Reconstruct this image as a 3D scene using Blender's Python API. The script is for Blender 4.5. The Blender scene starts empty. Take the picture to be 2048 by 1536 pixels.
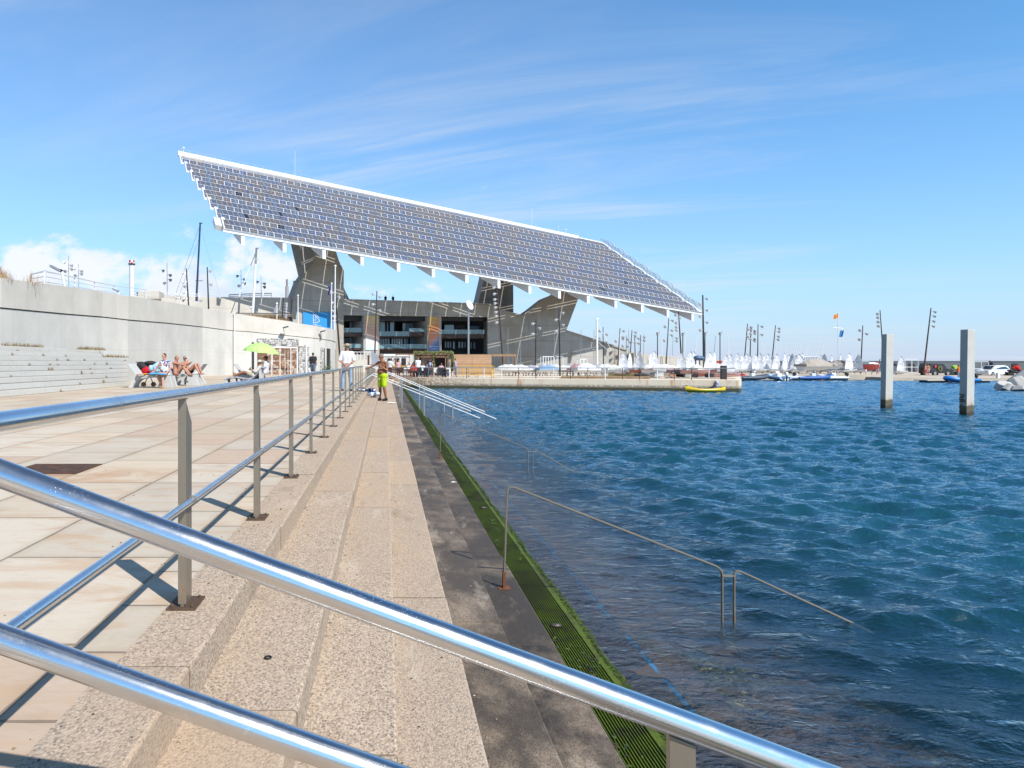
import bpy, math, random
import numpy as np
from mathutils import Vector, Matrix
R = math.radians
C = bpy.context.scene.collection
scene = bpy.context.scene

# ---------------------------------------------------------------- camera
EYE = 2.2            # metres above the water (water level is z = 0)
F = 1420.0           # focal length in pixels of the 2048 px wide photograph
CX, CY = 773.0, 725.0
cam_d = bpy.data.cameras.new('camera'); cam = bpy.data.objects.new('camera', cam_d); C.objects.link(cam)
cam.location = (0, 0, EYE); cam.rotation_euler = (R(90), 0, 0)
cam_d.sensor_width = 36.0; cam_d.lens = F/2048*36.0
cam_d.shift_x = (1024-CX)/2048; cam_d.shift_y = -(768-CY)/2048
cam_d.clip_start = 0.05; cam_d.clip_end = 20000
scene.camera = cam

# ---------------------------------------------------------------- light
SUN = Vector((0.63, -0.81, 1.0)).normalized()          # direction towards the sun
EL = math.asin(SUN.z); AZ = math.atan2(SUN.x, SUN.y)   # azimuth clockwise from +Y
sun_d = bpy.data.lights.new('sun', 'SUN'); sun_d.energy = 5.0; sun_d.angle = R(0.5); sun_d.color = (1.0, .955, .89)
sun = bpy.data.objects.new('sun', sun_d); C.objects.link(sun)
sun.rotation_euler = (-SUN).to_track_quat('-Z', 'Y').to_euler(); sun.location = (30, -30, 60)
scene.view_settings.view_transform = 'Standard'; scene.view_settings.look = 'None'
scene.view_settings.gamma = 1.0; scene.view_settings.use_curve_mapping = False
scene.view_settings.exposure = 0.52
scene.cycles.max_bounces = 8; scene.cycles.transparent_max_bounces = 12
scene.cycles.caustics_reflective = False; scene.cycles.caustics_refractive = False
scene.cycles.sample_clamp_indirect = 6.0

class NT:
    """small helper to write node trees"""
    def __init__(s, tree): s.t = tree; s.n = tree.nodes; s.l = tree.links
    def node(s, kind, **kw):
        n = s.n.new(kind)
        for k, v in kw.items(): setattr(n, k, v)
        return n
    def put(s, sock, v):
        if isinstance(v, bpy.types.NodeSocket): s.l.new(v, sock)
        elif v is not None:
            if hasattr(sock, 'default_value'):
                dv = sock.default_value
                if hasattr(dv, '__len__'):
                    if not hasattr(v, '__len__'): v = (v,)*len(dv)
                    if len(dv) == 4 and len(v) == 3: v = (*v, 1)
                sock.default_value = v
    def math(s, op, a, b=None, c=None, clamp=False):
        n = s.node('ShaderNodeMath', operation=op, use_clamp=clamp)
        s.put(n.inputs[0], a); s.put(n.inputs[1], b); s.put(n.inputs[2], c); return n.outputs[0]
    def vmath(s, op, a, b=None):
        n = s.node('ShaderNodeVectorMath', operation=op); s.put(n.inputs[0], a)
        if b is not None: s.put(n.inputs[3 if op == 'SCALE' else 1], b)
        return n.outputs[0]
    def mix(s, f, a, b, blend='MIX'):
        n = s.node('ShaderNodeMix', data_type='RGBA', blend_type=blend)
        s.put(n.inputs[0], f); s.put(n.inputs[6], a); s.put(n.inputs[7], b); return n.outputs[2]
    def ramp(s, f, stops, interp='LINEAR'):
        n = s.node('ShaderNodeValToRGB'); cr = n.color_ramp; cr.interpolation = interp
        while len(cr.elements) < len(stops): cr.elements.new(0.5)
        for e, (p, c) in zip(cr.elements, stops):
            e.position = p; e.color = (*c, 1) if hasattr(c, '__len__') else (c, c, c, 1)
        s.put(n.inputs[0], f); return n.outputs[0]
    def coord(s, which='Object'): return s.node('ShaderNodeTexCoord').outputs[which]
    def pos(s): return s.node('ShaderNodeNewGeometry').outputs['Position']
    def mapv(s, v, scale=(1, 1, 1), loc=(0, 0, 0), rot=(0, 0, 0)):
        n = s.node('ShaderNodeMapping'); s.put(n.inputs[0], v)
        n.inputs['Scale'].default_value = scale; n.inputs['Location'].default_value = loc; n.inputs['Rotation'].default_value = rot
        return n.outputs[0]
    def noise(s, v, scale=5, detail=3, rough=.55, dist=0):
        n = s.node('ShaderNodeTexNoise'); s.put(n.inputs['Vector'], v); s.put(n.inputs['Scale'], scale)
        s.put(n.inputs['Detail'], detail); s.put(n.inputs['Roughness'], rough); s.put(n.inputs['Distortion'], dist)
        return n.outputs['Fac']
    def voro(s, v, scale=5, feature='F1', out='Distance', rnd=1.0):
        n = s.node('ShaderNodeTexVoronoi', feature=feature); s.put(n.inputs['Vector'], v); s.put(n.inputs['Scale'], scale)
        n.inputs['Randomness'].default_value = rnd
        return n.outputs[out]
    def white(s, v, out='Value'):
        n = s.node('ShaderNodeTexWhiteNoise', noise_dimensions='3D'); s.put(n.inputs['Vector'], v); return n.outputs[out]
    def xyz(s, v):
        n = s.node('ShaderNodeSeparateXYZ'); s.put(n.inputs[0], v); return n.outputs
    def comb(s, x=0, y=0, z=0):
        n = s.node('ShaderNodeCombineXYZ'); s.put(n.inputs[0], x); s.put(n.inputs[1], y); s.put(n.inputs[2], z); return n.outputs[0]
    def step(s, v, a, b):   # smooth step, 0 below a, 1 above b
        n = s.node('ShaderNodeMapRange', interpolation_type='SMOOTHSTEP'); s.put(n.inputs[0], v)
        s.put(n.inputs[1], a); s.put(n.inputs[2], b); return n.outputs[0]
    def bump(s, h, strength=.3, dist=.01, normal=None):
        n = s.node('ShaderNodeBump'); s.put(n.inputs['Strength'], strength); s.put(n.inputs['Distance'], dist); s.put(n.inputs['Height'], h)
        if normal is not None: s.put(n.inputs['Normal'], normal)
        return n.outputs[0]

# ---------------------------------------------------------------- world: sky with thin cirrus and a bank of cumulus
world = bpy.data.worlds.new('World'); scene.world = world; world.use_nodes = True
w = NT(world.node_tree); w.n.clear()
sky = w.node('ShaderNodeTexSky', sky_type='NISHITA', sun_disc=False, sun_elevation=EL, sun_rotation=AZ,
             air_density=1.0, dust_density=0.35, ozone_density=2.2, altitude=0)
d = w.vmath('NORMALIZE', w.coord('Generated'))
dx, dy, dz = w.xyz(d)
hs = w.node('ShaderNodeHueSaturation'); hs.inputs['Saturation'].default_value = 1.0; hs.inputs['Value'].default_value = 1.0
w.put(hs.inputs['Color'], sky.outputs[0])
# aerial milkiness that thins out towards the right hand (seaward) sky
dzc = w.math('MAXIMUM', dz, 0.0)
rr = w.math('POWER', w.math('SUBTRACT', 1.0, dzc, clamp=True), 7.0)
azl = w.step(w.math('SUBTRACT', dx, w.math('MULTIPLY', dy, .35)), .55, -.75)
milk = w.math('MULTIPLY', rr, .86)
milk = w.math('ADD', milk, w.math('MULTIPLY', azl, .15), clamp=True)
azure = w.mix(1.0, hs.outputs[0], (1.02, 1.90, 2.36), 'MULTIPLY')
dim = w.math('SUBTRACT', 1.0, w.math('MULTIPLY', w.step(dz, .42, .85), .55)); azure = w.mix(1.0, azure, w.comb(dim, dim, dim), 'MULTIPLY')
base = w.mix(milk, azure, (6.9, 7.5, 10.0))
base = w.mix(w.math('MULTIPLY', w.step(dz, .5, -.02), .0), base, base)
# cirrus on a high flat layer
den = w.math('ADD', dzc, 0.10)
cu = w.math('DIVIDE', dx, den); cv = w.math('DIVIDE', dy, den)
cvv = w.comb(cu, cv, 0)
c1 = w.noise(w.mapv(w.mapv(cvv, rot=(0, 0, R(24))), (.34, 1.5, 1), (3.3, 1.1, 0)), 1.25, 9, .62, .8)
c2 = w.noise(w.mapv(cvv, (.5, .7, 1), (7.3, 4.1, 0), (0, 0, R(28))), .55, 3, .5, .3)
cir = w.math('MULTIPLY', w.step(c1, .42, .76), w.step(c2, .38, .62))
cir = w.math('MULTIPLY', cir, .58, clamp=True)
base = w.mix(cir, base, (8.6, 9.2, 9.9))
# cumulus bank low over the land on the left
az = w.math('DIVIDE', dx, w.math('MAXIMUM', dy, .05)); ev = w.math('DIVIDE', dz, w.math('MAXIMUM', dy, .05))
cvec = w.comb(w.math('MULTIPLY', az, 1.0), w.math('MULTIPLY', ev, 1.5), 3.7)
n1 = w.noise(cvec, 10.5, 9, .56, .12)
n2 = w.noise(w.mapv(cvec, loc=(3, 1, 2)), 2.4, 2, .5)
top = w.math('MULTIPLY', w.step(ev, .215, .10), w.step(ev, .015, .10))
side = w.step(az, .12, -.32)
den2 = w.math('ADD', w.math('MULTIPLY', top, w.math('ADD', w.math('MULTIPLY', side, .44), .13)), w.math('MULTIPLY', w.math('SUBTRACT', n1, .5), 1.25))
den2 = w.math('ADD', den2, w.math('MULTIPLY', w.math('SUBTRACT', n2, .5), .9))
cum = w.math('MULTIPLY', w.step(den2, .22, .40), w.step(ev, .30, .2))
cum = w.math('MULTIPLY', cum, w.step(az, .48, .1))
cum = w.math('MULTIPLY', cum, w.step(ev, .0, .09))
shade = w.noise(w.mapv(cvec, loc=(.015, .03, 0)), 10.5, 7, .55)
ccol = w.mix(w.step(w.math('ADD', shade, w.math('MULTIPLY', ev, 1.2)), .38, .72), (7.8, 8.8, 10.4), (11.0, 11.1, 11.4))
base = w.mix(w.math('MULTIPLY', cum, .88), base, ccol)
bg = w.node('ShaderNodeBackground'); w.put(bg.inputs[0], base); bg.inputs[1].default_value = 0.0625
w.l.new(bg.outputs[0], w.node('ShaderNodeOutputWorld').inputs[0])

# ---------------------------------------------------------------- helpers
def P(px, py, Y): return Vector(((px-CX)/F*Y, Y, EYE-(py-CY)/F*Y))      # sight line through a photo pixel, at distance Y
def G(px, py, z):                                                       # where it meets the level z
    Y = (EYE-z)*F/(py-CY); return Vector(((px-CX)/F*Y, Y, z))

class MB:
    def __init__(s): s.v = []; s.f = []; s.uv = []; s.m = []; s.mi = 0
    def add(s, vs, fs, uvs=None):
        o = len(s.v); s.v += [tuple(v) for v in vs]
        for i, f in enumerate(fs):
            s.f.append(tuple(o+k for k in f)); s.uv.append(uvs[i] if uvs else None); s.m.append(s.mi)
        return s
    def mat(s, i): s.mi = i; return s
    def box(s, c, size, rot=None):
        hx, hy, hz = size[0]/2, size[1]/2, size[2]/2
        vs = [Vector((x*hx, y*hy, z*hz)) for z in (-1, 1) for y in (-1, 1) for x in (-1, 1)]
        if rot is not None:
            M = rot if isinstance(rot, Matrix) else Matrix.Rotation(rot, 3, 'Z')
            vs = [M @ v for v in vs]
        c = Vector(c)
        return s.add([v+c for v in vs], [(0, 2, 3, 1), (4, 5, 7, 6), (0, 1, 5, 4), (2, 6, 7, 3), (0, 4, 6, 2), (1, 3, 7, 5)])
    def b2(s, p0, p1): return s.box([(a+b)/2 for a, b in zip(p0, p1)], [abs(b-a) for a, b in zip(p0, p1)])
    def hexa(s, q0, q1):          # two matching loops joined
        n = len(q0); vs = list(q0)+list(q1)
        fs = [tuple(range(n))[::-1], tuple(range(n, 2*n))]+[(i, (i+1) % n, n+(i+1) % n, n+i) for i in range(n)]
        return s.add(vs, fs)
    def prism(s, pts, vec):
        vec = Vector(vec); pts = [Vector(p) for p in pts]
        return s.hexa(pts, [p+vec for p in pts])
    def tube(s, path, r, seg=10, caps=True, up=None, flat=None):
        path = [Vector(p) for p in path]; n = len(path)
        rs = r if isinstance(r, (list, tuple)) else [r]*n
        vs = []; prev = None
        for i, p in enumerate(path):
            t = (path[min(i+1, n-1)]-path[max(i-1, 0)]).normalized()
            ref = prev if prev is not None else (Vector(up) if up else (Vector((0, 0, 1)) if abs(t.z) < .9 else Vector((0, 1, 0))))
            a = (ref-t*ref.dot(t)).normalized(); b = t.cross(a); prev = a
            for k in range(seg):
                an = 2*math.pi*(k+.5)/seg
                fa, fb = flat if flat else (1, 1)
                vs.append(p+(a*math.cos(an)*fa+b*math.sin(an)*fb)*rs[i])
        fs = [(i*seg+k, i*seg+(k+1) % seg, (i+1)*seg+(k+1) % seg, (i+1)*seg+k) for i in range(n-1) for k in range(seg)]
        if caps: fs += [tuple(range(seg))[::-1], tuple((n-1)*seg+k for k in range(seg))]
        return s.add(vs, fs)
    def lathe(s, prof, c=(0, 0, 0), seg=16, axis=None):
        M = axis if axis else Matrix.Identity(3); c = Vector(c); n = len(prof)
        vs = [c+M @ Vector((r*math.cos(2*math.pi*k/seg), r*math.sin(2*math.pi*k/seg), z)) for r, z in prof for k in range(seg)]
        fs = [(i*seg+k, i*seg+(k+1) % seg, (i+1)*seg+(k+1) % seg, (i+1)*seg+k) for i in range(n-1) for k in range(seg)]
        fs += [tuple(range(seg))[::-1], tuple((n-1)*seg+k for k in range(seg))]
        return s.add(vs, fs)
    def ball(s, c, r, seg=12, rings=8, rot=None):
        if not hasattr(r, '__len__'): r = (r, r, r)
        c = Vector(c); vs = [Vector((0, 0, -1))]; fs = []
        for i in range(1, rings):
            ph = math.pi*i/rings-math.pi/2
            for k in range(seg): vs.append(Vector((math.cos(ph)*math.cos(2*math.pi*k/seg), math.cos(ph)*math.sin(2*math.pi*k/seg), math.sin(ph))))
        vs.append(Vector((0, 0, 1))); L = len(vs)-1
        for k in range(seg):
            fs.append((0, 1+(k+1) % seg, 1+k)); fs.append((L, L-seg+k, L-seg+(k+1) % seg))
        for i in range(rings-2):
            for k in range(seg):
                a = 1+i*seg; fs.append((a+k, a+(k+1) % seg, a+seg+(k+1) % seg, a+seg+k))
        vs = [Vector((v.x*r[0], v.y*r[1], v.z*r[2])) for v in vs]
        if rot is not None: vs = [rot @ v for v in vs]
        return s.add([v+c for v in vs], fs)
    def limb(s, a, b, ra, rb, seg=12):   # tapered capsule
        a = Vector(a); b = Vector(b); dd = b-a; L = max(dd.length, 1e-5)
        q = dd.to_track_quat('Z', 'Y').to_matrix()
        prof = [(1e-4, -ra)]+[(ra*math.cos(t), ra*math.sin(t)) for t in (-1.1, -.55, 0)]+[(rb*math.cos(t), L+rb*math.sin(t)) for t in (0, .55, 1.1)]+[(1e-4, L+rb)]
        return s.lathe(prof, a, seg, q)
    def build(s, name, m, parent=None, smooth=False, bevel=0, loc=None):
        me = bpy.data.meshes.new(name); me.from_pydata(s.v, [], s.f); me.update()
        for mm in (m if isinstance(m, (list, tuple)) else [m]): me.materials.append(mm)
        me.polygons.foreach_set('material_index', s.m)
        if any(u is not None for u in s.uv):
            uvl = me.uv_layers.new(name='UVMap'); k = 0
            for fi, f in enumerate(s.f):
                u = s.uv[fi]
                for j in range(len(f)):
                    if u: uvl.data[k].uv = u[j]
                    k += 1
        if smooth: me.polygons.foreach_set('use_smooth', [True]*len(s.f))
        if smooth == 'auto':
            try: me.set_sharp_from_angle(angle=R(35))
            except Exception: pass
        o = bpy.data.objects.new(name, me); C.objects.link(o)
        if parent: o.parent = parent
        if loc: o.location = loc
        if bevel:
            b = o.modifiers.new('bevel', 'BEVEL'); b.width = bevel; b.segments = 2; b.limit_method = 'ANGLE'
        return o

def tag(o, label=None, cat=None, group=None, kind=None):
    if label: o['label'] = label
    if cat: o['category'] = cat
    if group: o['group'] = group
    if kind: o['kind'] = kind
    return o
def thing(name, label, cat, group=None, loc=(0, 0, 0), rz=0):
    o = bpy.data.objects.new(name, None); C.objects.link(o); o.location = loc; o.rotation_euler = (0, 0, rz); o.empty_display_size = .2
    return tag(o, label, cat, group)
def copy_tree(o, parent=None):
    c = o.copy(); C.objects.link(c); c.parent = parent
    for ch in list(o.children): copy_tree(ch, c)
    return c
ORD = 'first second third fourth fifth sixth seventh eighth ninth tenth eleventh twelfth thirteenth fourteenth fifteenth sixteenth seventeenth eighteenth nineteenth twentieth'.split()
ORD += ['twenty-'+o for o in ORD[:9]]+['thirtieth']+['thirty-'+o for o in ORD[:9]]+['fortieth']+['forty-'+o for o in ORD[:9]]
def srgb(h):
    h = h.lstrip('#'); v = [int(h[i:i+2], 16)/255 for i in (0, 2, 4)]
    return tuple(x/12.92 if x <= .04045 else ((x+.055)/1.055)**2.4 for x in v)

# ---------------------------------------------------------------- materials
def mat(name, fn):
    m = bpy.data.materials.new(name); m.use_nodes = True; t = NT(m.node_tree)
    bs = t.n['Principled BSDF']; fn(t, bs); return m
def plain(name, col, rough=.6, metal=0, var=.12, scale=6, spec=.5, bump=0, alpha=None, coat=0, grime=0):
    """paint, cloth, plastic ... with a little uneven wear"""
    def fn(t, b):
        v = t.coord('Object')
        n = t.noise(v, scale, 4, .6)
        f = t.math('ADD', 1-var/2, t.math('MULTIPLY', t.math('SUBTRACT', n, .5), var*2))
        col_ = t.mix(1.0, col, t.comb(f, f, f), 'MULTIPLY')
        if grime:
            g = t.step(t.noise(v, scale*.6, 6, .7), .5, .75)
            col_ = t.mix(t.math('MULTIPLY', g, grime), col_, (.12, .08, .05))
        t.put(b.inputs['Base Color'], col_)
        t.put(b.inputs['Roughness'], t.math('ADD', rough, t.math('MULTIPLY', t.math('SUBTRACT', n, .5), .2), clamp=True))
        b.inputs['Metallic'].default_value = metal; b.inputs['Specular IOR Level'].default_value = spec
        if coat: b.inputs['Coat Weight'].default_value = coat; b.inputs['Coat Roughness'].default_value = .05
        if alpha is not None: b.inputs['Alpha'].default_value = alpha
        if bump: t.put(b.inputs['Normal'], t.bump(t.noise(v, scale*8, 3), bump, .005))
    return mat(name, fn)

def concrete(name, col, joint_u=None, joints_v=(), streak=.5, scale=1.0, dark=(.16, .15, .13), holes=False, rust=0, board=0, tint2=None):
    """cast concrete: cloudy patches, run-off streaks, joints from UV (u metres, v 0..1)"""
    def fn(t, b):
        v = t.mapv(t.pos(), (scale, scale, scale))
        uv = t.coord('UV'); x, y, _ = t.xyz(uv)
        n = t.noise(v, .35, 6, .62); n2 = t.noise(v, 3.5, 5, .6); n3 = t.noise(v, 40, 2, .5)
        st = t.noise(t.mapv(v, (2.6, 2.6, .11)), 1.6, 6, .68)
        c = t.mix(t.step(n, .25, .75), tuple(k*.86 for k in col), tuple(min(1, k*1.10) for k in col))
        if tint2: c = t.mix(t.math('MULTIPLY', t.step(t.noise(v, .16, 4, .6), .42, .62), .8), c, tint2)
        c = t.mix(t.math('MULTIPLY', t.step(st, .54, .78), streak), c, dark)
        c = t.mix(t.math('MULTIPLY', t.step(n2, .60, .78), .22), c, dark)
        c = t.mix(t.math('MULTIPLY', t.math('SUBTRACT', n3, .5), .25), c, (1, 1, 1))
        h = n2
        if rust:
            rs = t.noise(t.mapv(v, (1.2, 1.2, .10)), 1.3, 5, .7)
            c = t.mix(t.math('MULTIPLY', t.step(rs, .62, .78), rust), c, (.32, .13, .035))
        if board:
            pz = t.xyz(t.pos())[2]
            fr = t.math('FRACT', t.math('MULTIPLY', pz, board)); ln = t.math('LESS_THAN', fr, .05)
            c = t.mix(t.math('MULTIPLY', ln, .35), c, dark)
            cell = t.white(t.comb(t.math('FLOOR', t.math('MULTIPLY', x, .28)), t.math('FLOOR', t.math('MULTIPLY', pz, board)), 0))
            c = t.mix(t.math('MULTIPLY', cell, .16), c, dark)
        if joint_u:
            fr = t.math('ABSOLUTE', t.math('SUBTRACT', t.math('FRACT', t.math('DIVIDE', x, joint_u)), .5))
            ln = t.math('LESS_THAN', fr, .022/joint_u)
            c = t.mix(t.math('MULTIPLY', ln, .5), c, dark)
            cell = t.white(t.comb(t.math('FLOOR', t.math('ADD', t.math('DIVIDE', x, joint_u), .5)), t.math('FLOOR', t.math('MULTIPLY', y, 3)), 0))
            c = t.mix(t.math('MULTIPLY', cell, .10), c, dark)
            if holes:
                hx = t.math('ABSOLUTE', t.math('SUBTRACT', t.math('FRACT', t.math('DIVIDE', x, joint_u/2)), .35))
                hy = t.math('ABSOLUTE', t.math('SUBTRACT', t.math('FRACT', t.math('MULTIPLY', y, 3)), .3))
                hh = t.math('LESS_THAN', t.math('ADD', t.math('MULTIPLY', t.math('POWER', hx, 2), joint_u*joint_u/4), t.math('MULTIPLY', t.math('POWER', hy, 2), 2.6)), .0012)
                c = t.mix(t.math('MULTIPLY', hh, .7), c, dark)
        for jv in joints_v:
            ln = t.math('LESS_THAN', t.math('ABSOLUTE', t.math('SUBTRACT', y, jv)), .004)
            c = t.mix(t.math('MULTIPLY', ln, .5), c, dark)
        t.put(b.inputs['Base Color'], c); b.inputs['Roughness'].default_value = .85
        b.inputs['Specular IOR Level'].default_value = .3
        t.put(b.inputs['Normal'], t.bump(t.math('ADD', n2, t.math('MULTIPLY', n3, .5)), .25, .02))
    return mat(name, fn)

def steel_fn(rough=.13, col=(.74, .76, .78), spots=.8):
    def fn(t, b):
        v = t.pos()
        sp = t.voro(v, 260); spm = t.math('LESS_THAN', sp, t.math('MULTIPLY', t.step(t.noise(v, 9, 5, .7), .40, .80), .24))
        fine = t.noise(t.mapv(v, (60, 60, 60)), 6, 3, .6)
        sm = t.step(t.noise(v, 7, 5, .65), .42, .72)
        c = t.mix(t.math('MULTIPLY', spm, .45*spots), col, (.88, .91, .94))
        c = t.mix(t.math('MULTIPLY', sm, .22*spots), c, (.38, .35, .30))
        t.put(b.inputs['Base Color'], c)
        t.put(b.inputs['Metallic'], t.math('SUBTRACT', 1.0, t.math('MULTIPLY', spm, .7*spots)))
        r = t.math('ADD', t.math('ADD', rough-.03, t.math('MULTIPLY', sm, .12*spots)), t.math('MULTIPLY', fine, .06))
        t.put(b.inputs['Roughness'], t.math('ADD', r, t.math('MULTIPLY', spm, .35)))
        t.put(b.inputs['Normal'], t.bump(t.math('ADD', t.math('MULTIPLY', spm, .6), fine), .10, .0012))
    return fn
M = {}
M['steel'] = mat('polished_steel', steel_fn(.19))
def post_fn(t, b):
    steel_fn(.38, (.27, .235, .185), .5)(t, b)
    v = t.pos(); z = t.xyz(v)[2]
    ru = t.step(t.noise(t.mapv(v, (14, 14, 3)), 2, 5, .7), .50, .68)
    low = t.step(z, 1.42, 1.10)
    f = t.math('MULTIPLY', ru, t.math('ADD', .28, t.math('MULTIPLY', low, .6)), clamp=True)
    old = b.inputs['Base Color'].links[0].from_socket; om = b.inputs['Metallic'].links[0].from_socket
    t.put(b.inputs['Base Color'], t.mix(f, old, (.20, .095, .035)))
    t.put(b.inputs['Metallic'], t.math('MULTIPLY', om, t.math('SUBTRACT', .66, t.math('MULTIPLY', f, .6))))
M['post'] = mat('weathered_steel', post_fn)
M['plate'] = plain('rusty_plate', (.16, .10, .06), .7, .4, .5, 60)
M['rust'] = plain('rust', (.22, .075, .025), .9, 0, .6, 50, bump=.4)
M['white'] = plain('white_paint', (.80, .81, .82), .45, 0, .06, 2)
M['white_metal'] = plain('white_metal', (.82, .84, .86), .35, .1, .06, 2)
M['dark_pole'] = plain('dark_pole', (.045, .042, .045), .45, .4, .3, 3)
M['rust_pole'] = plain('brown_pole', (.075, .042, .032), .6, .2, .4, 3)
M['grey_metal'] = plain('grey_metal', (.42, .43, .44), .35, .6, .15, 3)
M['navy'] = plain('navy_paint', (.012, .022, .075), .3, 0, .1, 3, coat=.5)
M['black'] = plain('black_rubber', (.014, .014, .016), .55, 0, .3, 12)
M['glass_dark'] = plain('dark_glass', (.02, .03, .04), .06, 0, .1, 3, coat=1)
M['lens'] = plain('lamp_lens', (.75, .78, .82), .12, .3, .1, 4)
M['wood'] = plain('pale_wood', (.42, .25, .135), .75, 0, .45, 3)
M['yellow'] = plain('yellow_paint', (.75, .45, .04), .45, 0, .2, 4, grime=.3)
# ---------------------------------------------------------------- the promenade, its stepped edge, the sea
def slab_grid(t, x, y, roww, lens, seed):
    """rows of slabs along Y; returns (random per slab A, B, distance-to-joint mask)"""
    row = t.math('FLOOR', t.math('DIVIDE', x, roww))
    fx = t.math('FRACT', t.math('DIVIDE', x, roww))
    rr = t.white(t.comb(row, seed, 0)); ln = t.math('ADD', lens*.75, t.math('MULTIPLY', rr, lens*.6))
    yy = t.math('DIVIDE', t.math('ADD', y, t.math('MULTIPLY', rr, 17.3)), ln)
    cell = t.math('FLOOR', yy); fy = t.math('FRACT', yy)
    a = t.white(t.comb(row, cell, seed)); b_ = t.white(t.comb(row, cell, seed+9.1))
    ex = t.math('MULTIPLY', t.math('MINIMUM', fx, t.math('SUBTRACT', 1, fx)), roww)
    ey = t.math('MULTIPLY', t.math('MINIMUM', fy, t.math('SUBTRACT', 1, fy)), ln)
    return a, b_, t.math('MINIMUM', ex, ey), row, cell

def deck_fn(t, b):
    v = t.pos(); x, y, z = t.xyz(v)
    wob = t.math('MULTIPLY', t.math('SUBTRACT', t.noise(v, 1.3, 2), .5), .03)
    xs = t.math('ADD', x, wob)
    a1, b1, e1, r1, c1 = slab_grid(t, t.math('ADD', xs, 1.21), y, .93, 1.5, 3.0)
    a2, b2, e2, r2, c2 = slab_grid(t, t.math('ADD', xs, 1.21+.26*4), y, .26, .52, 8.0)
    edge = t.math('GREATER_THAN', xs, -1.21)
    A = t.mix(edge, a1, a2); B = t.mix(edge, b1, b2); E = t.mix(edge, e1, e2)
    A = t.xyz(A)[0]; B = t.xyz(B)[0]; E = t.xyz(E)[0]
    sw = t.vmath('ADD', v, t.comb(t.math('MULTIPLY', A, 31.0), t.math('MULTIPLY', B, 17.0), 0))
    vein = t.noise(t.mapv(sw, (.75, 2.2, 1)), 1.3, 7, .62, 1.3)
    fine = t.noise(t.mapv(sw, (1.5, 5.0, 1)), 9, 5, .65, .4)
    blot = t.noise(sw, 2.2, 4, .6)
    c = t.ramp(A, [(0, (.50, .42, .31)), (.18, (.57, .50, .39)), (.36, (.54, .49, .40)), (.52, (.62, .53, .40)), (.66, (.52, .40, .30)), (.76, (.63, .57, .47)), (.90, (.50, .46, .38)), (1, (.56, .40, .345))], 'CONSTANT')
    c = t.mix(t.math('MULTIPLY', t.step(vein, .48, .66), .62), c, (.50, .31, .16))
    c = t.mix(t.math('MULTIPLY', t.step(vein, .42, .22), .45), c, (.70, .68, .62))
    c = t.mix(t.math('MULTIPLY', t.step(blot, .58, .76), .28), c, (.40, .24, .21))
    c = t.mix(t.math('MULTIPLY', t.step(fine, .52, .72), .34), c, (.33, .25, .18))
    dirt = t.noise(v, .9, 6, .68)
    c = t.mix(t.math('MULTIPLY', t.step(dirt, .50, .70), .30), c, (.30, .235, .17))
    # rust that washed out of the iron cover
    dd = t.vmath('LENGTH', t.mapv(t.vmath('SUBTRACT', v, t.comb(-3.05, 6.95, 1.1)), (.75, 1.5, 1)))
    n = t.node('ShaderNodeVectorMath', operation='LENGTH'); t.put(n.inputs[0], t.mapv(t.vmath('SUBTRACT', v, t.comb(-3.05, 6.95, 1.1)), (.75, 1.5, 1)))
    ru = t.math('MULTIPLY', t.step(n.outputs['Value'], 1.1, .1), t.step(t.noise(v, 3.5, 5, .65), .30, .60))
    c = t.mix(t.math('MULTIPLY', ru, .75), c, (.42, .20, .07))
    c = t.mix(.20, c, (.66, .56, .45)); gum = t.math('MULTIPLY', t.step(t.voro(v, 2.6), .045, .03), .5); c = t.mix(gum, c, (.14, .12, .10)); c = t.mix(1.0, c, (.97, .945, .925), 'MULTIPLY')
    jw = t.math('ADD', .002, t.math('MULTIPLY', t.noise(v, 8, 4, .7), .012)); j = t.step(E, t.math('ADD', jw, .003), jw)
    c = t.mix(t.math('MULTIPLY', j, t.math('ADD', .35, t.math('MULTIPLY', dirt, .8))), c, (.13, .105, .08))
    near = t.step(E, .09, .0)
    c = t.mix(t.math('MULTIPLY', near, t.math('MULTIPLY', dirt, .45)), c, (.35, .25, .15))
    t.put(b.inputs['Base Color'], c); b.inputs['Specular IOR Level'].default_value = .35
    t.put(b.inputs['Roughness'], t.math('ADD', .55, t.math('MULTIPLY', fine, .3)))
    h = t.math('SUBTRACT', t.math('ADD', t.math('MULTIPLY', vein, .5), t.math('MULTIPLY', fine, .5)), t.math('MULTIPLY', j, 1.6))
    h = t.math('ADD', h, t.math('MULTIPLY', B, .35))
    t.put(b.inputs['Normal'], t.bump(h, .5, .006))
M['deck'] = mat('sandstone_paving', deck_fn)

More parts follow.
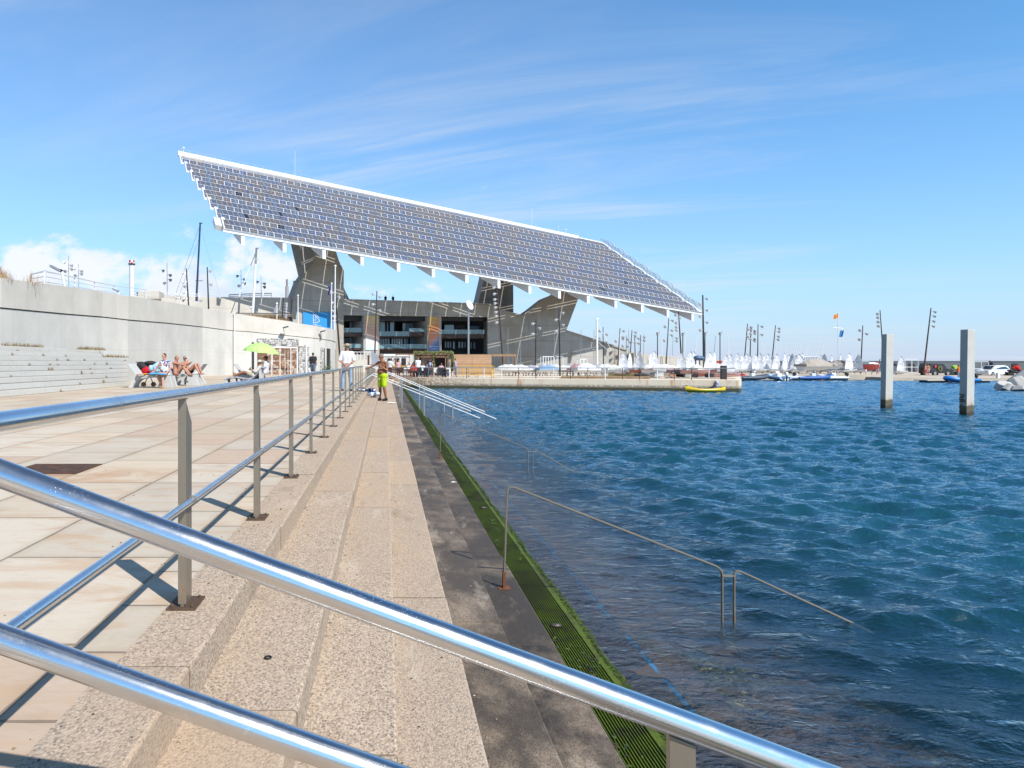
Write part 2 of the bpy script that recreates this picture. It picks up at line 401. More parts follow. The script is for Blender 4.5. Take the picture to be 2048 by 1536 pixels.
def agg_fn(wet):
    def fn(t, b):
        v = t.pos(); x, y, z = t.xyz(v)
        lvl = t.math('FLOOR', t.math('MULTIPLY', t.math('ADD', z, .02), 6.25))
        cell = t.math('FLOOR', t.math('DIVIDE', t.math('SUBTRACT', y, .37), 2.2))
        fy = t.math('MULTIPLY', t.math('FRACT', t.math('DIVIDE', t.math('SUBTRACT', y, .37), 2.2)), 2.2)
        je = t.math('MINIMUM', fy, t.math('SUBTRACT', 2.2, fy))
        A = t.white(t.comb(lvl, cell, 2.5)); B = t.white(t.comb(lvl, cell, 7.5))
        wv = t.vmath('ADD', v, t.vmath('SCALE', t.comb(t.noise(v, 90, 1), t.noise(t.mapv(v, loc=(5, 5, 5)), 90, 1), 0), .0))
        st = t.node('ShaderNodeTexVoronoi', feature='F1'); t.put(st.inputs['Vector'], t.mapv(v, (1, .72, 1), rot=(0, 0, R(20)))); st.inputs['Scale'].default_value = 122
        sr = t.xyz(t.white(st.outputs['Position'], 'Color'))
        sd = st.outputs['Distance']
        st2 = t.voro(v, 260, out='Color'); s2 = t.xyz(t.vmath('MULTIPLY', st2, t.comb(1, 1, 1)))[0]
        peb = t.ramp(sr[0], [(0, (.12, .105, .095)), (.12, (.25, .215, .185)), (.28, (.43, .36, .29)), (.46, (.54, .46, .37)), (.62, (.36, .28, .215)), (.72, (.62, .56, .48)), (.88, (.30, .28, .26)), (1, (.72, .68, .62))], 'CONSTANT')
        mortar = t.mix(s2, (.42, .35, .275), (.62, .53, .43))
        c = t.mix(t.step(sd, .78, .55), mortar, peb)
        patch = t.noise(v, .8, 5, .6)
        c = t.mix(t.math('MULTIPLY', t.step(A, .35, 1.0), .30), c, (.30, .275, .25))
        c = t.mix(t.math('MULTIPLY', t.step(B, .5, 1.0), .28), c, (.56, .42, .28))
        c = t.mix(t.math('MULTIPLY', t.step(patch, .48, .72), .30), c, (.50, .36, .23))
        c = t.mix(.26, c, (.58, .50, .40))
        if wet:
            wn = t.noise(t.mapv(v, (1.0, .7, 1)), 1.5, 9, .70, .1)
            wetf = t.math('ADD', t.math('MULTIPLY', t.step(wn, .70, .42), .58), .34)
            wetf = t.math('ADD', wetf, t.math('MULTIPLY', t.step(z, .42, .25), .12), clamp=True)
            c = t.mix(wetf, c, (.045, .040, .034))
            c = t.mix(t.math('MULTIPLY', t.step(A, .3, .9), .25), c, (.16, .13, .10))
            alg = t.math('MULTIPLY', t.step(z, .44, .22), t.step(t.noise(v, 2.5, 6, .65), .52, .75))
            c = t.mix(t.math('MULTIPLY', alg, .55), c, (.085, .085, .04))
            t.put(b.inputs['Roughness'], t.math('SUBTRACT', .8, t.math('MULTIPLY', wetf, .25)))
        else: b.inputs['Roughness'].default_value = .85
        salt = t.noise(t.mapv(v, (1, .35, 1)), 3.2, 7, .7, .3); c = t.mix(t.math('MULTIPLY', t.step(salt, .56, .68), .28), c, (.70, .66, .58)); c = t.mix(t.math('MULTIPLY', t.step(salt, .42, .33), .30), c, (.20, .17, .13))
        ft = t.noise(t.mapv(v, (6, .6, 6)), 2, 4, .6)
        c = t.mix(1.0, c, (.97, .89, .82), 'MULTIPLY')
        j = t.step(je, .006, .002)
        c = t.mix(t.math('MULTIPLY', j, .55), c, (.16, .12, .09))
        t.put(b.inputs['Base Color'], c); b.inputs['Specular IOR Level'].default_value = .3
        h = t.math('SUBTRACT', t.math('MULTIPLY', t.step(sd, .7, .2), .8), t.math('MULTIPLY', j, 2))
        t.put(b.inputs['Normal'], t.bump(h, .55, .003))
    return fn
M['agg'] = mat('pebble_concrete', agg_fn(False)); M['aggwet'] = mat('wet_pebble_concrete', agg_fn(True))

# promenade deck (z = 1.1)
m = MB()
Y0, Y1 = -6.0, 66.0
m.b2((-60, Y0, .2), (-.99, 110, 1.10))
m.build('promenade', M['deck']); tag(bpy.data.objects['promenade'], kind='structure')
# stepped edge: kerb course and treads, each a long course of slabs with a chamfered nose
edges = [-.99, -.71, -.325, .04, .40, .77, 1.13]
tops = [1.10, .94, .78, .62, .46, .30]
def course(x0, x1, ztop, name_mat, nose=.012):
    mm = MB(); rnd = random.Random(int(ztop*100))
    y = .37-2.2*3; 
    while y < Y1:
        dz = rnd.uniform(-.003, .003); dxn = rnd.uniform(-.004, .004); xe = x1+dxn
        a0, a1 = y+.002, y+2.198
        prof = [(x0-.02, ztop-.5), (xe, ztop-.5), (xe, ztop-nose+dz), (xe-nose*.3, ztop-nose*.3+dz), (xe-nose, ztop+dz), (x0-.02, ztop+dz)]
        mm.hexa([(p[0], a0, p[1]) for p in prof], [(p[0], a1, p[1]) for p in prof]); y += 2.2
    return mm
for nm, lst in (('agg', [0, 1, 2, 3]), ('aggwet', [4, 5])):
    mm = MB()
    for i in lst:
        c_ = course(edges[i], edges[i+1], tops[i], nm); mm.add(c_.v, c_.f)
    o = mm.build('stepped_quay' if nm == 'agg' else 'wet_quay_steps', M[nm]); tag(o, kind='structure')

# ribbed algae-covered step (z .14)
def green_fn(t, b):
    v = t.pos(); x, y, z = t.xyz(v)
    n = t.noise(v, 1.4, 5, .65, .5); n2 = t.noise(v, 14, 4, .65); n3 = t.noise(t.mapv(v, (1, .5, 1)), 70, 3, .6)
    c = t.mix(n3, (.030, .058, .003), (.13, .18, .008))
    c = t.mix(t.math('MULTIPLY', t.step(n2, .40, .7), .8), c, (.10, .15, .006))
    bare = t.math('MULTIPLY', t.step(n, .56, .70), .8)
    c = t.mix(bare, c, (.022, .024, .012)); c = t.mix(t.math('MULTIPLY', t.step(t.noise(v, 4.5, 6, .7), .50, .62), .6), c, (.035, .040, .010))
    big = t.noise(t.mapv(v, (1, .55, 1)), 2.1, 7, .72, .4); c = t.mix(t.math('MULTIPLY', t.step(big, .50, .60), .62), c, (.050, .045, .018)); c = t.mix(t.math('MULTIPLY', t.step(big, .40, .32), .5), c, (.17, .20, .012))
    lowz = t.step(z, .132, .118)
    c = t.mix(t.math('MULTIPLY', lowz, .88), c, (.010, .018, .004))
    pale = t.math('MULTIPLY', t.step(n, .33, .25), t.step(n3, .5, .6))
    c = t.mix(pale, c, (.30, .30, .22))
    t.put(b.inputs['Base Color'], c); b.inputs['Roughness'].default_value = .62
    b.inputs['Specular IOR Level'].default_value = .35
    t.put(b.inputs['Normal'], t.bump(t.math('ADD', n3, t.math('MULTIPLY', n2, 1.0)), .6, .008))
M['green'] = mat('algae_step', green_fn)
mm = MB()
nr = 18; xw = 1.13; pitch = .0182
prof = [(1.10, -.4), (1.10, .115)]
for k in range(nr):
    a = xw+k*pitch; prof += [(a, .115), (a+.0035, .140), (a+.0095, .140), (a+.0130, .115)]
xs = xw+nr*pitch; prof += [(xs, .115), (xs+.005, .141), (1.535, .141), (1.55, .128), (1.55, -.4)]
y = .37-2.2*3
while y < Y1:
    rnd = random.Random(int(y*10)); ys = [y+.003+(2.194)*k/8 for k in range(9)]
    for a0, a1 in zip(ys[:-1], ys[1:]):
        mm.hexa([(p[0], a0, p[1]) for p in prof], [(p[0], a1, p[1]) for p in prof])
    y += 2.2
o = mm.build('algae_covered_step', M['green']); tag(o, kind='structure')

# submerged steps and sea bed
def under_fn(t, b):
    v = t.pos(); x, y, z = t.xyz(v)
    n = t.noise(v, 2.2, 6, .68, .6); n2 = t.noise(v, 18, 5, .7); n3 = t.noise(v, .7, 4, .6)
    c = t.mix(n2, (.055, .040, .040), (.26, .195, .185))
    c = t.mix(t.math('MULTIPLY', t.step(n, .46, .64), .6), c, (.17, .085, .04))
    c = t.mix(t.math('MULTIPLY', t.step(n3, .50, .66), .5), c, (.11, .12, .04))
    c = t.mix(t.math('MULTIPLY', t.math('MULTIPLY', t.step(n2, .60, .70), t.step(n, .5, .6)), .6), c, (.32, .27, .14))
    c = t.mix(t.math('MULTIPLY', t.step(z, -.9, -1.5), .6), c, (.05, .08, .05))
    ds = t.vmath('SCALE', t.comb(t.noise(v, 2.4, 5), t.noise(t.mapv(v, loc=(9, 3, 1)), 2.4, 5), 0), 1.7); wd = t.voro(t.vmath('ADD', v, ds), 1.7, 'DISTANCE_TO_EDGE'); caustic_edge = t.math('ADD', wd, t.math('MULTIPLY', t.math('SUBTRACT', t.noise(v, 3.5, 4), .5), .10))
    c = t.mix(t.math('MULTIPLY', t.math('MULTIPLY', t.step(caustic_edge, .016, .0), t.step(x, 2.1, 2.7)), t.step(n3, .47, .6)), c, (.50, .46, .20))  # thin yellow squiggles paint caustic light onto the bed
    c = t.mix(t.math('MULTIPLY', t.step(z, -.10, .0), .62), c, (.055, .040, .042))
    # worn blue safety line on the nose of the last dry step
    ln = t.math('MULTIPLY', t.step(t.math('ABSOLUTE', t.math('SUBTRACT', x, 1.925)), .020, .014), t.math('GREATER_THAN', z, -.05))
    wear = t.step(t.noise(t.mapv(v, (5, 1.9, 1)), 2.9, 6, .75), .46, .50)
    wear2 = t.step(t.math('MODULO', y, 1.9), .25, .45)
    wf = t.math('MULTIPLY', ln, t.math('MULTIPLY', wear, wear2))
    c = t.mix(t.math('MULTIPLY', wf, .80), c, (.03, .20, .42))
    t.put(b.inputs['Base Color'], c)
    t.put(b.inputs['Roughness'], t.math('ADD', .12, t.math('MULTIPLY', n2, .5)))
    t.put(b.inputs['Normal'], t.bump(t.math('ADD', n, t.math('MULTIPLY', n2, 1.2)), .7, .02))
M['under'] = mat('weed_covered_concrete', under_fn)
mm = MB()
zz = .008; x0 = 1.55
k = 0
while zz > -1.5:
    x1 = x0+(.40 if k == 0 else .42)
    mm.b2((x0-.03, -6, zz-.6), (x1, Y1, zz)); x0 = x1; zz -= .17; k += 1
tag(mm.build('submerged_steps', M['under']), kind='structure')
mm = MB(); nx, ny = 40, 60
vs = []; rnd = random.Random(5)
for j in range(ny+1):
    for i in range(nx+1):
        X = 5.2+i/nx*(120); Y = -6+j/ny*110
        vs.append((X, Y, -1.42-min(2.6, (X-5.2)*.22)+rnd.uniform(-.08, .08)))
mm.add(vs, [(j*(nx+1)+i, j*(nx+1)+i+1, (j+1)*(nx+1)+i+1, (j+1)*(nx+1)+i) for j in range(ny) for i in range(nx)])
tag(mm.build('seabed', M['under'], smooth=True), kind='structure')
mm = MB(); mm.b2((-4000, -3000, -7), (6000, 12000, -6)); tag(mm.build('deep_ground', M['under']), kind='structure')

# sea surface: summed short-crested wind waves
def water_fn(t, b):
    v = t.pos(); x, y, z = t.xyz(v)
    r1 = t.noise(t.mapv(v, (1.0, 1.7, 1), rot=(0, 0, R(-18))), 3.6, 5, .62, .35)
    r2 = t.noise(t.mapv(v, (1.0, 1.5, 1), rot=(0, 0, R(12))), 12.0, 3, .6, .3)
    shal = t.step(x, 5.0, 1.9)
    h = t.math('ADD', t.math('MULTIPLY', r1, 1.0), t.math('MULTIPLY', r2, t.math('SUBTRACT', .22, t.math('MULTIPLY', shal, .08))))
    nb = t.bump(h, t.math('SUBTRACT', .62, t.math('MULTIPLY', shal, .20)), .085)
    out = t.n['Material Output']
    fr = t.node('ShaderNodeFresnel'); fr.inputs['IOR'].default_value = 1.30; t.put(fr.inputs['Normal'], nb)
    gl = t.node('ShaderNodeBsdfGlossy'); gl.inputs['Roughness'].default_value = .045; t.put(gl.inputs['Normal'], nb); t.put(gl.inputs['Color'], (.80, .90, 1.0))
    tr = t.node('ShaderNodeBsdfTransparent'); t.put(tr.inputs['Color'], (.90, .97, .97))
    df = t.node('ShaderNodeBsdfDiffuse'); t.put(df.inputs['Normal'], nb)
    big = t.noise(t.mapv(v, (1, 1, 0)), .05, 3, .5)
    body = t.mix(t.step(y, 4, 60), (.010, .056, .082), (.008, .080, .150))
    body = t.mix(t.math('MULTIPLY', big, .5), body, (.004, .045, .080))
    t.put(df.inputs['Color'], body)
    # turbidity: the water column is longer the farther one is from the steps
    reach = t.math('ADD', x, t.math('MULTIPLY', t.math('SUBTRACT', y, 4.0), .10))
    f = t.step(reach, 1.7, 7.6)
    f = t.math('ADD', .05, t.math('MULTIPLY', f, .93), clamp=True)
    mx = t.node('ShaderNodeMixShader'); t.put(mx.inputs[0], f); t.l.new(tr.outputs[0], mx.inputs[1]); t.l.new(df.outputs[0], mx.inputs[2])
    m2 = t.node('ShaderNodeMixShader'); t.put(m2.inputs[0], fr.outputs[0]); t.l.new(mx.outputs[0], m2.inputs[1]); t.l.new(gl.outputs[0], m2.inputs[2])
    t.l.new(m2.outputs[0], out.inputs[0])
M['water'] = mat('sea_water', water_fn)
rng = np.random.default_rng(11)
NW = 64
lam = np.exp(rng.uniform(np.log(.28), np.log(2.1), NW)); kk = 2*np.pi/lam
th = R(-118)+rng.normal(0, .62, NW); ph = rng.uniform(0, 2*np.pi, NW)
amp = .0072*lam**.62*rng.uniform(.5, 1.3, NW)
def sea_h(X, Y):
    h = np.zeros_like(X); sx = np.zeros_like(X); sy = np.zeros_like(X)
    for i in range(NW):
        a = kk[i]*(np.cos(th[i])*X+np.sin(th[i])*Y)+ph[i]
        h += amp[i]*np.cos(a)+amp[i]*.22*np.cos(2*a)
        q = -amp[i]*.75*np.sin(a); sx += q*np.cos(th[i]); sy += q*np.sin(th[i])
    s = np.clip((X-1.55)/4.5, 0, 1); s = .10+.90*s*s*(3-2*s)
    return h*s*1.0, sx*s, sy*s
def axis(parts):
    out = []
    for a, b, d in parts: out += list(np.arange(a, b, d))
    return np.array(out+[parts[-1][1]])
xs = axis([(1.40, 9, .055), (9, 24, .11), (24, 90, .42), (90, 700, 12)]); ys = axis([(-1, 11, .055), (11, 32, .10), (32, 92, .30), (92, 130, 4)])
X, Y = np.meshgrid(xs, ys); H, SX, SY = sea_h(X, Y)
edgef = np.clip((700-X)/50, 0, 1)
H = H+.012
co = np.stack([X+SX*(X > 1.7), Y+SY, H], -1).reshape(-1, 3)
ny, nx = X.shape
idx = np.arange(ny*nx).reshape(ny, nx)
fa = np.stack([idx[:-1, :-1], idx[:-1, 1:], idx[1:, 1:], idx[1:, :-1]], -1).reshape(-1, 4)
me = bpy.data.meshes.new('sea'); me.vertices.add(len(co)); me.vertices.foreach_set('co', co.ravel())
me.loops.add(fa.size); me.loops.foreach_set('vertex_index', fa.ravel().astype(np.int32))
me.polygons.add(len(fa)); me.polygons.foreach_set('loop_start', np.arange(0, fa.size, 4, dtype=np.int32))
me.update(calc_edges=True); me.polygons.foreach_set('use_smooth', np.ones(len(fa), bool)); me.materials.append(M['water'])
o = bpy.data.objects.new('sea', me); C.objects.link(o); tag(o, kind='structure')
mm = MB(); mm.add([(-3000, 128, -.05), (9000, 128, -.05), (9000, 12000, -.05), (-3000, 12000, -.05)], [(0, 1, 2, 3)])
tag(mm.build('open_sea', M['water']), kind='structure')

# land behind the basin: quay with rusty streaked face, apron, slipway
M['quay'] = concrete('quay_concrete', (.60, .54, .44), streak=.45, rust=.75, dark=(.22, .19, .15))
def quay_fn(t, b):
    v = t.pos(); x, y, z = t.xyz(v)
    n = t.noise(v, .5, 6, .65); st = t.noise(t.mapv(v, (1.1, 1.1, .12)), 1.2, 6, .7); f = t.noise(v, 5, 5, .65)
    c = t.mix(n, (.66, .55, .41), (.86, .75, .58))
    c = t.mix(t.math('MULTIPLY', t.step(st, .53, .68), .8), c, (.48, .21, .07))
    c = t.mix(t.math('MULTIPLY', t.step(x, 10, 3), t.math('MULTIPLY', t.step(f, .35, .6), .75)), c, (.20, .085, .03))
    zz = t.math('ADD', z, t.math('MULTIPLY', t.math('SUBTRACT', f, .5), .35))
    c = t.mix(t.math('MULTIPLY', t.step(zz, .50, .34), t.step(f, .3, .6)), c, (.20, .17, .13))
    c = t.mix(t.step(zz, .30, .18), c, (.055, .055, .022))
    c = t.mix(t.math('MULTIPLY', t.step(z, .84, .86), .25), c, (.75, .68, .58))
    t.put(b.inputs['Base Color'], c); b.inputs['Roughness'].default_value = .85
    t.put(b.inputs['Normal'], t.bump(f, .4, .03))
M['quayface'] = mat('stained_quay', quay_fn)
M['apron'] = concrete('apron_concrete', (.52, .45, .36), streak=.15, dark=(.25, .23, .2))
QL, QR = P(846, 776, 61.0), P(1478, 784, 53.2)
QL.z = QR.z = .86
def flat(z, pts, name, m, thick=3.0, **kw):
    mm = MB(); mm.prism([(p[0], p[1], z) for p in pts][::-1], (0, 0, -thick)); o = mm.build(name, m); tag(o, kind='structure'); return o
flat(.86, [(-.8, 62.6), (1.2, 62.2), (QL.x, QL.y), (QR.x, QR.y), (27.3, 54.6), (43.5, 87.5), (43.5, 92), (-.8, 92)], 'harbour_quay', M['quayface'])
flat(.70, [(-60, 91.9), (43.4, 91.9), (43.4, 89), (60.5, 88.8), (61.5, 96.0), (62, 300), (-150, 300)], 'esplanade', M['apron'], 3)
# slipway and low apron on the right: a gently rising sheet
mm = MB(); mm.hexa([(60, 84.6, -1), (150, 78, -1), (190, 150, -1), (60, 150, -1)], [(60, 84.6, .42), (150, 78, -.12), (190, 150, .30), (60, 150, .55)])
tag(mm.build('slipway', M['apron']), kind='structure')
mm = MB(); mm.b2((-1200, 300, -2), (900, 900, .3)); tag(mm.build('far_land', M['apron']), kind='structure')
# ---------------------------------------------------------------- long retaining wall on the left
WCOL = (.66, .64, .60)
M['wall_up'] = concrete('cast_wall_upper', (.60, .57, .51), joint_u=4.4, streak=.34, dark=(.42, .39, .34))
M['wall_lo'] = concrete('cast_wall_lower', (.60, .585, .54), joint_u=2.2, joints_v=(.52,), streak=.26, holes=True, dark=(.45, .43, .39))
M['groove'] = plain('shadow_groove', (.12, .11, .10), .9)  # dark colour puts the shadow line into the recessed wall joint
wl = [(0, 28.9, 556, 616), (133, 34.9, 573, 628.5), (203, 38.6, 583.5, 634), (255, 41, 592, 640), (330, 48, 603, 646), (405, 57.8, 616, 654), (450, 61.6, 624, 660), (470, 63.0, 627, 662),
      (497, 64.2, 631, 663.5), (540, 65.2, 637.5, 668), (581, 66.0, 643, 672), (600, 66.3, 647.5, 674), (626, 67.6, 651, 676.5), (650, 69.8, 655.5, 679.5), (664, 72.6, 658.5, 682), (672, 76.5, 661.5, 685)]
W2 = [(px, Y, P(px, 0, Y).x, P(px, py, Y).z, P(px, pj, Y).z) for px, Y, py, pj in wl]
W2 = [(-120, 24.5, P(-120, 0, 26.0).x-.3, W2[0][3]-.1, W2[0][4]-.1)]+W2
ret = thing('retaining_wall', 'long pale concrete retaining wall curving along the back of the promenade', 'wall')
def wall_strip(zlo, zhi, off, name, m, lohi=None, i0=0, i1=None, parent=ret, thick=.45):
    mm = MB(); L = 0; i1 = i1 or len(W2)
    pts = W2[i0:i1]
    nrm = []
    for i, p in enumerate(pts):
        a = pts[max(i-1, 0)]; b = pts[min(i+1, len(pts)-1)]
        t = Vector((b[2]-a[2], b[1]-a[1], 0)).normalized(); nrm.append(Vector((t.y, -t.x, 0)))   # towards the promenade
    for i in range(len(pts)-1):
        p, q = pts[i], pts[i+1]
        def V(pp, n, z, o): return Vector((pp[2], pp[1], z))+n*o
        zl0, zh0, zl1, zh1 = zlo(p), zhi(p), zlo(q), zhi(q)
        seg = (Vector((q[2], q[1]))-Vector((p[2], p[1]))).length
        A = [V(p, nrm[i], zl0, off), V(q, nrm[i+1], zl1, off), V(q, nrm[i+1], zh1, off), V(p, nrm[i], zh0, off)]
        B = [V(p, nrm[i], zl0, off-thick), V(q, nrm[i+1], zl1, off-thick), V(q, nrm[i+1], zh1, off-thick), V(p, nrm[i], zh0, off-thick)]
        uv = [(L, 0), (L+seg, 0), (L+seg, 1), (L, 1)]
        fs = [(0, 1, 2, 3), (7, 6, 5, 4), (3, 2, 6, 7), (0, 4, 5, 1)]; us = [uv, uv, uv, uv]
        if i == 0: fs.append((0, 3, 7, 4)); us.append(uv)
        if i == len(pts)-2: fs.append((1, 5, 6, 2)); us.append(uv)
        mm.add(A+B, fs, us); L += seg
    return mm.build(name, m, parent)
BASE = 1.10
wall_strip(lambda p: BASE-.1, lambda p: p[4]-.02, 0, 'lower_wall', M['wall_lo'])
wall_strip(lambda p: p[4]-.02, lambda p: p[4]+.03, -.05, 'shadow_joint', M['groove'])
wall_strip(lambda p: p[4]+.03, lambda p: p[3], .05, 'parapet', M['wall_up'], thick=.6)
# terrace fill behind the wall
flat(4.6, [(-100, 26), (-16.8, 26), (-16.6, 40), (-15.9, 57), (-13.6, 65.2), (-9, 67.5), (-6.2, 78), (-6.5, 110), (-100, 110)], 'terrace', M['apron'], 5.5)

# broad steps on the left (nine risers), worn pale concrete with weeds in the joints
def lstep_fn(t, b):
    v = t.pos(); x, y, z = t.xyz(v)
    n = t.noise(v, 1.5, 6, .65); n2 = t.noise(v, 9, 5, .65)
    row = t.math('FLOOR', t.math('MULTIPLY', t.math('ADD', z, -.02), 5.0))
    yy = t.math('ADD', t.math('DIVIDE', y, 3.4), t.math('MULTIPLY', t.white(t.comb(row, 1, 1)), 5))
    fr = t.math('FRACT', yy); A = t.white(t.comb(row, t.math('FLOOR', yy), 4))
    c = t.mix(n, (.56, .545, .50), (.66, .645, .60))
    c = t.mix(t.math('MULTIPLY', A, .25), c, (.50, .49, .46))
    c = t.mix(t.math('MULTIPLY', t.step(n2, .54, .72), .42), c, (.30, .27, .22))
    c = t.mix(t.math('MULTIPLY', t.math('LESS_THAN', fr, .004), .6), c, (.14, .12, .10))
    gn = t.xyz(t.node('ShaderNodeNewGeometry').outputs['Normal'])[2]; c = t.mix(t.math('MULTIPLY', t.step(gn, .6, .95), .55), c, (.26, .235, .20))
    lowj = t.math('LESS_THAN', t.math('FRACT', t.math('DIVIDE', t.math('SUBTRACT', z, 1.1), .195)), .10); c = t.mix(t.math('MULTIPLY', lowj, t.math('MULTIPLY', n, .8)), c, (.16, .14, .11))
    t.put(b.inputs['Base Color'], c); b.inputs['Roughness'].default_value = .85
    t.put(b.inputs['Normal'], t.bump(n2, .35, .01))
M['lstep'] = mat('pale_step_concrete', lstep_fn)
mm = MB()
endpx = [None, 255, 255, 255, 255, 255, 255, 255, 203, 133]
for k in range(1, 10):
    X1 = -12.2-.35*(k-1); X0 = -16.2; z = 1.1+.195*k
    Ye = X1/((endpx[k]-CX)/F)
    prof = [(X0, 14, z-.195), (X1, 14, z-.195), (X1, Ye, z-.195), (X0, Ye+.5, z-.195)]
    mm.hexa([(p[0]+(.02 if i in (1, 2) else 0), p[1], p[2]) for i, p in enumerate(prof)], [(p[0]+(.02 if i in (1, 2) else 0), p[1], z) for i, p in enumerate(prof)])
tag(mm.build('broad_steps', M['lstep'], bevel=.012), 'wide flight of nine worn pale concrete steps below the retaining wall', 'steps')

# ---------------------------------------------------------------- the big concrete building
class Plane:
    def __init__(s, px, Y, ang):
        s.o = P(px, CY, Y); s.t = Vector((math.cos(ang), math.sin(ang), 0)); s.n = Vector((-math.sin(ang), math.cos(ang), 0))
    def pt(s, px, py, d=0):
        r = P(px, py, 1.0)-Vector((0, 0, EYE)); o = s.o+s.n*d-Vector((0, 0, EYE))
        k = o.dot(s.n)/r.dot(s.n); return Vector((0, 0, EYE))+r*k
    def poly(s, mm, pts, d0, d1, top_uv=True):
        a = [s.pt(x, y, d0) for x, y in pts]; vec = s.n*(d1-d0); n = len(a)
        vs = a+[p+vec for p in a]; fs = [tuple(range(n)), tuple(range(n, 2*n))[::-1]]+[(i, n+i, n+(i+1) % n, (i+1) % n) for i in range(n)]
        def uv(p): return ((p-s.o).dot(s.t), p.z/20.0)
        us = [[uv(vs[k]) for k in f] for f in fs]
        mm.add(vs, fs, us)
    def rect(s, mm, x0, y0, x1, y1, d0, d1): s.poly(mm, [(x0, y1), (x1, y1), (x1, y0), (x0, y0)], d0, d1)
FA = Plane(690, 133, R(30)); 
cn = FA.pt(975, 650); WR = Plane(975, cn.y, R(5))
M['bld'] = concrete('board_marked_concrete', (.46, .435, .39), joint_u=3.1, streak=.8, board=.42, dark=(.15, .135, .12), tint2=(.50, .50, .485))
M['bldr'] = concrete('weathered_concrete', (.46, .45, .42), joint_u=5.2, streak=.75, board=.30, dark=(.16, .145, .13), tint2=(.37, .32, .26))
M['bldl'] = concrete('sunlit_concrete', (.56, .53, .475), joint_u=4.0, streak=.25, board=.35, dark=(.36, .33, .28))  # paler copy of the building concrete, sunlight put into its colour
M['recess'] = plain('dark_recess', (.018, .017, .018), .7, 0, .3, .5)  # near-black colour stands in for the shade inside openings
M['shutter'] = plain('dark_timber_cladding', (.055, .028, .020), .6, 0, .4, .6)
bld = thing('concrete_building', 'huge grey board-marked concrete building under the solar canopy with three dark openings', 'building')
mm = MB(); B_ = 750
FA.poly(mm, [(687, 630.2), (975, 634.0), (981, 607.8), (942, 606), (860, 603.4), (760, 600), (690, 598.2), (687, 598.2)][::-1] and [(687, 630.2), (975, 634.0), (978, 607.4), (942, 606), (860, 603.4), (760, 600), (687, 598.2)], 0, 14)
FA.rect(mm, 727.2, 630.6, 758.8, B_, 0, 6); FA.rect(mm, 855, 632.4, 882.8, B_, 0, 6)
FA.poly(mm, [(687, 709), (976, 709), (976, 750), (687, 750)][::-1], .02, 14)
mm.build('facade', M['bld'], bld)
mm = MB(); FA.poly(mm, [(276, 700), (687, 750), (687, 598.2), (600, 595.5), (520, 594.5), (400, 594), (330, 589.5), (276, 583)], 0, 1.2)
mm.build('side_wing', M['bldl'], bld)
mm = MB(); 
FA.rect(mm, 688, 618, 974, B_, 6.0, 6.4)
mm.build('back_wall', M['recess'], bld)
mm = MB(); FA.poly(mm, [(687, 616.0), (978, 620.4), (978, 618.2), (687, 614.2)], -.06, .02)
mm.build('coping', M['bld'], bld); mm = MB(); FA.poly(mm, [(687, 599.6), (978, 609.0), (978, 607.0), (687, 597.6)], -.12, 2)
mm.build('coping', M['bld'], bld)
# central leg of the canopy, folded: a broad front blade and a darker left blade
mm = MB()
front = [(586, 750), (687, 750), (687.6, 541), (678, 522), (670, 496), (660, 452), (640, 452), (633, 510), (627, 524), (599, 563), (586, 597)]
FA.poly(mm, front, -1.2, 1.6)
mm.build('canopy_leg', M['bldr'], bld)
mm = MB()
a = [FA.pt(627, 524, -.8), FA.pt(599, 563, -.8), FA.pt(580.4, 483, 5.0), FA.pt(577, 458, 6.0), FA.pt(650, 455, 1.0), FA.pt(645, 500, -.2)]
a2 = [p+Vector((.6, 1.2, 0)) for p in a]
mm.hexa(a, a2); mm.build('canopy_leg', M['bldr'], bld)
mm = MB(); a = [FA.pt(686, 572, 1.7), FA.pt(698, 598, 6), FA.pt(698, 640, 6), FA.pt(686, 640, 1.7)]; mm.hexa(a, [p+Vector((0, 1.5, 0)) for p in a]); mm.build('buttress', M['bldr'], bld)
# right wing with its horn-like leg
mm = MB()
WR.poly(mm, [(975, 750), (1372, 750), (1372, 726), (1315, 713), (1271, 706.5), (1253, 698), (1221, 688), (1171, 672), (1133, 660), (1160, 588), (1157, 576), (1125, 576), (1110, 588), (1089, 596.5), (1063, 617), (1045, 629.8), (1004, 619.5), (981, 607.6), (975.3, 607.2)], 0, 4)
mm.build('right_wing', M['bldr'], bld)
mm = MB(); WR.poly(mm, [(981, 611), (1004, 622.6), (1045, 633), (1063, 621), (1063, 617), (1045, 629.8), (1004, 619.5), (981, 607.6)], -.25, .05)
mm.build('coping', M['bldr'], bld); mm = MB(); WR.poly(mm, [(1133, 663.5), (1171, 675.5), (1221, 691), (1253, 701), (1253, 698), (1221, 688), (1171, 672), (1133, 660)], -.25, .05)
mm.build('coping', M['bldr'], bld)
mm = MB(); WR.poly(mm, [(955, 660), (1027, 660), (1026.5, 555), (1026, 515), (976, 515), (969, 552), (957, 604.5)], 14, 20); mm.build('canopy_leg', M['bldr'], bld, )
# low pale end block
mm = MB(); WR.poly(mm, [(1268, 750), (1462, 750), (1462, 726), (1430, 718.5), (1340, 712.6), (1292, 707.5), (1268, 706)], -3, 2); mm.build('end_block', M['bldl'], bld)

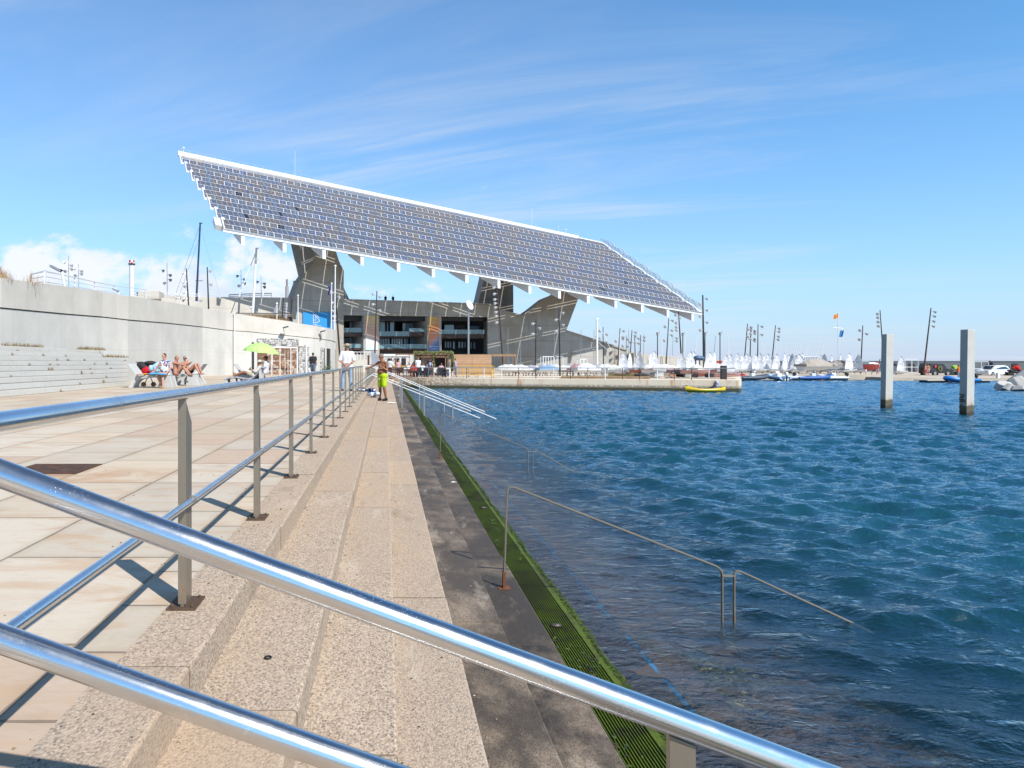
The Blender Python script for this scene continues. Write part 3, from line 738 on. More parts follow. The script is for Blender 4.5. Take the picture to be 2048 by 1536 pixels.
# interiors behind the three openings
M['winblue'] = plain('sky_blue_glass', (.20, .33, .42), .12, 0, .25, .35, coat=.6)  # blue tint stands in for the sky mirrored in the panes
M['winpale'] = plain('pale_sky_glass', (.34, .50, .58), .12, 0, .25, .4, coat=.6)  # lighter version of the same painted sky reflection
def glass_fn(t, b):
    b.inputs['Base Color'].default_value = (.35, .55, .62, 1); b.inputs['Roughness'].default_value = .06
    b.inputs['Alpha'].default_value = .34; b.inputs['Specular IOR Level'].default_value = .8
M['rail_glass'] = mat('balustrade_glass', glass_fn)
M['mull'] = plain('window_frame', (.16, .15, .14), .5)
M['brownw'] = plain('brown_panels', (.085, .035, .020), .6, 0, .4, .8)
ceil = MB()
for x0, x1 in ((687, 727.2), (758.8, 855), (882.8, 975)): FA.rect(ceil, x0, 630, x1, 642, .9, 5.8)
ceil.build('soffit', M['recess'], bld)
fl = MB()
FA.rect(fl, 687, 664.5, 727, 673.5, .6, 5); FA.rect(fl, 758.8, 664, 818, 675, .5, 5); FA.rect(fl, 818, 664, 855, 673, 1.2, 5); FA.rect(fl, 883, 668, 969, 676.5, .8, 5); FA.rect(fl, 687, 696, 727, 700, 1.0, 5); FA.rect(fl, 758.8, 696.8, 855, 699.6, .4, 5)
fl.build('floor_slab', M['shutter'], bld)
bb = MB(); FA.rect(bb, 687, 700, 727, 716, 1.6, 5); FA.rect(bb, 758.8, 699.6, 855, 718, 1.2, 5); bb.build('plinth', M['brownw'], bld)
rw = random.Random(4)
def win(x0, y0, x1, y1, d=4.2, m='winblue', nm=1):
    k = MB(); FA.rect(k, x0, y0, x1, y1, d, d+.15); o = k.build('window', M[m], bld)
    f = MB(); e = .35
    FA.rect(f, x0, y0, x0+e, y1, d-.1, d); FA.rect(f, x1-e, y0, x1, y1, d-.1, d)
    for i in range(1, nm+1):
        xm = x0+(x1-x0)*i/(nm+1); FA.rect(f, xm-.25, y0, xm+.25, y1, d-.12, d)
    FA.rect(f, x0, y0, x1, y0+e, d-.11, d-.01)
    f.build('frame', M['mull'], o)
for a in ((702, 640, 705.5, 662, 'winpale', 0), (707, 640, 712, 662, 'winpale', 0), (720, 642, 727, 662, 'winblue', 0), (760, 643.5, 771, 663, 'winpale', 0), (774, 644, 777, 663, 'winblue', 0), (780, 644, 789, 663, 'winpale', 0),
          (805, 646, 827, 663.5, 'winblue', 2), (836, 647, 854, 664, 'winpale', 1), (889, 649.5, 909, 666, 'winpale', 0), (912, 652, 930, 667, 'recess', 0), (940, 652, 959, 668, 'winblue', 0),
          (689, 676, 699, 695, 'winblue', 1), (702, 676, 724, 690, 'winblue', 1),
          (760, 677, 780, 696, 'winpale', 3), (783, 677, 806, 696, 'winpale', 4), (808, 677, 817, 696, 'winblue', 1), (820, 674, 832, 696, 'winblue', 2), (843, 675, 852, 690, 'winpale', 1)):
    win(*a[:4], m=a[4], nm=a[5])
for x in (890, 895, 900, 906, 917, 923, 929, 941, 947): win(x, 683+(x-890)*.02, x+rw.uniform(2.6, 4.4), 695+rw.uniform(0, 3), m='winblue', nm=0)
for (x0, x1, ya, yb, d) in ((687, 727, 656.5, 664.5, .5), (759, 818, 663.5, 672, .35), (818, 855, 657, 664, 1.0), (883, 969, 660, 668, .7), (687, 727, 688, 696, .9), (759, 855, 689, 697, .3)):
    k = MB(); FA.rect(k, x0, ya, x1, yb, d, d+.03); o = k.build('balcony_glass', M['rail_glass'], bld)
    k = MB(); FA.rect(k, x0, ya-.5, x1, ya, d-.03, d+.08); k.build('handrail', M['grey_metal'], o)
M['furn'] = plain('cafe_furniture', (.45, .50, .54), .6, 0, .3, 2)
M['folk'] = plain('dark_clothes', (.03, .035, .045), .9, 0, .5, 3)
# banners hung on the two piers
def banner_fn(stops, diag):
    def fn(t, b):
        uv = t.coord('UV'); x, y, _ = t.xyz(uv)
        n = t.noise(t.mapv(uv, (2, 3, 1)), 2.2, 3, .5)
        f = t.math('ADD', t.math('ADD', y, t.math('MULTIPLY', t.math('SUBTRACT', x, .5), diag)), t.math('MULTIPLY', t.math('SUBTRACT', n, .5), .10))
        t.put(b.inputs['Base Color'], t.ramp(f, stops)); b.inputs['Roughness'].default_value = .6
    return fn
M['ban1'] = mat('faded_banner', banner_fn([(0, (.50, .66, .76)), (.12, (.60, .66, .72)), (.26, (.66, .62, .62)), (.42, (.62, .40, .30)), (.6, (.58, .33, .24)), (.78, (.60, .42, .26)), (1, (.60, .48, .20))], .15))
M['ban2'] = mat('orange_blue_banner', banner_fn([(0, (.03, .16, .40)), (.14, (.08, .16, .40)), (.24, (.26, .26, .42)), (.36, (.60, .26, .16)), (.6, (.62, .22, .10)), (.8, (.60, .30, .10)), (1, (.62, .42, .14))], -.25))
def banner(x0, y0, x1, y1, m, label, marks):
    mm = MB(); q = [FA.pt(x0, y1, -.16), FA.pt(x1, y1, -.16), FA.pt(x1, y0, -.16), FA.pt(x0, y0, -.16)]
    q2 = [p+FA.n*.05 for p in q]; u = [(0, 0), (1, 0), (1, 1), (0, 1)]
    mm.add(q+q2, [(0, 1, 2, 3), (7, 6, 5, 4), (0, 4, 5, 1), (1, 5, 6, 2), (2, 6, 7, 3), (3, 7, 4, 0)], [u]*6)
    o = tag(mm.build('banner', m), label, 'banner', 'banners on the concrete piers')
    mk = MB()
    for (ax, ay, bx, by) in marks: FA.rect(mk, ax, ay, bx, by, -.20, -.161)
    mk.build('lettering', M['white'], o); return o
def dashes(x0, x1, y, h, n, seed):
    r = random.Random(seed); out = []; x = x0
    while x < x1: wv = r.uniform(.5, 1.1); out.append((x, y, min(x+wv, x1), y+h*r.uniform(.7, 1))); x += wv+.35
    return out
banner(731, 630.8, 756, 700, M['ban1'], 'faded orange to pale blue vertical banner on the left concrete pier', dashes(736, 752, 653, .9, 9, 1)+dashes(738, 749, 657, .9, 7, 2)+dashes(733, 747, 691, 1.2, 8, 3)+dashes(733, 745, 695, 1.2, 8, 4))
banner(857.5, 633, 878, 703, M['ban2'], 'orange banner with blue foot on the right concrete pier', dashes(861, 874, 645.5, .8, 9, 5)+dashes(860.5, 875, 665.5, 1.6, 8, 6)+dashes(861, 874, 680, .8, 8, 7)+dashes(862, 876, 692.5, 1.2, 8, 8)+dashes(862, 875, 697, 1.2, 8, 9)+[(859.5, 692, 861.2, 694)])
# blue banner with the outline of a boat
M['blueban'] = plain('blue_banner', (.015, .26, .62), .55, 0, .08, .3)
mm = MB(); FA.poly(mm, [(606, 650.5), (666, 660.5), (666, 625.5), (606, 624)], -1.45, -1.35)
o = tag(mm.build('boat_banner', M['blueban']), 'bright blue banner with a white sailing boat outline low on the tower', 'banner')
mk = MB()
def ln(x0, y0, x1, y1, w=.45):
    a = FA.pt(x0, y0, -1.5); b = FA.pt(x1, y1, -1.5); mk.tube([a, b], w*.05, 4)
for s_ in ((626.5, 627, 626.5, 647), (626.5, 627, 639, 641), (631.5, 628, 638, 636), (631.5, 628, 631.5, 640), (627, 645.5, 637, 644), (639, 641, 636, 645), (626.5, 640, 631, 641)): ln(*s_, w=1.1)
for a_ in dashes(627, 635, 648, 1.6, 5, 11)+dashes(627, 643, 651.3, .9, 9, 12): FA.rect(mk, *a_, -1.5, -1.451)
mk.build('emblem', M['white'], o)

# two people leaning at the roof edge, done later with the crowd
# ---------------------------------------------------------------- the photovoltaic canopy
U = Vector((.9175, .3825, -.1043)).normalized(); 
LP = 100.0
P0 = P(450, 456, 112.6)
wdir = Vector((-.3825, .9175, 0)).normalized(); tilt = R(35)
Vv = wdir*math.cos(tilt)+Vector((0, 0, math.sin(tilt)))
Nn = U.cross(Vv).normalized()
if Nn.z < 0: Nn = -Nn
SL = 30.7
def PV(a, b, n=0): return P0+U*a+Vv*b+Nn*n
def panel_fn(framed):
    def fn(t, b):
        x, y, _ = t.xyz(t.coord('UV'))
        cw = 1.34 if framed else .88
        cx_ = t.math('DIVIDE', x, cw); fx = t.math('FRACT', cx_); ix = t.math('FLOOR', cx_); iy = t.math('FLOOR', y); fy = t.math('FRACT', y)
        A = t.white(t.comb(ix, iy, 3 if framed else 5))
        run = t.noise(t.comb(t.math('MULTIPLY', ix, .09), t.math('MULTIPLY', iy, 1.7), 2), 1.6, 2, .6)
        f = t.step(t.math('ADD', t.math('MULTIPLY', A, .26), run), .56, .68)
        c = t.mix(f, (.085, .103, .150), (.118, .107, .108))
        c = t.mix(t.math('MULTIPLY', t.math('GREATER_THAN', A, .93), .5), c, (.04, .08, .22))
        c = t.mix(t.math('MULTIPLY', t.math('LESS_THAN', A, .004), .9), c, (.01, .012, .02))
        ed = t.math('MULTIPLY', t.math('MINIMUM', fx, t.math('SUBTRACT', 1, fx)), cw)
        rough = .16 if framed else .40
        if framed:
            eh = t.math('MINIMUM', fy, t.math('SUBTRACT', 1, fy))
            fr = t.math('MAXIMUM', t.math('LESS_THAN', ed, .036), t.math('LESS_THAN', eh, .045))
            # thin cell-gap lines inside each module
            mid = t.math('LESS_THAN', t.math('ABSOLUTE', t.math('SUBTRACT', fy, .5)), .03)
            md = t.math('LESS_THAN', t.math('ABSOLUTE', t.math('SUBTRACT', fx, .5)), .014)
            c = t.mix(t.math('MULTIPLY', t.math('MAXIMUM', mid, md), .45), c, (.45, .48, .55))
            c = t.mix(fr, c, (.80, .82, .85))
        else:
            fr = t.math('LESS_THAN', ed, .03)
            c = t.mix(t.math('MULTIPLY', fr, .55), c, (.55, .57, .62))
            fr = t.math('MULTIPLY', fr, .4)
        t.put(b.inputs['Base Color'], c)
        t.put(b.inputs['Roughness'], t.math('ADD', rough, t.math('MULTIPLY', fr, .4)))
        b.inputs['Specular IOR Level'].default_value = .55
        b.inputs['Coat Weight'].default_value = .25 if framed else 0; b.inputs['Coat Roughness'].default_value = .12
    return fn
M['pvf'] = mat('solar_modules_framed', panel_fn(True)); M['pvs'] = mat('solar_modules_flat', panel_fn(False))
can = thing('solar_canopy', 'giant tilted canopy of solar panels on a white steel frame', 'canopy')
M['catwalk'] = plain('catwalk_grating', (.13, .13, .14), .6, .2, .2, 2)
NR = 8; pv = SL/NR
def aL(b): return -4.16*(b/SL)            # left end of a row
def aR(b): return LP-4.9*(b/SL)*1.0
SEC = 3.57; GAP = .13
for r_ in range(NR):
    mm = MB(); b0 = r_*pv
    la = -.42*r_*1.0-.2; ra = LP-.62*r_
    L0 = -(r_)*(4.16/7.0); R0 = LP-(4.9/7.6)*r_
    prof = [(0.0, -.08), (1.0, .28), (3.26, .12)]     # (along slope, lift)
    a = L0; k = 0
    segs = []
    while a < R0-.5:
        nxt = min(math.floor((a+1e-6)/SEC+1)*SEC, R0); segs.append((a, nxt)); a = nxt
    for (a0, a1) in segs:
        aa0, aa1 = a0+GAP/2, a1-GAP/2
        th_ = .10
        for (s0, s1, mi, vv) in ((0, 1, 0, (2*r_, 2*r_+1)), (1, 2, 1, (r_, r_+1))):
            p0, p1 = prof[s0], prof[s1]
            q = [PV(aa0, b0+p0[0], p0[1]), PV(aa1, b0+p0[0], p0[1]), PV(aa1, b0+p1[0], p1[1]), PV(aa0, b0+p1[0], p1[1])]
            nrm = (q[1]-q[0]).cross(q[3]-q[0]).normalized(); q2 = [p-nrm*th_ for p in q]
            off = r_*.67*2
            u = [(aa0+off, vv[0]+.001), (aa1+off, vv[0]+.001), (aa1+off, vv[1]-.001), (aa0+off, vv[1]-.001)]
            mm.mat(mi); mm.add(q, [(0, 1, 2, 3)], [u])
            mm.mat(2); mm.add(q+q2, [(7, 6, 5, 4), (0, 4, 5, 1), (1, 5, 6, 2), (2, 6, 7, 3), (3, 7, 4, 0)])
    mm.build('panel_row', [M['pvf'], M['pvs'], M['white_metal']], can)
    # maintenance walkway between the rows, a little below them, and the white fascia under the lower edge
    w_ = MB()
    q = [(b0+3.38, .06), (b0+pv-.13, -.06)]
    if r_ < NR-1:
        w_.hexa([PV(L0, q[0][0], q[0][1]), PV(R0, q[0][0], q[0][1]), PV(R0, q[1][0], q[1][1]), PV(L0, q[1][0], q[1][1])], [PV(L0, q[0][0], q[0][1]-.12), PV(R0, q[0][0], q[0][1]-.12), PV(R0, q[1][0], q[1][1]-.12), PV(L0, q[1][0], q[1][1]-.12)])
    w_.tube([PV(L0, b0-.0, -.13), PV(R0, b0-.0, -.13)], .03, 4)
    w_.build('walkway', M['catwalk'], can)
# edge beams
def beam(name, a0, a1, b, n, h, wd, m='white_metal', ia=0):
    mm = MB(); A0, A1 = PV(a0, b, n), PV(a1, b, n); z = Vector((0, 0, 1)); yv = wdir
    q0 = [A0-z*h/2-yv*wd/2, A0-z*h/2+yv*wd/2, A0+z*h/2+yv*wd/2, A0+z*h/2-yv*wd/2]; q1 = [p+(A1-A0) for p in q0]
    mm.hexa(q0, q1); return mm.build(name, M[m], can)
beam('top_beam', -4.5, LP-4.9-7.0, SL-.1, .12, .80, .8)
beam('top_beam', LP-12.0, LP-5.0, SL-.3, .15, .28, .7)
beam('lower_beam', -.3, LP+1.6, -.3, -.42, .34, .4)
beam('gutter', -.2, LP+.8, -.25, -.15, .16, .30, 'grey_metal')
beam('rear_beam', 4, LP-6, SL*.55, -3.2, .7, .7); beam('rear_beam', 3, LP-6, SL*.9, -3.2, .7, .7)
# left stepped soffit plates
for r_ in range(NR):
    L0 = -(r_)*(4.16/7.0); mm = MB(); b0 = r_*pv
    a0, a1 = L0-.12, L0+.5
    q = [PV(a0, b0-.1, -.12), PV(a0, b0+pv*.98, .2), PV(a0, b0+pv*.98, .2)-Vector((0, 0, .6)), PV(a0, b0-.1, -.12)-Vector((0, 0, .25))]
    mm.prism(q, U*.5); mm.build('end_plate', M['white_metal'], can)
mm = MB(); q = [PV(-1.2, 1.6, -.4), PV(-1.2, 4.4, -.3), PV(-1.2, 4.4, -1.2), PV(-1.2, 1.6, -1.3)]; mm.prism(q, U*1.3); mm.build('end_box', M['white_metal'], can)
# cantilever ribs: deep at the front, running back up the slope; two braces underneath
ribpx = [541-66, 557, 637, 713, 784, 854, 923, 990, 1052, 1113, 1172, 1231, 1286, 1339, 1392]
for i in range(15):
    a = 2.9+i*(LP-.2-1.9)/14.35
    base_ = PV(a, -.55, -.55); back = PV(a, 9.0, -.5)
    dn = Vector((0, 0, -1)); out = (-Vv).copy(); out.z = 0; out.normalize()
    q = [base_+out*.1, base_+out*.15+dn*.75+U*.0, base_-out*.15+dn*1.30, back+dn*.25, back]
    zz_ = Vector((0, 0, 1)); q = [base_+dn*.1, base_+dn*1.5, base_+wdir*6.0+zz_*.85, base_+wdir*12+zz_*5.2, PV(a, 16.0, -.45), PV(a, 0, -.45)]
    mm = MB(); mm.prism([p-U*.3 for p in q], U*.6)
    mm.build('cantilever_rib', M['white'], can)
# stair with guard rails down the right edge
mm = MB(); sb = MB()
for r_ in range(NR):
    Ra = LP-(4.9/7.6)*r_; b0 = r_*pv; Rb = LP-(4.9/7.6)*(r_+1)
    q = [PV(Ra+.15, b0, .0), PV(Ra+1.25, b0, .0), PV(Rb+1.25, b0+pv, .15), PV(Rb+.15, b0+pv, .15)]
    sb.hexa(q, [p-Nn*.12 for p in q])
    for side_ in (.15, 1.25):
        pts = [PV(Ra+side_, b0+.1, 0), PV(Ra+side_-.1, b0+pv*.30, .1), PV(Rb+side_+.15, b0+pv*.72, .1), PV(Rb+side_, b0+pv*.98, .15)]
        for p in pts: mm.tube([p, p+Vector((0, 0, 1.15))], .05, 4)
        for hh in (.45, .8, 1.15):
            lift = [0, .35, .1, 0]
            mm.tube([p+Vector((0, 0, hh+l)) for p, l in zip(pts, lift)], .05, 4)
mm.build('stair_guard_rail', M['white_metal'], can); sb.build('edge_stair', M['white_metal'], can)
mm = MB()
n_ = 60
for i in range(n_): 
    p = PV(-4+i*(LP-9+3)/n_, SL+.1, .62); mm.tube([p, p+Vector((0, 0, .45))], .02, 3)
mm.tube([PV(-4, SL+.1, .62)+Vector((0, 0, .45)), PV(LP-9, SL+.1, .62)+Vector((0, 0, .45))], .022, 3)
for a, hh in ((18.3, 5.0), (75, 4.2), (82.5, 1.5)):
    p = PV(a, SL+.1, .5); mm.tube([p, p+Vector((0, 0, hh))], .035, 4)
mm.build('ridge_rail', M['white_metal'], can)
for a in (-3.5, 84.5):
    mm = MB(); p = PV(a, SL+.1, .5); mm.tube([p, p+Vector((0, 0, .7))], .05, 5); mm.ball(p+Vector((0, 0, .8)), .22, 8, 6)
    mm.build('camera_dome', M['white'], can)
# ---------------------------------------------------------------- promenade railing
RX, RZ = -.908, 2.2-.139
def railing(y_first, n, y_start, y_end, label, name='metal_railing'):
    t = thing(name, label, 'railing', loc=(RX, y_first, 1.1))
    def L(m): m.v = [(a-RX, b-y_first, c-1.1) for a, b, c in m.v]; return m
    mm = MB(); mm.tube([(RX, y_start, RZ), (RX, y_end, RZ)], .0245, 24)
    y = y_start+1.2
    while y < y_end: mm.tube([(RX, y-.004, RZ), (RX, y+.004, RZ)], .0253, 24); y += 6.0
    L(mm).build('top_rail', M['steel'], t, smooth='auto')
    mm = MB(); mm.tube([(RX+.02, y_start, 1.572), (RX+.02, y_end, 1.572)], .0165, 16); L(mm).build('mid_rail', M['steel'], t, smooth='auto')
    first = None
    for k in range(n):
        y = y_first+1.8*k
        if k == 0:
            mm = MB(); w_, h_ = .13, RZ-.022
            pr = [(0, 1.108), (w_, 1.108), (w_, h_-.115), (.028, h_-.004), (0, h_-.004)]
            mm.prism([(RX-.013, y+a, z) for a, z in pr], (.016, 0, 0))
            mm.box((RX-.005, y+.003, 1.58), (.036, .008, .92))
            mm.box((RX-.005, y+.015, RZ-.022), (.03, .05, .008))
            mm.tube([(RX+.02, y+.058, 1.572), (RX+.02, y+.074, 1.572)], .021, 16)
            first = L(mm).build('post', M['post'], t, bevel=.0012)
            mm = MB(); mm.box((RX-.005, y+.065, 1.104), (.13, .18, .009))
            for sx in (-.045, .045):
                for sy in (-.065, .065): mm.lathe([(.008, 0), (.008, .009), (.004, .013)], (RX-.005+sx, y+.065+sy, 1.108), 6)
            pl = L(mm).build('base_plate', M['plate'], first, bevel=.0015)
        else:
            c = copy_tree(first, t); c.location = (0, 1.8*k, 0)
            c.rotation_euler = (0, R(random.Random(k).uniform(-.4, .5)), 0) if False else (0, 0, 0)
    return t
railing(3.17-1.8*2, 16, -1.2, 26.8, 'long stainless steel railing with flat posts running along the promenade edge')
railing(31.6, 15, 31.4, 57.5, 'far length of steel railing beyond the bathing stairs', 'metal_railing')

# handrail of the flight nearest the camera, sloping down towards the water
HY = 1.29
def hp(px, py): return P(px, py, HY)
hr = thing('stair_handrail', 'thick polished handrail pair sloping down across the steps in the very foreground', 'handrail', loc=(.53, HY, .46))
def LH(m): m.v = [(a-.53, b-HY, c-.46) for a, b, c in m.v]; return m
a, b_ = hp(0, 946.5), hp(1100, 1351); dv = (b_-a)
mm = MB(); mm.tube([a-dv*.32, a+dv*1.75], .0252, 40); LH(mm).build('upper_rail', M['steel'], hr, smooth='auto')
mm = MB()
for f_ in (.155,): mm.tube([a+dv*f_, a+dv*(f_+.0025)], .02535, 40)
LH(mm).build('weld_seam', M['steel'], hr, smooth='auto')
a2, b2 = hp(0, 1276.5), hp(560, 1475); dv2 = b2-a2
mm = MB(); mm.tube([a2-dv2*.6, a2+dv2*3.2], .0252, 40); LH(mm).build('lower_rail', M['steel'], hr, smooth='auto')
mm = MB(); xr = .535; zr = a.z+(xr-a.x)*dv.z/dv.x
mm.prism([(xr-.024, HY-.008, .44), (xr+.024, HY-.008, .44), (xr+.024, HY-.008, zr-.028-.010), (xr-.024, HY-.008, zr-.028+.010)], (0, .016, 0))
p_ = LH(mm).build('post', M['post'], hr, bevel=.001)
mm = MB(); mm.box((xr, HY, .466), (.14, .12, .01)); LH(mm).build('base_plate', M['plate'], p_)

# slim bathing handrails that run down into the water
def bath_rail(px_post, py_base, ztop, x_in, z_in, x_end, Yb, label, slant=.03):
    x0 = P(px_post, 0, Yb).x; z0 = .30
    t = thing('bathing_handrail', label, 'handrail', 'slim handrails stepping down into the water', loc=(x0, Yb, z0))
    def L(m): m.v = [(a-x0, b-Yb, c-z0) for a, b, c in m.v]; return m
    def bent(pts, r=.07, n=6):
        out = [Vector(pts[0])]
        for i in range(1, len(pts)-1):
            p = Vector(pts[i]); a = (Vector(pts[i-1])-p).normalized(); c = (Vector(pts[i+1])-p).normalized()
            for k in range(n+1):
                s = k/n; out.append((p+a*r)*(1-s)**2+p*2*s*(1-s)+(p+c*r)*s*s)
        return out+[Vector(pts[-1])]
    m1 = MB(); m1.tube(bent([(x0, Yb, z0+.10), (x0+slant, Yb, ztop), (x_in, Yb, z_in), (x_in, Yb, -.10)]), .0095, 8, flat=(1.0, 1.5), up=(1, 0, 0)); L(m1).build('rail', M['post'], t, smooth='auto')
    m2 = MB(); m2.tube(bent([(x_in+.10, Yb, -.10), (x_in+.10, Yb, z_in+.0), (x_end, Yb, -.02), (x_end+.12, Yb, -.08)]), .0095, 8, flat=(1.0, 1.5), up=(1, 0, 0)); L(m2).build('rail', M['post'], t, smooth='auto')
    m3 = MB(); m3.box((x_in+.05, Yb, z_in-.06), (.11, .03, .012)); L(m3).build('link', M['post'], t)
    m4 = MB(); m4.box((x0, Yb, z0+.07), (.022, .045, .14)); m4.box((x0, Yb, z0+.003), (.10, .10, .008)); L(m4).build('foot', M['rust'], t)
    return t
bath_rail(1008, 1180, 2.2-1.03, P(1440, 0, 6.02).x, 2.2-1.735, P(1700, 0, 6.1).x, 5.98, 'nearest slim steel handrail dipping into the water beyond the green step')
bath_rail(880, 917, 2.2-1.01, P(1056, 0, 14.1).x, 2.2-1.705, P(1155, 0, 14.1).x, 14.1, 'second slim steel handrail dipping into the water, farther along the steps')
# twin bright stair rails where the two men stand
for (Yb, xe, lab) in ((27.4, P(994, 0, 27.2).x, 'bright double stair rail behind the man in lime shorts, nearer of the pair'), (31.4, P(966, 0, 32).x, 'bright double stair rail, farther of the pair by the bathing stairs')):
    t = thing('bathing_stair_rail', lab, 'handrail', 'double stair rails down to the water', loc=(RX, Yb, 1.1))
    def L(m): m.v = [(a-RX, b-Yb, c-1.1) for a, b, c in m.v]; return m
    for k, dzr in enumerate((0, -.32)):
        mm = MB(); mm.tube([(RX+.05, Yb, RZ+dzr+(.0 if k == 0 else -.22)), (RX+.35, Yb, RZ+dzr-.02), (xe-.62*k, Yb, .05)] if k else [(RX, Yb, RZ), (RX+.3, Yb, RZ-.01), (xe, Yb, .02)], .017, 10)
        L(mm).build('upper_rail' if k == 0 else 'lower_rail', M['white_metal'], t, smooth='auto')
    for x in (.60, 1.46, 2.56):
        zt = RZ-.01+(x-(RX+.3))*(.02-RZ+.01)/(xe-RX-.3); zb = {.60: .46, 1.46: .14, 2.56: -.9}[x]
        mm = MB(); mm.box((x, Yb, (zt+zb)/2-.01), (.05, .05, zt-zb-.02)); L(mm).build('post', M['grey_metal'], t)

# rusty iron cover let into the paving
mm = MB(); mm.box((-3.42, 7.32, 1.104), (.72, .66, .012)); 
def cover_fn(t, b):
    v = t.pos(); n = t.noise(v, 9, 6, .7); n2 = t.noise(v, 60, 3, .6)
    c = t.mix(t.step(n, .35, .65), (.028, .016, .011), (.115, .045, .018)); c = t.mix(t.math('MULTIPLY', t.step(n2, .6, .75), .6), c, (.25, .11, .04))
    t.put(b.inputs['Base Color'], c); b.inputs['Roughness'].default_value = .9; t.put(b.inputs['Normal'], t.bump(t.math('ADD', n, n2), .8, .01))
tag(mm.build('manhole_cover', mat('rusted_iron', cover_fn), bevel=.004), 'rusty square iron cover let into the pale paving', 'manhole cover')
# litter and small things on the steps
M['paper'] = plain('paper', (.78, .78, .76), .8, 0, .1, 20)
def scrap(p, s, label, seed, m='paper', cat='litter'):
    r = random.Random(seed); n = 9; vs = []
    for k in range(n):
        a = 2*math.pi*k/n; rr = s*r.uniform(.6, 1.15); vs.append(Vector((math.cos(a)*rr, math.sin(a)*rr*.8, r.uniform(.006, .06)*s*2)))
    vs.append(Vector((0, 0, s*.3))); vs2 = [v+Vector((0, 0, .004)) for v in vs]
    mm = MB(); fs = [(k, (k+1) % n, n) for k in range(n)]; mm.add([v+Vector(p) for v in vs2], fs); mm.add([v+Vector(p)-Vector((0, 0, .003)) for v in vs2], [f[::-1] for f in fs])
    tag(mm.build('crumpled_paper', M[m]), label, cat)
scrap(G(781, 807, .625)+Vector((0, 0, 0)), .21, 'crumpled white paper on the steps right of the man in lime shorts', 2)
scrap(G(797, 791, .465), .08, 'tiny scrap of white paper on a dark step near the stair rails', 3)
scrap(G(908, 965, .305), .055, 'scrap of white paper on the wet dark step beside the green step', 4)
# an old iron ring lying on the second tread, a shell on the green step
mm = MB(); c_ = G(536, 1316, .945); mm.tube([c_+Vector((.014*math.cos(a), .014*math.sin(a), .003)) for a in np.linspace(0, 6.0, 14)], .0035, 5); tag(mm.build('iron_ring', M['black']), 'small dark iron ring lying on the pebbly tread', 'ring')
for i, (px, py, s, lab) in enumerate(((1112, 1252, .045, 'flat brown limpet-like stone on the green step, nearer the camera'), (966, 1016, .05, 'flat dark stone on the green step, farther away'))):
    c_ = G(px, py, .145); mm = MB(); mm.ball(c_+Vector((0, 0, .004)), (s, s*.5, .018), 12, 8); tag(mm.build('stone', plain('wet_stone_%d' % i, (.07, .06, .05), .4, 0, .4, 40), smooth=True), lab, 'stone')
# dark puddled stain is part of the step material; weeds: tufts on the left steps and dry grass on the wall
def tuft(c, n, h, spread, col, name, label, cat, seed, kind=None):
    r = random.Random(seed); mm = MB(); mats = [plain('%s_%d' % (name, i), cc, .8, 0, .3, 20) for i, cc in enumerate(col)]
    for i in range(n):
        a = r.uniform(0, 6.28); d0 = r.uniform(0, spread)**1.0; b0 = Vector(c)+Vector((math.cos(a)*d0, math.sin(a)*d0*1.0, 0))
        hh = h*r.uniform(.45, 1.0)*(1-.4*d0/max(spread, .01)); ln_ = Vector((r.uniform(-.35, .35), r.uniform(-.35, .35), 0))*hh
        side = Vector((math.cos(a+1.5), math.sin(a+1.5), 0))*max(.006, hh*.016)
        mm.mat(r.randrange(len(mats)))
        p1 = b0+Vector((0, 0, hh*.55))+ln_*.3; p2 = b0+Vector((0, 0, hh))+ln_
        mm.add([b0-side, b0+side, p1+side*.8, p1-side*.8, p2], [(0, 1, 2, 3), (3, 2, 4)])
    o = mm.build(name, mats); tag(o, label, cat)
    if kind: tag(o, kind=kind)
    return o
STRAW = [(.50, .32, .17), (.60, .42, .24), (.36, .20, .10)]
p_ = P(2, 556, 29.3)
tuft((p_.x-.3, 29.6, p_.z-.15), 700, .80, .62, STRAW, 'dry_grass', 'clump of dry straw-coloured grass on top of the wall at far left', 'grass', 1)
tuft((P(58, 560, 31.5).x, 31.6, P(58, 562, 31.5).z-.2), 60, .75, .9, STRAW, 'dry_grass', 'sparse dry stalks on the wall right of the big grass clump', 'grass', 2)
rg = random.Random(9); GRN = [(.16, .17, .07), (.33, .24, .12), (.24, .12, .06)]
wi = 0
for (px, py, Y) in ((22, 777, 22.7), (22, 763, 23.2), (58, 700, 28), (33, 737, 24.8), (66, 737, 24.9), (98, 740, 24.6), (107, 733, 25.1), (133, 728, 25.5), (152, 737, 24.9), (135, 763, 23.1), (16, 690, 28.8), (40, 692, 28.9), (118, 716, 26.6), (77, 748, 24.0), (170, 737, 27.2), (152, 709, 30.5), (225, 716, 39.5), (238, 716, 39.8), (212, 716, 38.2), (147, 710, 32), (60, 714, 26.8), (88, 724, 25.6), (190, 728, 31)):
    pass
places = []
for k in range(1, 10):
    X1 = -12.2-.35*(k-1)
    for _ in range(5 if k > 3 else 2):
        Ym = X1/((255-CX)/F) if k < 8 else 33
        Yy = rg.uniform(21, Ym-.5); places.append((X1+.03 if rg.random() < .6 else X1-.30, Yy, 1.1+.195*(k-1) if rg.random() < .5 else 1.1+.195*k))
for i, (x, y, z) in enumerate(places):
    if not any(abs(z-(1.1+.195*k)) < .01 for k in range(10)): continue
    k = round((z-1.1)/.195); X1 = -12.2-.35*(k-1) if k >= 1 else -12.2
    x = X1-.30 if k >= 1 else -12.17
    tuft((x, y, z), 26, rg.uniform(.10, .24), .10, GRN, 'weed_tuft', 'small weed tuft in a joint of the broad pale steps', 'weed', 50+i)
    o = bpy.data.objects[-1] if False else None
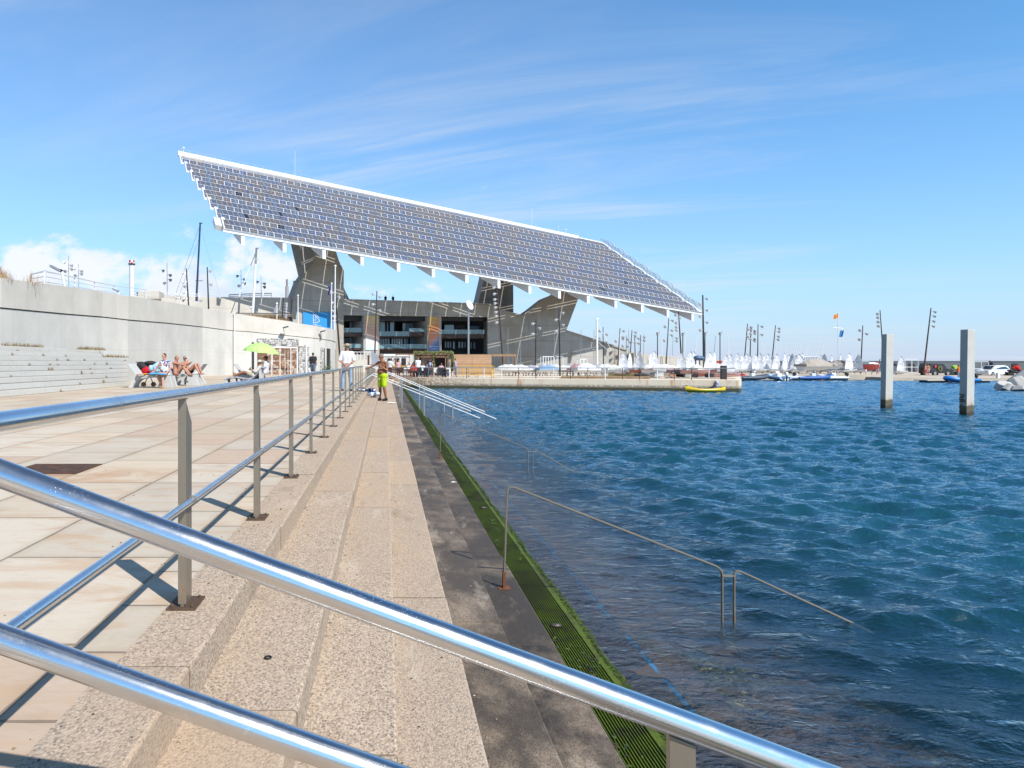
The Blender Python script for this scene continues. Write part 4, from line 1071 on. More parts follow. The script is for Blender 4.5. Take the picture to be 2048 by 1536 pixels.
wt = [o for o in C.objects if o.name.startswith('weed_tuft')]
wt.sort(key=lambda o: o.data.vertices[0].co.x/o.data.vertices[0].co.y)
for i, o in enumerate(wt):
    k = round((o.data.vertices[0].co.z-1.1)/.195); o['group'] = 'weeds in the joints of the broad steps'
    o['label'] = ORD[i]+' weed tuft from the left, rooted in '+('the joint below the lowest broad step' if k < 1 else 'the joint above the '+ORD[k-1]+' broad step')
for (xa, ya, za, lab, n_) in ((-15.3, 36.9, 2.86, 'line of green weeds along the wall foot on the top steps', 220), (-15.0, 39.4, 2.47, 'line of dry green weeds along the wall foot left of the benches', 200), (-15.6, 30.5, 2.86, 'dry weeds along the wall foot at the far left', 200)):
    r = random.Random(n_+int(ya)); mm = MB()
    ms = [plain('wallweed', cc, .8, 0, .3, 10) for cc in GRN]
    for i in range(n_):
        b0 = Vector((xa+r.uniform(-.12, .12), ya+r.uniform(-1.6, 1.6), za)); hh = r.uniform(.06, .22); mm.mat(r.randrange(3))
        mm.add([b0, b0+Vector((.02, .02, 0)), b0+Vector((r.uniform(-.08, .08), r.uniform(-.08, .08), hh))], [(0, 1, 2)])
    tag(mm.build('wall_weeds', ms), lab, 'weeds', kind='stuff')

# slimy fringe of weed hanging along the outer edge of the ribbed step
r = random.Random(77); mm = MB(); ms = [plain('algae_fringe_%d' % i, c, .5, 0, .4, 30) for i, c in enumerate(((.050, .095, .005), (.09, .135, .008), (.030, .050, .006), (.07, .055, .02)))]
for i in range(12000):
    y = .5+(r.random()**1.7)*26; s = (.007+.014*r.random())*(1+y*.05); lo = r.random() < .16
    x = (r.uniform(1.13, 1.46) if lo else 1.515+abs(r.gauss(0, .024))*(1.1+.8*math.sin(y*2.3)+.5*math.sin(y*7.1)))
    z = .142 if (lo or x < 1.55) else .142-(x-1.55)*1.6
    if lo and math.sin(y*1.7)+math.sin(y*4.3+x*9) < .3: continue
    p = Vector((x, y, z)); a = r.uniform(0, 6.3); d = Vector((math.cos(a), math.sin(a), r.uniform(-.3, .5)))*s; e = Vector((-math.sin(a), math.cos(a), r.uniform(-.2, .3)))*s*.5
    mm.mat(r.randrange(4) if lo else r.choice((0, 0, 1, 1, 2, 3))); mm.add([p-d, p-e, p+d, p+e], [(0, 1, 2, 3)])
tag(mm.build('algae_fringe', ms), 'ragged green algae growing along the outer edge of the ribbed step', 'algae', kind='stuff')
# grit, shells and dry leaves scattered on the treads and in the paving joints
mm = MB(); ms = [plain('grit_%d' % i, c, .9, 0, .3, 60) for i, c in enumerate(((.10, .08, .06), (.28, .20, .12), (.55, .50, .42), (.05, .045, .04)))]
for i in range(1500):
    y = 1.6+(r.random()**1.6)*24; k = r.randrange(7)
    if k == 6: x, z = -.99-abs(r.gauss(0, 1.1)), 1.101
    else: x, z = edges[k]+abs(r.gauss(0, .06 if r.random() < .7 else .2)), tops[k]+.001; x = min(x, (edges+[1.13])[k+1]-.02) if k < 6 else x
    if k == 0: z = 1.101; x = -.99+r.random()*.26
    elif k < 6: x = edges[k]+min(.34, abs(r.gauss(0, .05 if r.random() < .7 else .2))); z = tops[k]+.001
    s = r.uniform(.003, .008)*(1+y*.03); mm.mat(r.randrange(4)); p = Vector((x, y, z)); a = r.uniform(0, 3); u_ = Vector((math.cos(a), math.sin(a), 0))*s; v_ = Vector((-math.sin(a), math.cos(a), 0))*s*r.uniform(.4, 1); h_ = Vector((0, 0, s*.6))
    mm.add([p-u_, p-v_, p+u_, p+v_, p+h_], [(0, 1, 4), (1, 2, 4), (2, 3, 4), (3, 0, 4)])
tag(mm.build('grit', ms), 'fine grit, shell bits and leaf crumbs scattered on the steps', 'grit', kind='stuff')
# ---------------------------------------------------------------- on the terrace: fence, lamps, chimneys, masts
def fence(pts, label, h=1.0, nrail=3, name='white_fence', post_every=3.0, r=.035, m='white_metal'):
    t = thing(name, label, 'fence', loc=pts[0])
    o0 = Vector(pts[0]); mr = MB()
    for j in range(nrail):
        mr.tube([Vector(p)+Vector((0, 0, h*(1-j/nrail)))-o0 for p in pts], r*(1.3 if j == 0 else .8), 5)
    mr.build('rails', M[m], t)
    L = 0
    for a, b in zip(pts[:-1], pts[1:]):
        a = Vector(a); b = Vector(b); n = max(1, int((b-a).length/post_every))
        for i in range(n+1):
            if i == 0 and L: continue
            p = a+(b-a)*i/n-o0; k = MB(); k.box(p+Vector((0, 0, h/2)), (.09, .09, h)); k.build('post', M[m], t)
        L += 1
    return t
fence([P(62, 575, 46), P(90, 574, 38), P(150, 582, 44), P(190, 588, 50), P(230, 592, 57), P(292, 597, 68), ], 'white rail fence on the terrace left of the chimney', h=.85, post_every=6)
for px, Y in ((140, 50),): pass
fence([P(320, 591, 86), P(352, 595, 88), P(400, 596, 92), P(440, 598, 100)], 'white rail fence on the terrace right of the pale block', h=.5, post_every=8)
fence([P(458, 597, 124), P(500, 595, 124), P(543, 594, 125)], 'white ramp parapet rising behind the white mast', h=.65, nrail=2, post_every=4, r=.08)
mm = MB(); FB = Plane(300, 70, R(8)); FB.rect(mm, 288, 581, 318, 598, 0, 3); tag(mm.build('concrete_block', M['bldl'], bevel=.05), 'small pale concrete block on the terrace right of the checkered chimney', 'block')
mm = MB(); FB.poly(mm, [(262, 612), (420, 625), (400, 603), (330, 596), (262, 590.5)], 1.5, 2.2); tag(mm.build('terrace_parapet', M['wall_up']), 'pale low terrace wall below the small concrete block', 'wall')
# short slanted lamp posts
def slant_lamp(px0, py0, px1, py1, Y, label, hl=1.0, name='slanted_lamp', grp='slanted lamps above the wall'):
    a = P(px0, py0, Y); b = P(px1, py1, Y); t = thing(name, label, 'lamp', grp, loc=a)
    mm = MB(); mm.tube([Vector((0, 0, -.5)), b-a], .055*hl, 8); mm.build('pole', M['white_metal'], t)
    dd = Vector((-.93, 0, .42)).normalized(); q = b-a
    mm = MB(); M3 = Matrix.Rotation(-R(-28) if False else R(28), 3, 'Y'); mm.box(q+dd*.30*hl, (.62*hl, .30*hl, .10*hl), M3); hd = mm.build('lamp_head', M['grey_metal'], t, bevel=.02)
    mm = MB(); mm.box(q+dd*.32*hl-Vector((.02, 0, .06*hl)), (.46*hl, .24*hl, .02), M3); mm.build('lens', M['lens'], hd)
    mm = MB(); mm.box(q+dd*.02, (.14*hl, .16*hl, .14*hl), M3); mm.build('joint', M['dark_pole'], t)
slant_lamp(134, 576, 123, 542, 36, 'larger slanted lamp with flat head on the wall top', 1.0)
slant_lamp(242, 592, 237, 583, 50, 'smaller slanted lamp with flat head farther along the wall top', .75)
def wall_lamp(px, py, Y, label):
    p = P(px, py, Y); t = thing('wall_floodlight', label, 'lamp', 'floodlights on the retaining wall', loc=p)
    mm = MB(); mm.tube([(0, .4, 0), (0, -.05, 0), (-.06, -.1, .38), (-.06, -.1, .58)], .035, 6); mm.build('bracket', M['grey_metal'], t)
    mm = MB(); mm.box((.14, -.22, .64), (.50, .34, .10), Matrix.Rotation(R(-14), 3, 'Y')); mm.build('lamp_head', M['dark_pole'], t, bevel=.02)
    mm = MB(); mm.box((.15, -.23, .58), (.40, .26, .02), Matrix.Rotation(R(-14), 3, 'Y')); mm.build('lens', M['lens'], t)
wall_lamp(569, 668.5, 65.2, 'left floodlight on a bent bracket above the stone screens'); wall_lamp(643, 676, 68.6, 'right floodlight on a bent bracket above the doorway')
# chimneys
def cyl(name, px, py0, py1, Y, r, m, parent, top=None):
    a = P(px, py1, Y); b = P(px, py0, Y); mm = MB(); mm.lathe([(r, 0), (top or r, b.z-a.z)], Vector((a.x, a.y, a.z))-Vector(parent.location), 20); return mm.build(name, m if not isinstance(m, str) else M[m], parent, smooth='auto')
def check_fn(t, b):
    v = t.coord('Object'); x, y, z = t.xyz(v); an = t.math('MULTIPLY', t.math('ARCTAN2', y, x), 8/6.2832)
    k = t.math('MODULO', t.math('ADD', t.math('ADD', t.math('FLOOR', an), 20), t.math('FLOOR', t.math('MULTIPLY', z, 1.05))), 2)
    t.put(b.inputs['Base Color'], t.mix(t.math('GREATER_THAN', k, .5), (.78, .78, .78), (.55, .03, .03)))
M['checker'] = mat('red_white_checker', check_fn)
t = thing('chimney', 'tall white chimney with red and white checkered top behind the terrace', 'chimney', loc=P(263.5, 600, 180))
cyl('stack', 263.5, 529, 620, 180, .62, 'white', t); cyl('checkered_top', 263.5, 520.5, 528, 180, .68, 'checker', t); cyl('ring', 263.5, 527.3, 529.4, 180, .86, 'dark_pole', t)
t = thing('chimney', 'slender grey distant chimney just left of the tower', 'chimney', loc=P(574, 604, 260))
M['greych'] = plain('grey_chimney', (.34, .33, .34), .8); cyl('stack', 574, 573, 612, 260, .62, 'greych', t); cyl('upper_stack', 574, 558.5, 573, 260, .36, plain('brown_chimney', (.26, .21, .21), .8), t)

# ---------------------------------------------------------------- slim light masts with clusters of spotlights
M['spot'] = plain('spotlight_shell', (.62, .64, .67), .35, .3, .2, 6)
def spot_proto():
    mm = MB(); mm.tube([(0, 0, 0), (.30, 0, .02)], .022, 5)
    mm.lathe([(.07, -.02), (.12, .05), (.20, .26), (.215, .32)], (.34, 0, .05), 12, Matrix.Rotation(R(115), 3, 'Y'))
    mm.box((.34, 0, .06), (.07, .34, .03)); o = mm.build('spotlight', M['spot'])
    m2 = MB(); ax = Matrix.Rotation(R(115), 3, 'Y'); m2.lathe([(.19, .30), (.19, .325)], (.34, 0, .05), 12, ax); l = m2.build('lens', M['lens'], o)
    return o
_spot = spot_proto(); _spot_used = [False]
def mast(px0, py0, px1, py1, Y, label, lights=(), r=.09, m='dark_pole', name='light_mast', grp='slim light masts around the harbour', below=0, cat='light mast', s=1.0):
    """top pixel, foot pixel, distance; lights = [(fraction from the top, side)]"""
    a = P(px1, py1, Y); a.z -= below; b = P(px0, py0, Y); t = thing(name, label, cat, grp, loc=a); q = b-a
    mm = MB(); mm.tube([Vector((0, 0, 0)), q*.5, q], [r, r*.85, r*.6], 8); mm.build('pole', M[m], t, smooth='auto')
    for (f, sd) in lights:
        if not _spot_used[0]: c = _spot; c.parent = t; _spot_used[0] = True
        else: c = copy_tree(_spot, t)
        vis = (b.z-P(px1, py1, Y).z); c.location = q.normalized()*(q.length-f*vis*1.0)
        an = {1: R(-25), -1: R(205), 2: R(-70), -2: R(250)}[sd]; c.rotation_euler = (0, 0, an); k = s*Y/110; c.scale = (k*1.15,)*3
    return t
def alt(n, f0=.08, f1=.45, first=1, same=False): return [(f0+(f1-f0)*i/max(1, n-1), first if same else (first if i % 2 == 0 else -first)) for i in range(n)]
mast(372.5, 537, 380, 614, 72, 'dark leaning light mast left of the navy yacht mast', [(.12, -1), (.35, -1), (.47, -2), (.62, -1), (.78, -1)], below=2)
mast(414.4, 534, 418.7, 618, 72, 'dark light mast right of the navy yacht mast', [(.10, 1), (.42, 1)], below=2)
mast(395.6, 593, 395.5, 614, 76, 'short thin light mast below the navy yacht mast', [(.4, 1), (.85, -1)], below=2, r=.05)
for px, y0, y1, lab in ((137, 512, 562, 'thin far light mast above the left terrace, first from the left'), (157, 528, 566, 'thin far light mast above the left terrace, second from the left'), (334, 525, 592, 'thin far light mast midway between chimney and navy mast'), (482, 539, 592, 'thin far light mast left of the white mast'), (522, 552, 592, 'thin far light mast right of the white mast')):
    mast(px, y0, px+.8, y1, 150, lab, [(.25, -1), (.38, 1), (.52, 1), (.62, -2)] if px < 500 else [(.3, -1), (.38, 1), (.55, 1)], r=.07, below=4, m='grey_metal')
mast(352, 596, 352, 610, 90, 'short dark lamp mast on the pale terrace, left of two', [(.3, -1), (.7, -1)], r=.05, below=1, s=.8); mast(361, 592, 361, 612, 90, 'short dark lamp mast on the pale terrace, right of two', [(.2, -1), (.8, 1)], r=.05, below=1, s=.8)
mast(566.7, 596, 562.8, 641, 78, 'dark light mast in front of the shaded terrace opening', [(.25, 1), (.36, 1), (.5, 1), (.62, 1), (.75, 1), (.85, 1)], below=2)
mast(508, 640, 507.5, 640.5, 80, 'x', []) if False else None
mast(509.5, 612, 509.5, 634, 84, 'short dark mast under the white yacht mast', [(.1, -1), (.6, 1)], below=2, r=.06)
mast(669.5, 572, 681, 706, 88, 'dark leaning mast crowded with spotlights beside the flagpoles', [(.10, -1), (.17, 1), (.25, -1), (.31, -2), (.37, -1), (.45, -1), (.52, -1)], r=.13, below=1.5)
mast(753.8, 582, 749, 704, 98, 'brown light mast in front of the left banner pier', [(.05, -1), (.10, 1), (.22, -1), (.32, 1)], m='rust_pole', r=.12, below=1.5)
mast(994, 572, 1007.6, 731, 100, 'dark leaning mast crowded with spotlights right of the openings', [(.02, -1), (.10, -1), (.17, -1), (.22, -1), (.27, -1), (.33, -1), (.38, -1), (.46, -1)], m='rust_pole', r=.14, below=1)
mast(1072, 638, 1070.6, 731, 104, 'dark light mast before the right wing with blue-white spots', [(.10, -1), (.20, 1), (.32, -1)], below=1)
mast(1118, 618, 1120, 752, 62, 'tall dark light mast standing on the quay before the horn-shaped leg', [(.06, 1), (.16, -1), (.24, 1), (.33, -1)], r=.075, s=1.0)
mast(1206, 654, 1207, 728, 112, 'dark light mast right of the white yacht mast', [(.1, -1), (.2, 1), (.3, -1), (.4, 1)], below=1)
mast(1240, 656, 1235, 728, 112, 'light mast with spots on its right, left of the twin masts', [(.08, 1), (.25, 1), (.36, -1)], below=1)
mast(1252.7, 671, 1252, 700, 150, 'short far light mast left of the twin masts', [(.2, -1), (.45, 1), (.7, -1)], below=4, r=.07)
mast(1264, 660, 1259, 706, 118, 'leaning light mast over the low end of the right wing', [(.1, 1), (.25, 1), (.4, -1), (.55, 1), (.7, -1)], below=2)
mast(1269, 669, 1271, 708, 124, 'light mast just right of the leaning one', [(.2, 1), (.45, 1)], below=2)
mast(1281, 670, 1280, 712, 124, 'light mast right of the building end', [(.1, 1), (.25, 1)], below=2)
mast(1337.5, 637, 1331.6, 716, 112, 'leaning light mast with spots behind the fence of boards', [(.05, 1), (.2, -1), (.3, 1), (.42, 1), (.55, -1)], below=2)
mast(1346, 672, 1344, 712, 150, 'thin grey far light mast', [(.1, 1), (.25, 1)], r=.05, m='grey_metal', below=3)
mast(1357, 623, 1364.5, 716, 100, 'tall light mast leaning left near the canopy tip', [(.07, -1), (.14, -2), (.24, -1), (.33, -1), (.40, -1)], r=.11, below=2)
mast(1405.5, 590, 1408, 742, 82, 'tallest dark light mast, standing right at the canopy tip', [(.05, 1), (.12, -1), (.20, 1), (.28, -1), (.36, 1), (.46, -1)], r=.12, below=.5)
mast(1495, 647.5, 1486, 716, 110, 'leaning dark mast over the dinghies, leftmost of a loose group of four', [(.1, 1), (.18, 1), (.3, 1), (.45, 1)], below=3)
mast(1502, 652, 1499, 711, 110, 'dark mast over the dinghies, second of a loose group of four', [(.1, -1), (.25, 1), (.35, -1), (.5, 1)], below=3)
mast(1516, 648, 1515, 710, 110, 'upright dark mast over the dinghies, third of a loose group of four', [(.08, 1), (.22, -1), (.34, 1), (.48, -1)], below=3)
mast(1551, 650.5, 1541, 714, 110, 'leaning dark mast over the dinghies, rightmost of a loose group of four', [(.1, 1), (.2, 1), (.35, 1), (.45, 1)], below=3)
mast(1725.6, 651, 1721, 742, 100, 'dark mast rising beside the red boat', [(.1, -1), (.18, 1), (.3, -1)], below=.3)
mast(1760, 620, 1769, 742, 90, 'dark mast leaning out behind the left concrete pillar', [(.06, -1), (.12, -1), (.19, -1), (.26, -1)], r=.08, below=.3)
mast(1862, 616, 1847, 742, 90, 'dark mast leaning right behind the dark jeep', [(.06, 1), (.13, 1), (.21, 1), (.29, 1)], r=.10, m='rust_pole', below=.3)
# masts topped with a round disc lamp
def disc_mast(px, y0, y1, Y, label, m='dark_pole', big=1.0, r=.07, flip=False):
    t = thing('disc_lamp_mast', label, 'street lamp', 'lamp posts with a round disc head', loc=P(px, y1, Y)); a = P(px, y1, Y); b = P(px, y0, Y); q = b-a
    mm = MB(); mm.tube([Vector((0, 0, -1.5)), q], [r, r*.8], 8); mm.build('pole', M[m], t, smooth='auto')
    mm = MB(); ax = Matrix.Rotation(R(62) if flip else R(-40), 3, 'Y') @ Matrix.Rotation(R(40 if flip else 0), 3, 'X')
    mm.lathe([(.05, -.08), (.30*big, -.03), (.42*big, .02), (.38*big, .05), (.05, .06)], q+Vector((.1*big, -.15, .1)), 18, ax); mm.build('disc_head', M['white'], t, smooth='auto')
    mm = MB(); mm.box(q+Vector((-.02, 0, .02)), (.2, .2, .35*big)); mm.build('bracket', M['dark_pole'], t)
disc_mast(937, 612, 711, 88, 'grey lamp post with tilted white disc before the right opening', 'grey_metal', 1.5, .13, True)
for px, y0, y1, Y, lab in ((1315, 668, 728, 95, 'first from the left'), (1365.5, 669, 730, 95, 'second from the left'), (1410, 668, 730, 95, 'third from the left, beside the tallest mast'), (1440, 668, 738, 95, 'fourth from the left, rising among the dinghies')):
    disc_mast(px, y0, y1, Y, 'slim dark post with a small disc lamp, '+lab)
# yacht masts
def yacht_mast(px0, py0, px1, py1, Y, r, m, label, stays=(), spread=()):
    a = P(px1, py1, Y); b = P(px0, py0, Y); t = thing('yacht_mast', label, 'mast', loc=a); q = b-a
    mm = MB(); mm.tube([Vector((0, 0, -3)), q], [r, r*.75], 10); mm.build('mast', M[m], t, smooth='auto')
    for (x, y, f, rr, mt) in stays:
        c = P(x, y, Y)-a; k = MB(); k.tube([q*f, c], rr, 4); k.build('stay', M[mt], t)
    for (f, w_) in spread: k = MB(); k.tube([q*f-Vector((w_*.2, 0, 0)), q*f+Vector((w_, .3, .05))], .05, 5); k.build('spreader', M[m], t)
    k = MB(); k.box(q+Vector((.1, 0, .05)), (.5, .12, .15)); k.build('masthead', M[m], t)
    return t
yacht_mast(400.4, 447, 391, 592, 110, .17, 'navy', 'thick navy blue yacht mast with long stays left of the canopy', [(350, 592, .98, .022, 'dark_pole'), (358, 592, .8, .018, 'dark_pole'), (440, 592, .98, .016, 'grey_metal'), (396, 592, .99, .014, 'grey_metal')], ((.21, .9),))
yacht_mast(512.8, 497, 505, 600, 118, .22, 'white', 'thick white yacht mast with a slanting white stay beside the navy one', [(478, 593, .95, .09, 'white')], ((.35, .4), (.78, .4)))
yacht_mast(1193.6, 638, 1194.5, 726, 110, .19, 'white', 'thick white yacht mast in front of the low end of the building', [(1222, 700, .98, .03, 'white'), (1215, 700, .5, .03, 'white')], ((.3, -.6), (.6, -.6)))
# thin pale and dark dinghy masts standing in a loose forest
lst = [(1240, 668, 1238, 728, 0), (1257, 660, 1258, 704, 1), (1162, 660, 1161, 728, 1), (1188, 660, 1187, 728, 1), (1109, 660, 1108, 728, 1), (1016, 655, 1016, 728, 1), (1041, 668, 1041, 728, 1),
       (1325, 678, 1322, 715, 0), (1394, 672, 1388, 712, 0), (1371, 668, 1367, 720, 0), (1431, 672, 1426, 716, 1), (1456.6, 671, 1456.8, 712, 0), (1460, 690, 1456, 712, 0), (1498, 686, 1489, 712, 0), (1511, 689, 1501, 714, 0), (1526, 686, 1516, 712, 0), (1530, 683, 1524, 716, 0),
       (1555, 684, 1545, 712, 0), (1561.5, 682, 1554, 716, 0), (1574.5, 683, 1561, 722, 0), (1591.5, 683, 1581, 713, 0), (1590.5, 684, 1595, 712, 0), (1604, 684, 1592, 712, 0), (1614, 684, 1600, 717, 0), (1618, 682, 1607, 714, 0), (1639, 681, 1625, 724, 0), (1648.5, 678, 1638, 716, 0), (1288, 668, 1286, 712, 1)]
pm = {}
for i, (x0, y0, x1, y1, dk) in enumerate(sorted(lst)):
    a = P(x1, y1+22, 108); b = P(x0, y0, 108); mm = MB(); mm.tube([Vector((0, 0, 0)), (b-a)], [.05 if not dk else .04, .035], 5); o = mm.build('dinghy_mast', M['grey_metal' if dk else 'white']); o.location = a
    tag(o, ('thin dark' if dk else 'thin white')+' bare dinghy mast, '+ORD[i]+' from the left in the forest of masts', 'mast', 'bare dinghy masts standing in the boat park')
# flags
def cloth(mm, o, ux, uy, n=8, amp=.12):
    vs = [o+ux*(i/n)+uy*j+Vector((0, math.sin(i*1.3+j)*amp*(i/n), math.sin(i*.9)*amp*.5*(i/n))) for j in (0, .5, 1) for i in range(n+1)]
    w_ = n+1; fs = [(j*w_+i, j*w_+i+1, (j+1)*w_+i+1, (j+1)*w_+i) for j in range(2) for i in range(n)]
    us = [[((i+di)/n, (j+dj)/2) for di, dj in ((0, 0), (1, 0), (1, 1), (0, 1))] for j in range(2) for i in range(n)]
    mm.add(vs, fs, us)
def cat_fn(t, b):
    x, y, _ = t.xyz(t.coord('UV')); s_ = t.math('MODULO', t.math('FLOOR', t.math('MULTIPLY', y, 9)), 2)
    t.put(b.inputs['Base Color'], t.mix(s_, (.75, .42, .04), (.55, .06, .03)))
def flagpole(px0, py0, px1, py1, Y, label, r=.07):
    a = P(px1, py1, Y); b = P(px0, py0, Y); t = thing('flagpole', label, 'flagpole', loc=a); mm = MB(); mm.tube([Vector((0, 0, -1)), b-a], [r, r*.7], 8); mm.build('pole', M['white'], t, smooth='auto')
    mm = MB(); mm.ball(b-a, r*1.5, 8, 6); mm.build('finial', M['white'], t); return t, a
t, a = flagpole(1676.5, 626, 1677, 726, 100, 'white flagpole with crossbar rising above the dinghies')
mm = MB(); mm.tube([P(1666, 655, 100)-a, P(1686, 657, 100)-a], .05, 5); mm.build('crossbar', M['white'], t)
mm = MB(); cloth(mm, P(1676, 636.5, 100), P(1666, 639, 100)-P(1676, 637, 100), Vector((0, 0, .62))); tag(mm.build('striped_flag', mat('striped_flag', cat_fn), smooth=True), 'yellow and red striped flag at the top of the white flagpole', 'flag')
mm = MB(); cloth(mm, P(1677.5, 674, 100), P(1684, 674, 100)-P(1677.5, 674, 100), P(1680.5, 661, 100)-P(1677.5, 674, 100)); tag(mm.build('blue_flag', plain('blue_flag', (.02, .20, .50), .8), smooth=True), 'plain blue flag hanging under the crossbar of the flagpole', 'flag')
flagpole(663.3, 567, 662.3, 655, 80, 'slim white flagpole flying a small blue and red flag by the tower')
mm = MB(); cloth(mm, P(663, 586, 80), P(656, 591, 80)-P(663, 586, 80), Vector((0, 0, 1.0)))
def uk_fn(t, b):
    x, y, _ = t.xyz(t.coord('UV')); s_ = t.math('LESS_THAN', t.math('ABSOLUTE', t.math('SUBTRACT', t.math('FRACT', t.math('ADD', x, y)), .5)), .12)
    t.put(b.inputs['Base Color'], t.mix(s_, (.04, .06, .22), (.65, .5, .5)))
tag(mm.build('small_flag', mat('small_flag', uk_fn), smooth=True), 'small dark blue flag with pale bands beside the tower', 'flag')
flagpole(670.6, 532, 669, 662, 79, 'tall white flagpole in front of the tower, tallest of the white poles', .09)
flagpole(553.8, 607, 553.8, 640, 78, 'short white flagpole with a drooping grey flag', .08)
mm = MB(); q = [P(553, 609, 78), P(553, 629, 78), P(547.5, 628, 78), P(548, 620, 78)]; mm.prism(q, (0, .04, 0)); tag(mm.build('grey_flag', plain('grey_flag', (.32, .34, .42), .8)), 'drooping grey flag on the short white pole', 'flag')
flagpole(596, 591, 596, 645, 79, 'plain white pole left of the blue banner', .07); flagpole(588.5, 564, 588, 598, 130, 'thick short white pole behind the tower foot', .18)
flagpole(469, 627, 469.3, 750, 62.5, 'white drainpipe-like pole against the retaining wall', .055)
# dark opening under the terrace slab, with dry grass before it, and the black frame
t = thing('terrace_shelter', 'dark shaded opening under a thin terrace slab behind the parapet', 'shelter', loc=P(540, 640, 82))
o_ = Vector(t.location); SH = Plane(470, 82, R(6))
def sh(name, pts, d0, d1, m): mm = MB(); SH.poly(mm, pts, d0, d1); mm.v = [tuple(Vector(v)-o_) for v in mm.v]; mm.build(name, M[m], t)
sh('slab', [(468, 628.5), (584, 628.5), (583, 627), (466, 626)], -1, 6, 'wall_up'); sh('back_wall', [(470, 660), (584, 660), (584, 628.5), (470, 628.5)], 4, 4.5, 'recess')  # near-black back wall paints in the shade under the slab
t = thing('steel_portal', 'slender black steel portal at the end of the terrace slab', 'portal', loc=P(582, 640, 77)); o_ = Vector(t.location)
for k, (x0, y0, x1, y1) in enumerate(((584.5, 599, 581, 643), (469, 626.3, 583, 627), (574, 636, 581, 643))): mm = MB(); mm.tube([P(x0, y0, 77)-o_, P(x1, y1, 77)-o_], .05, 5); mm.build('bar', M['dark_pole'], t)
r = random.Random(3)
mm = MB(); ms = [plain('drystalk', c_, .8) for c_ in STRAW]
for i in range(420):
    px = r.uniform(500, 578); Y = 66.6+r.random()*.8; zt = P(px, 631+(px-497)*.145, Y).z; b0 = Vector((P(px, 0, Y).x, Y, zt-.25)); hh = r.uniform(.25, .75); mm.mat(r.randrange(3))
    mm.add([b0, b0+Vector((.02, .0, 0)), b0+Vector((r.uniform(-.12, .12), r.uniform(-.1, .1), hh))], [(0, 1, 2)])
tag(mm.build('dry_weeds', ms), 'dry weeds growing along the parapet before the dark opening', 'weeds', kind='stuff')
# ---------------------------------------------------------------- people
SKIN = {}
def skin(name, c): SKIN[name] = plain('skin_'+name, c, .55, 0, .14, 8, spec=.35)
skin('tan', (.30, .125, .065)); skin('light', (.55, .30, .21)); skin('pink', (.50, .24, .16)); skin('brown', (.36, .17, .10))
def cloth_m(n, c, r=.85, var=.2): return plain('cloth_'+n, c, r, 0, var, 9, spec=.2, bump=.3)
STAND = dict(pelvis=(0, 0, .94), spine=(0, 0, 1.14), chest=(0, 0, 1.33), neck=(0, 0, 1.48), head=(0, -.015, 1.625),
             ls=(.185, 0, 1.41), le=(.235, .02, 1.13), lw=(.24, -.05, .88), rs=(-.185, 0, 1.41), re=(-.235, .02, 1.13), rw=(-.24, -.05, .88),
             lh=(.09, 0, .92), lk=(.10, -.02, .49), la=(.10, .02, .08), rh=(-.09, 0, .92), rk=(-.10, -.02, .49), ra=(-.10, .02, .08))
def lerp(a, b, t): return Vector(a)*(1-t)+Vector(b)*t
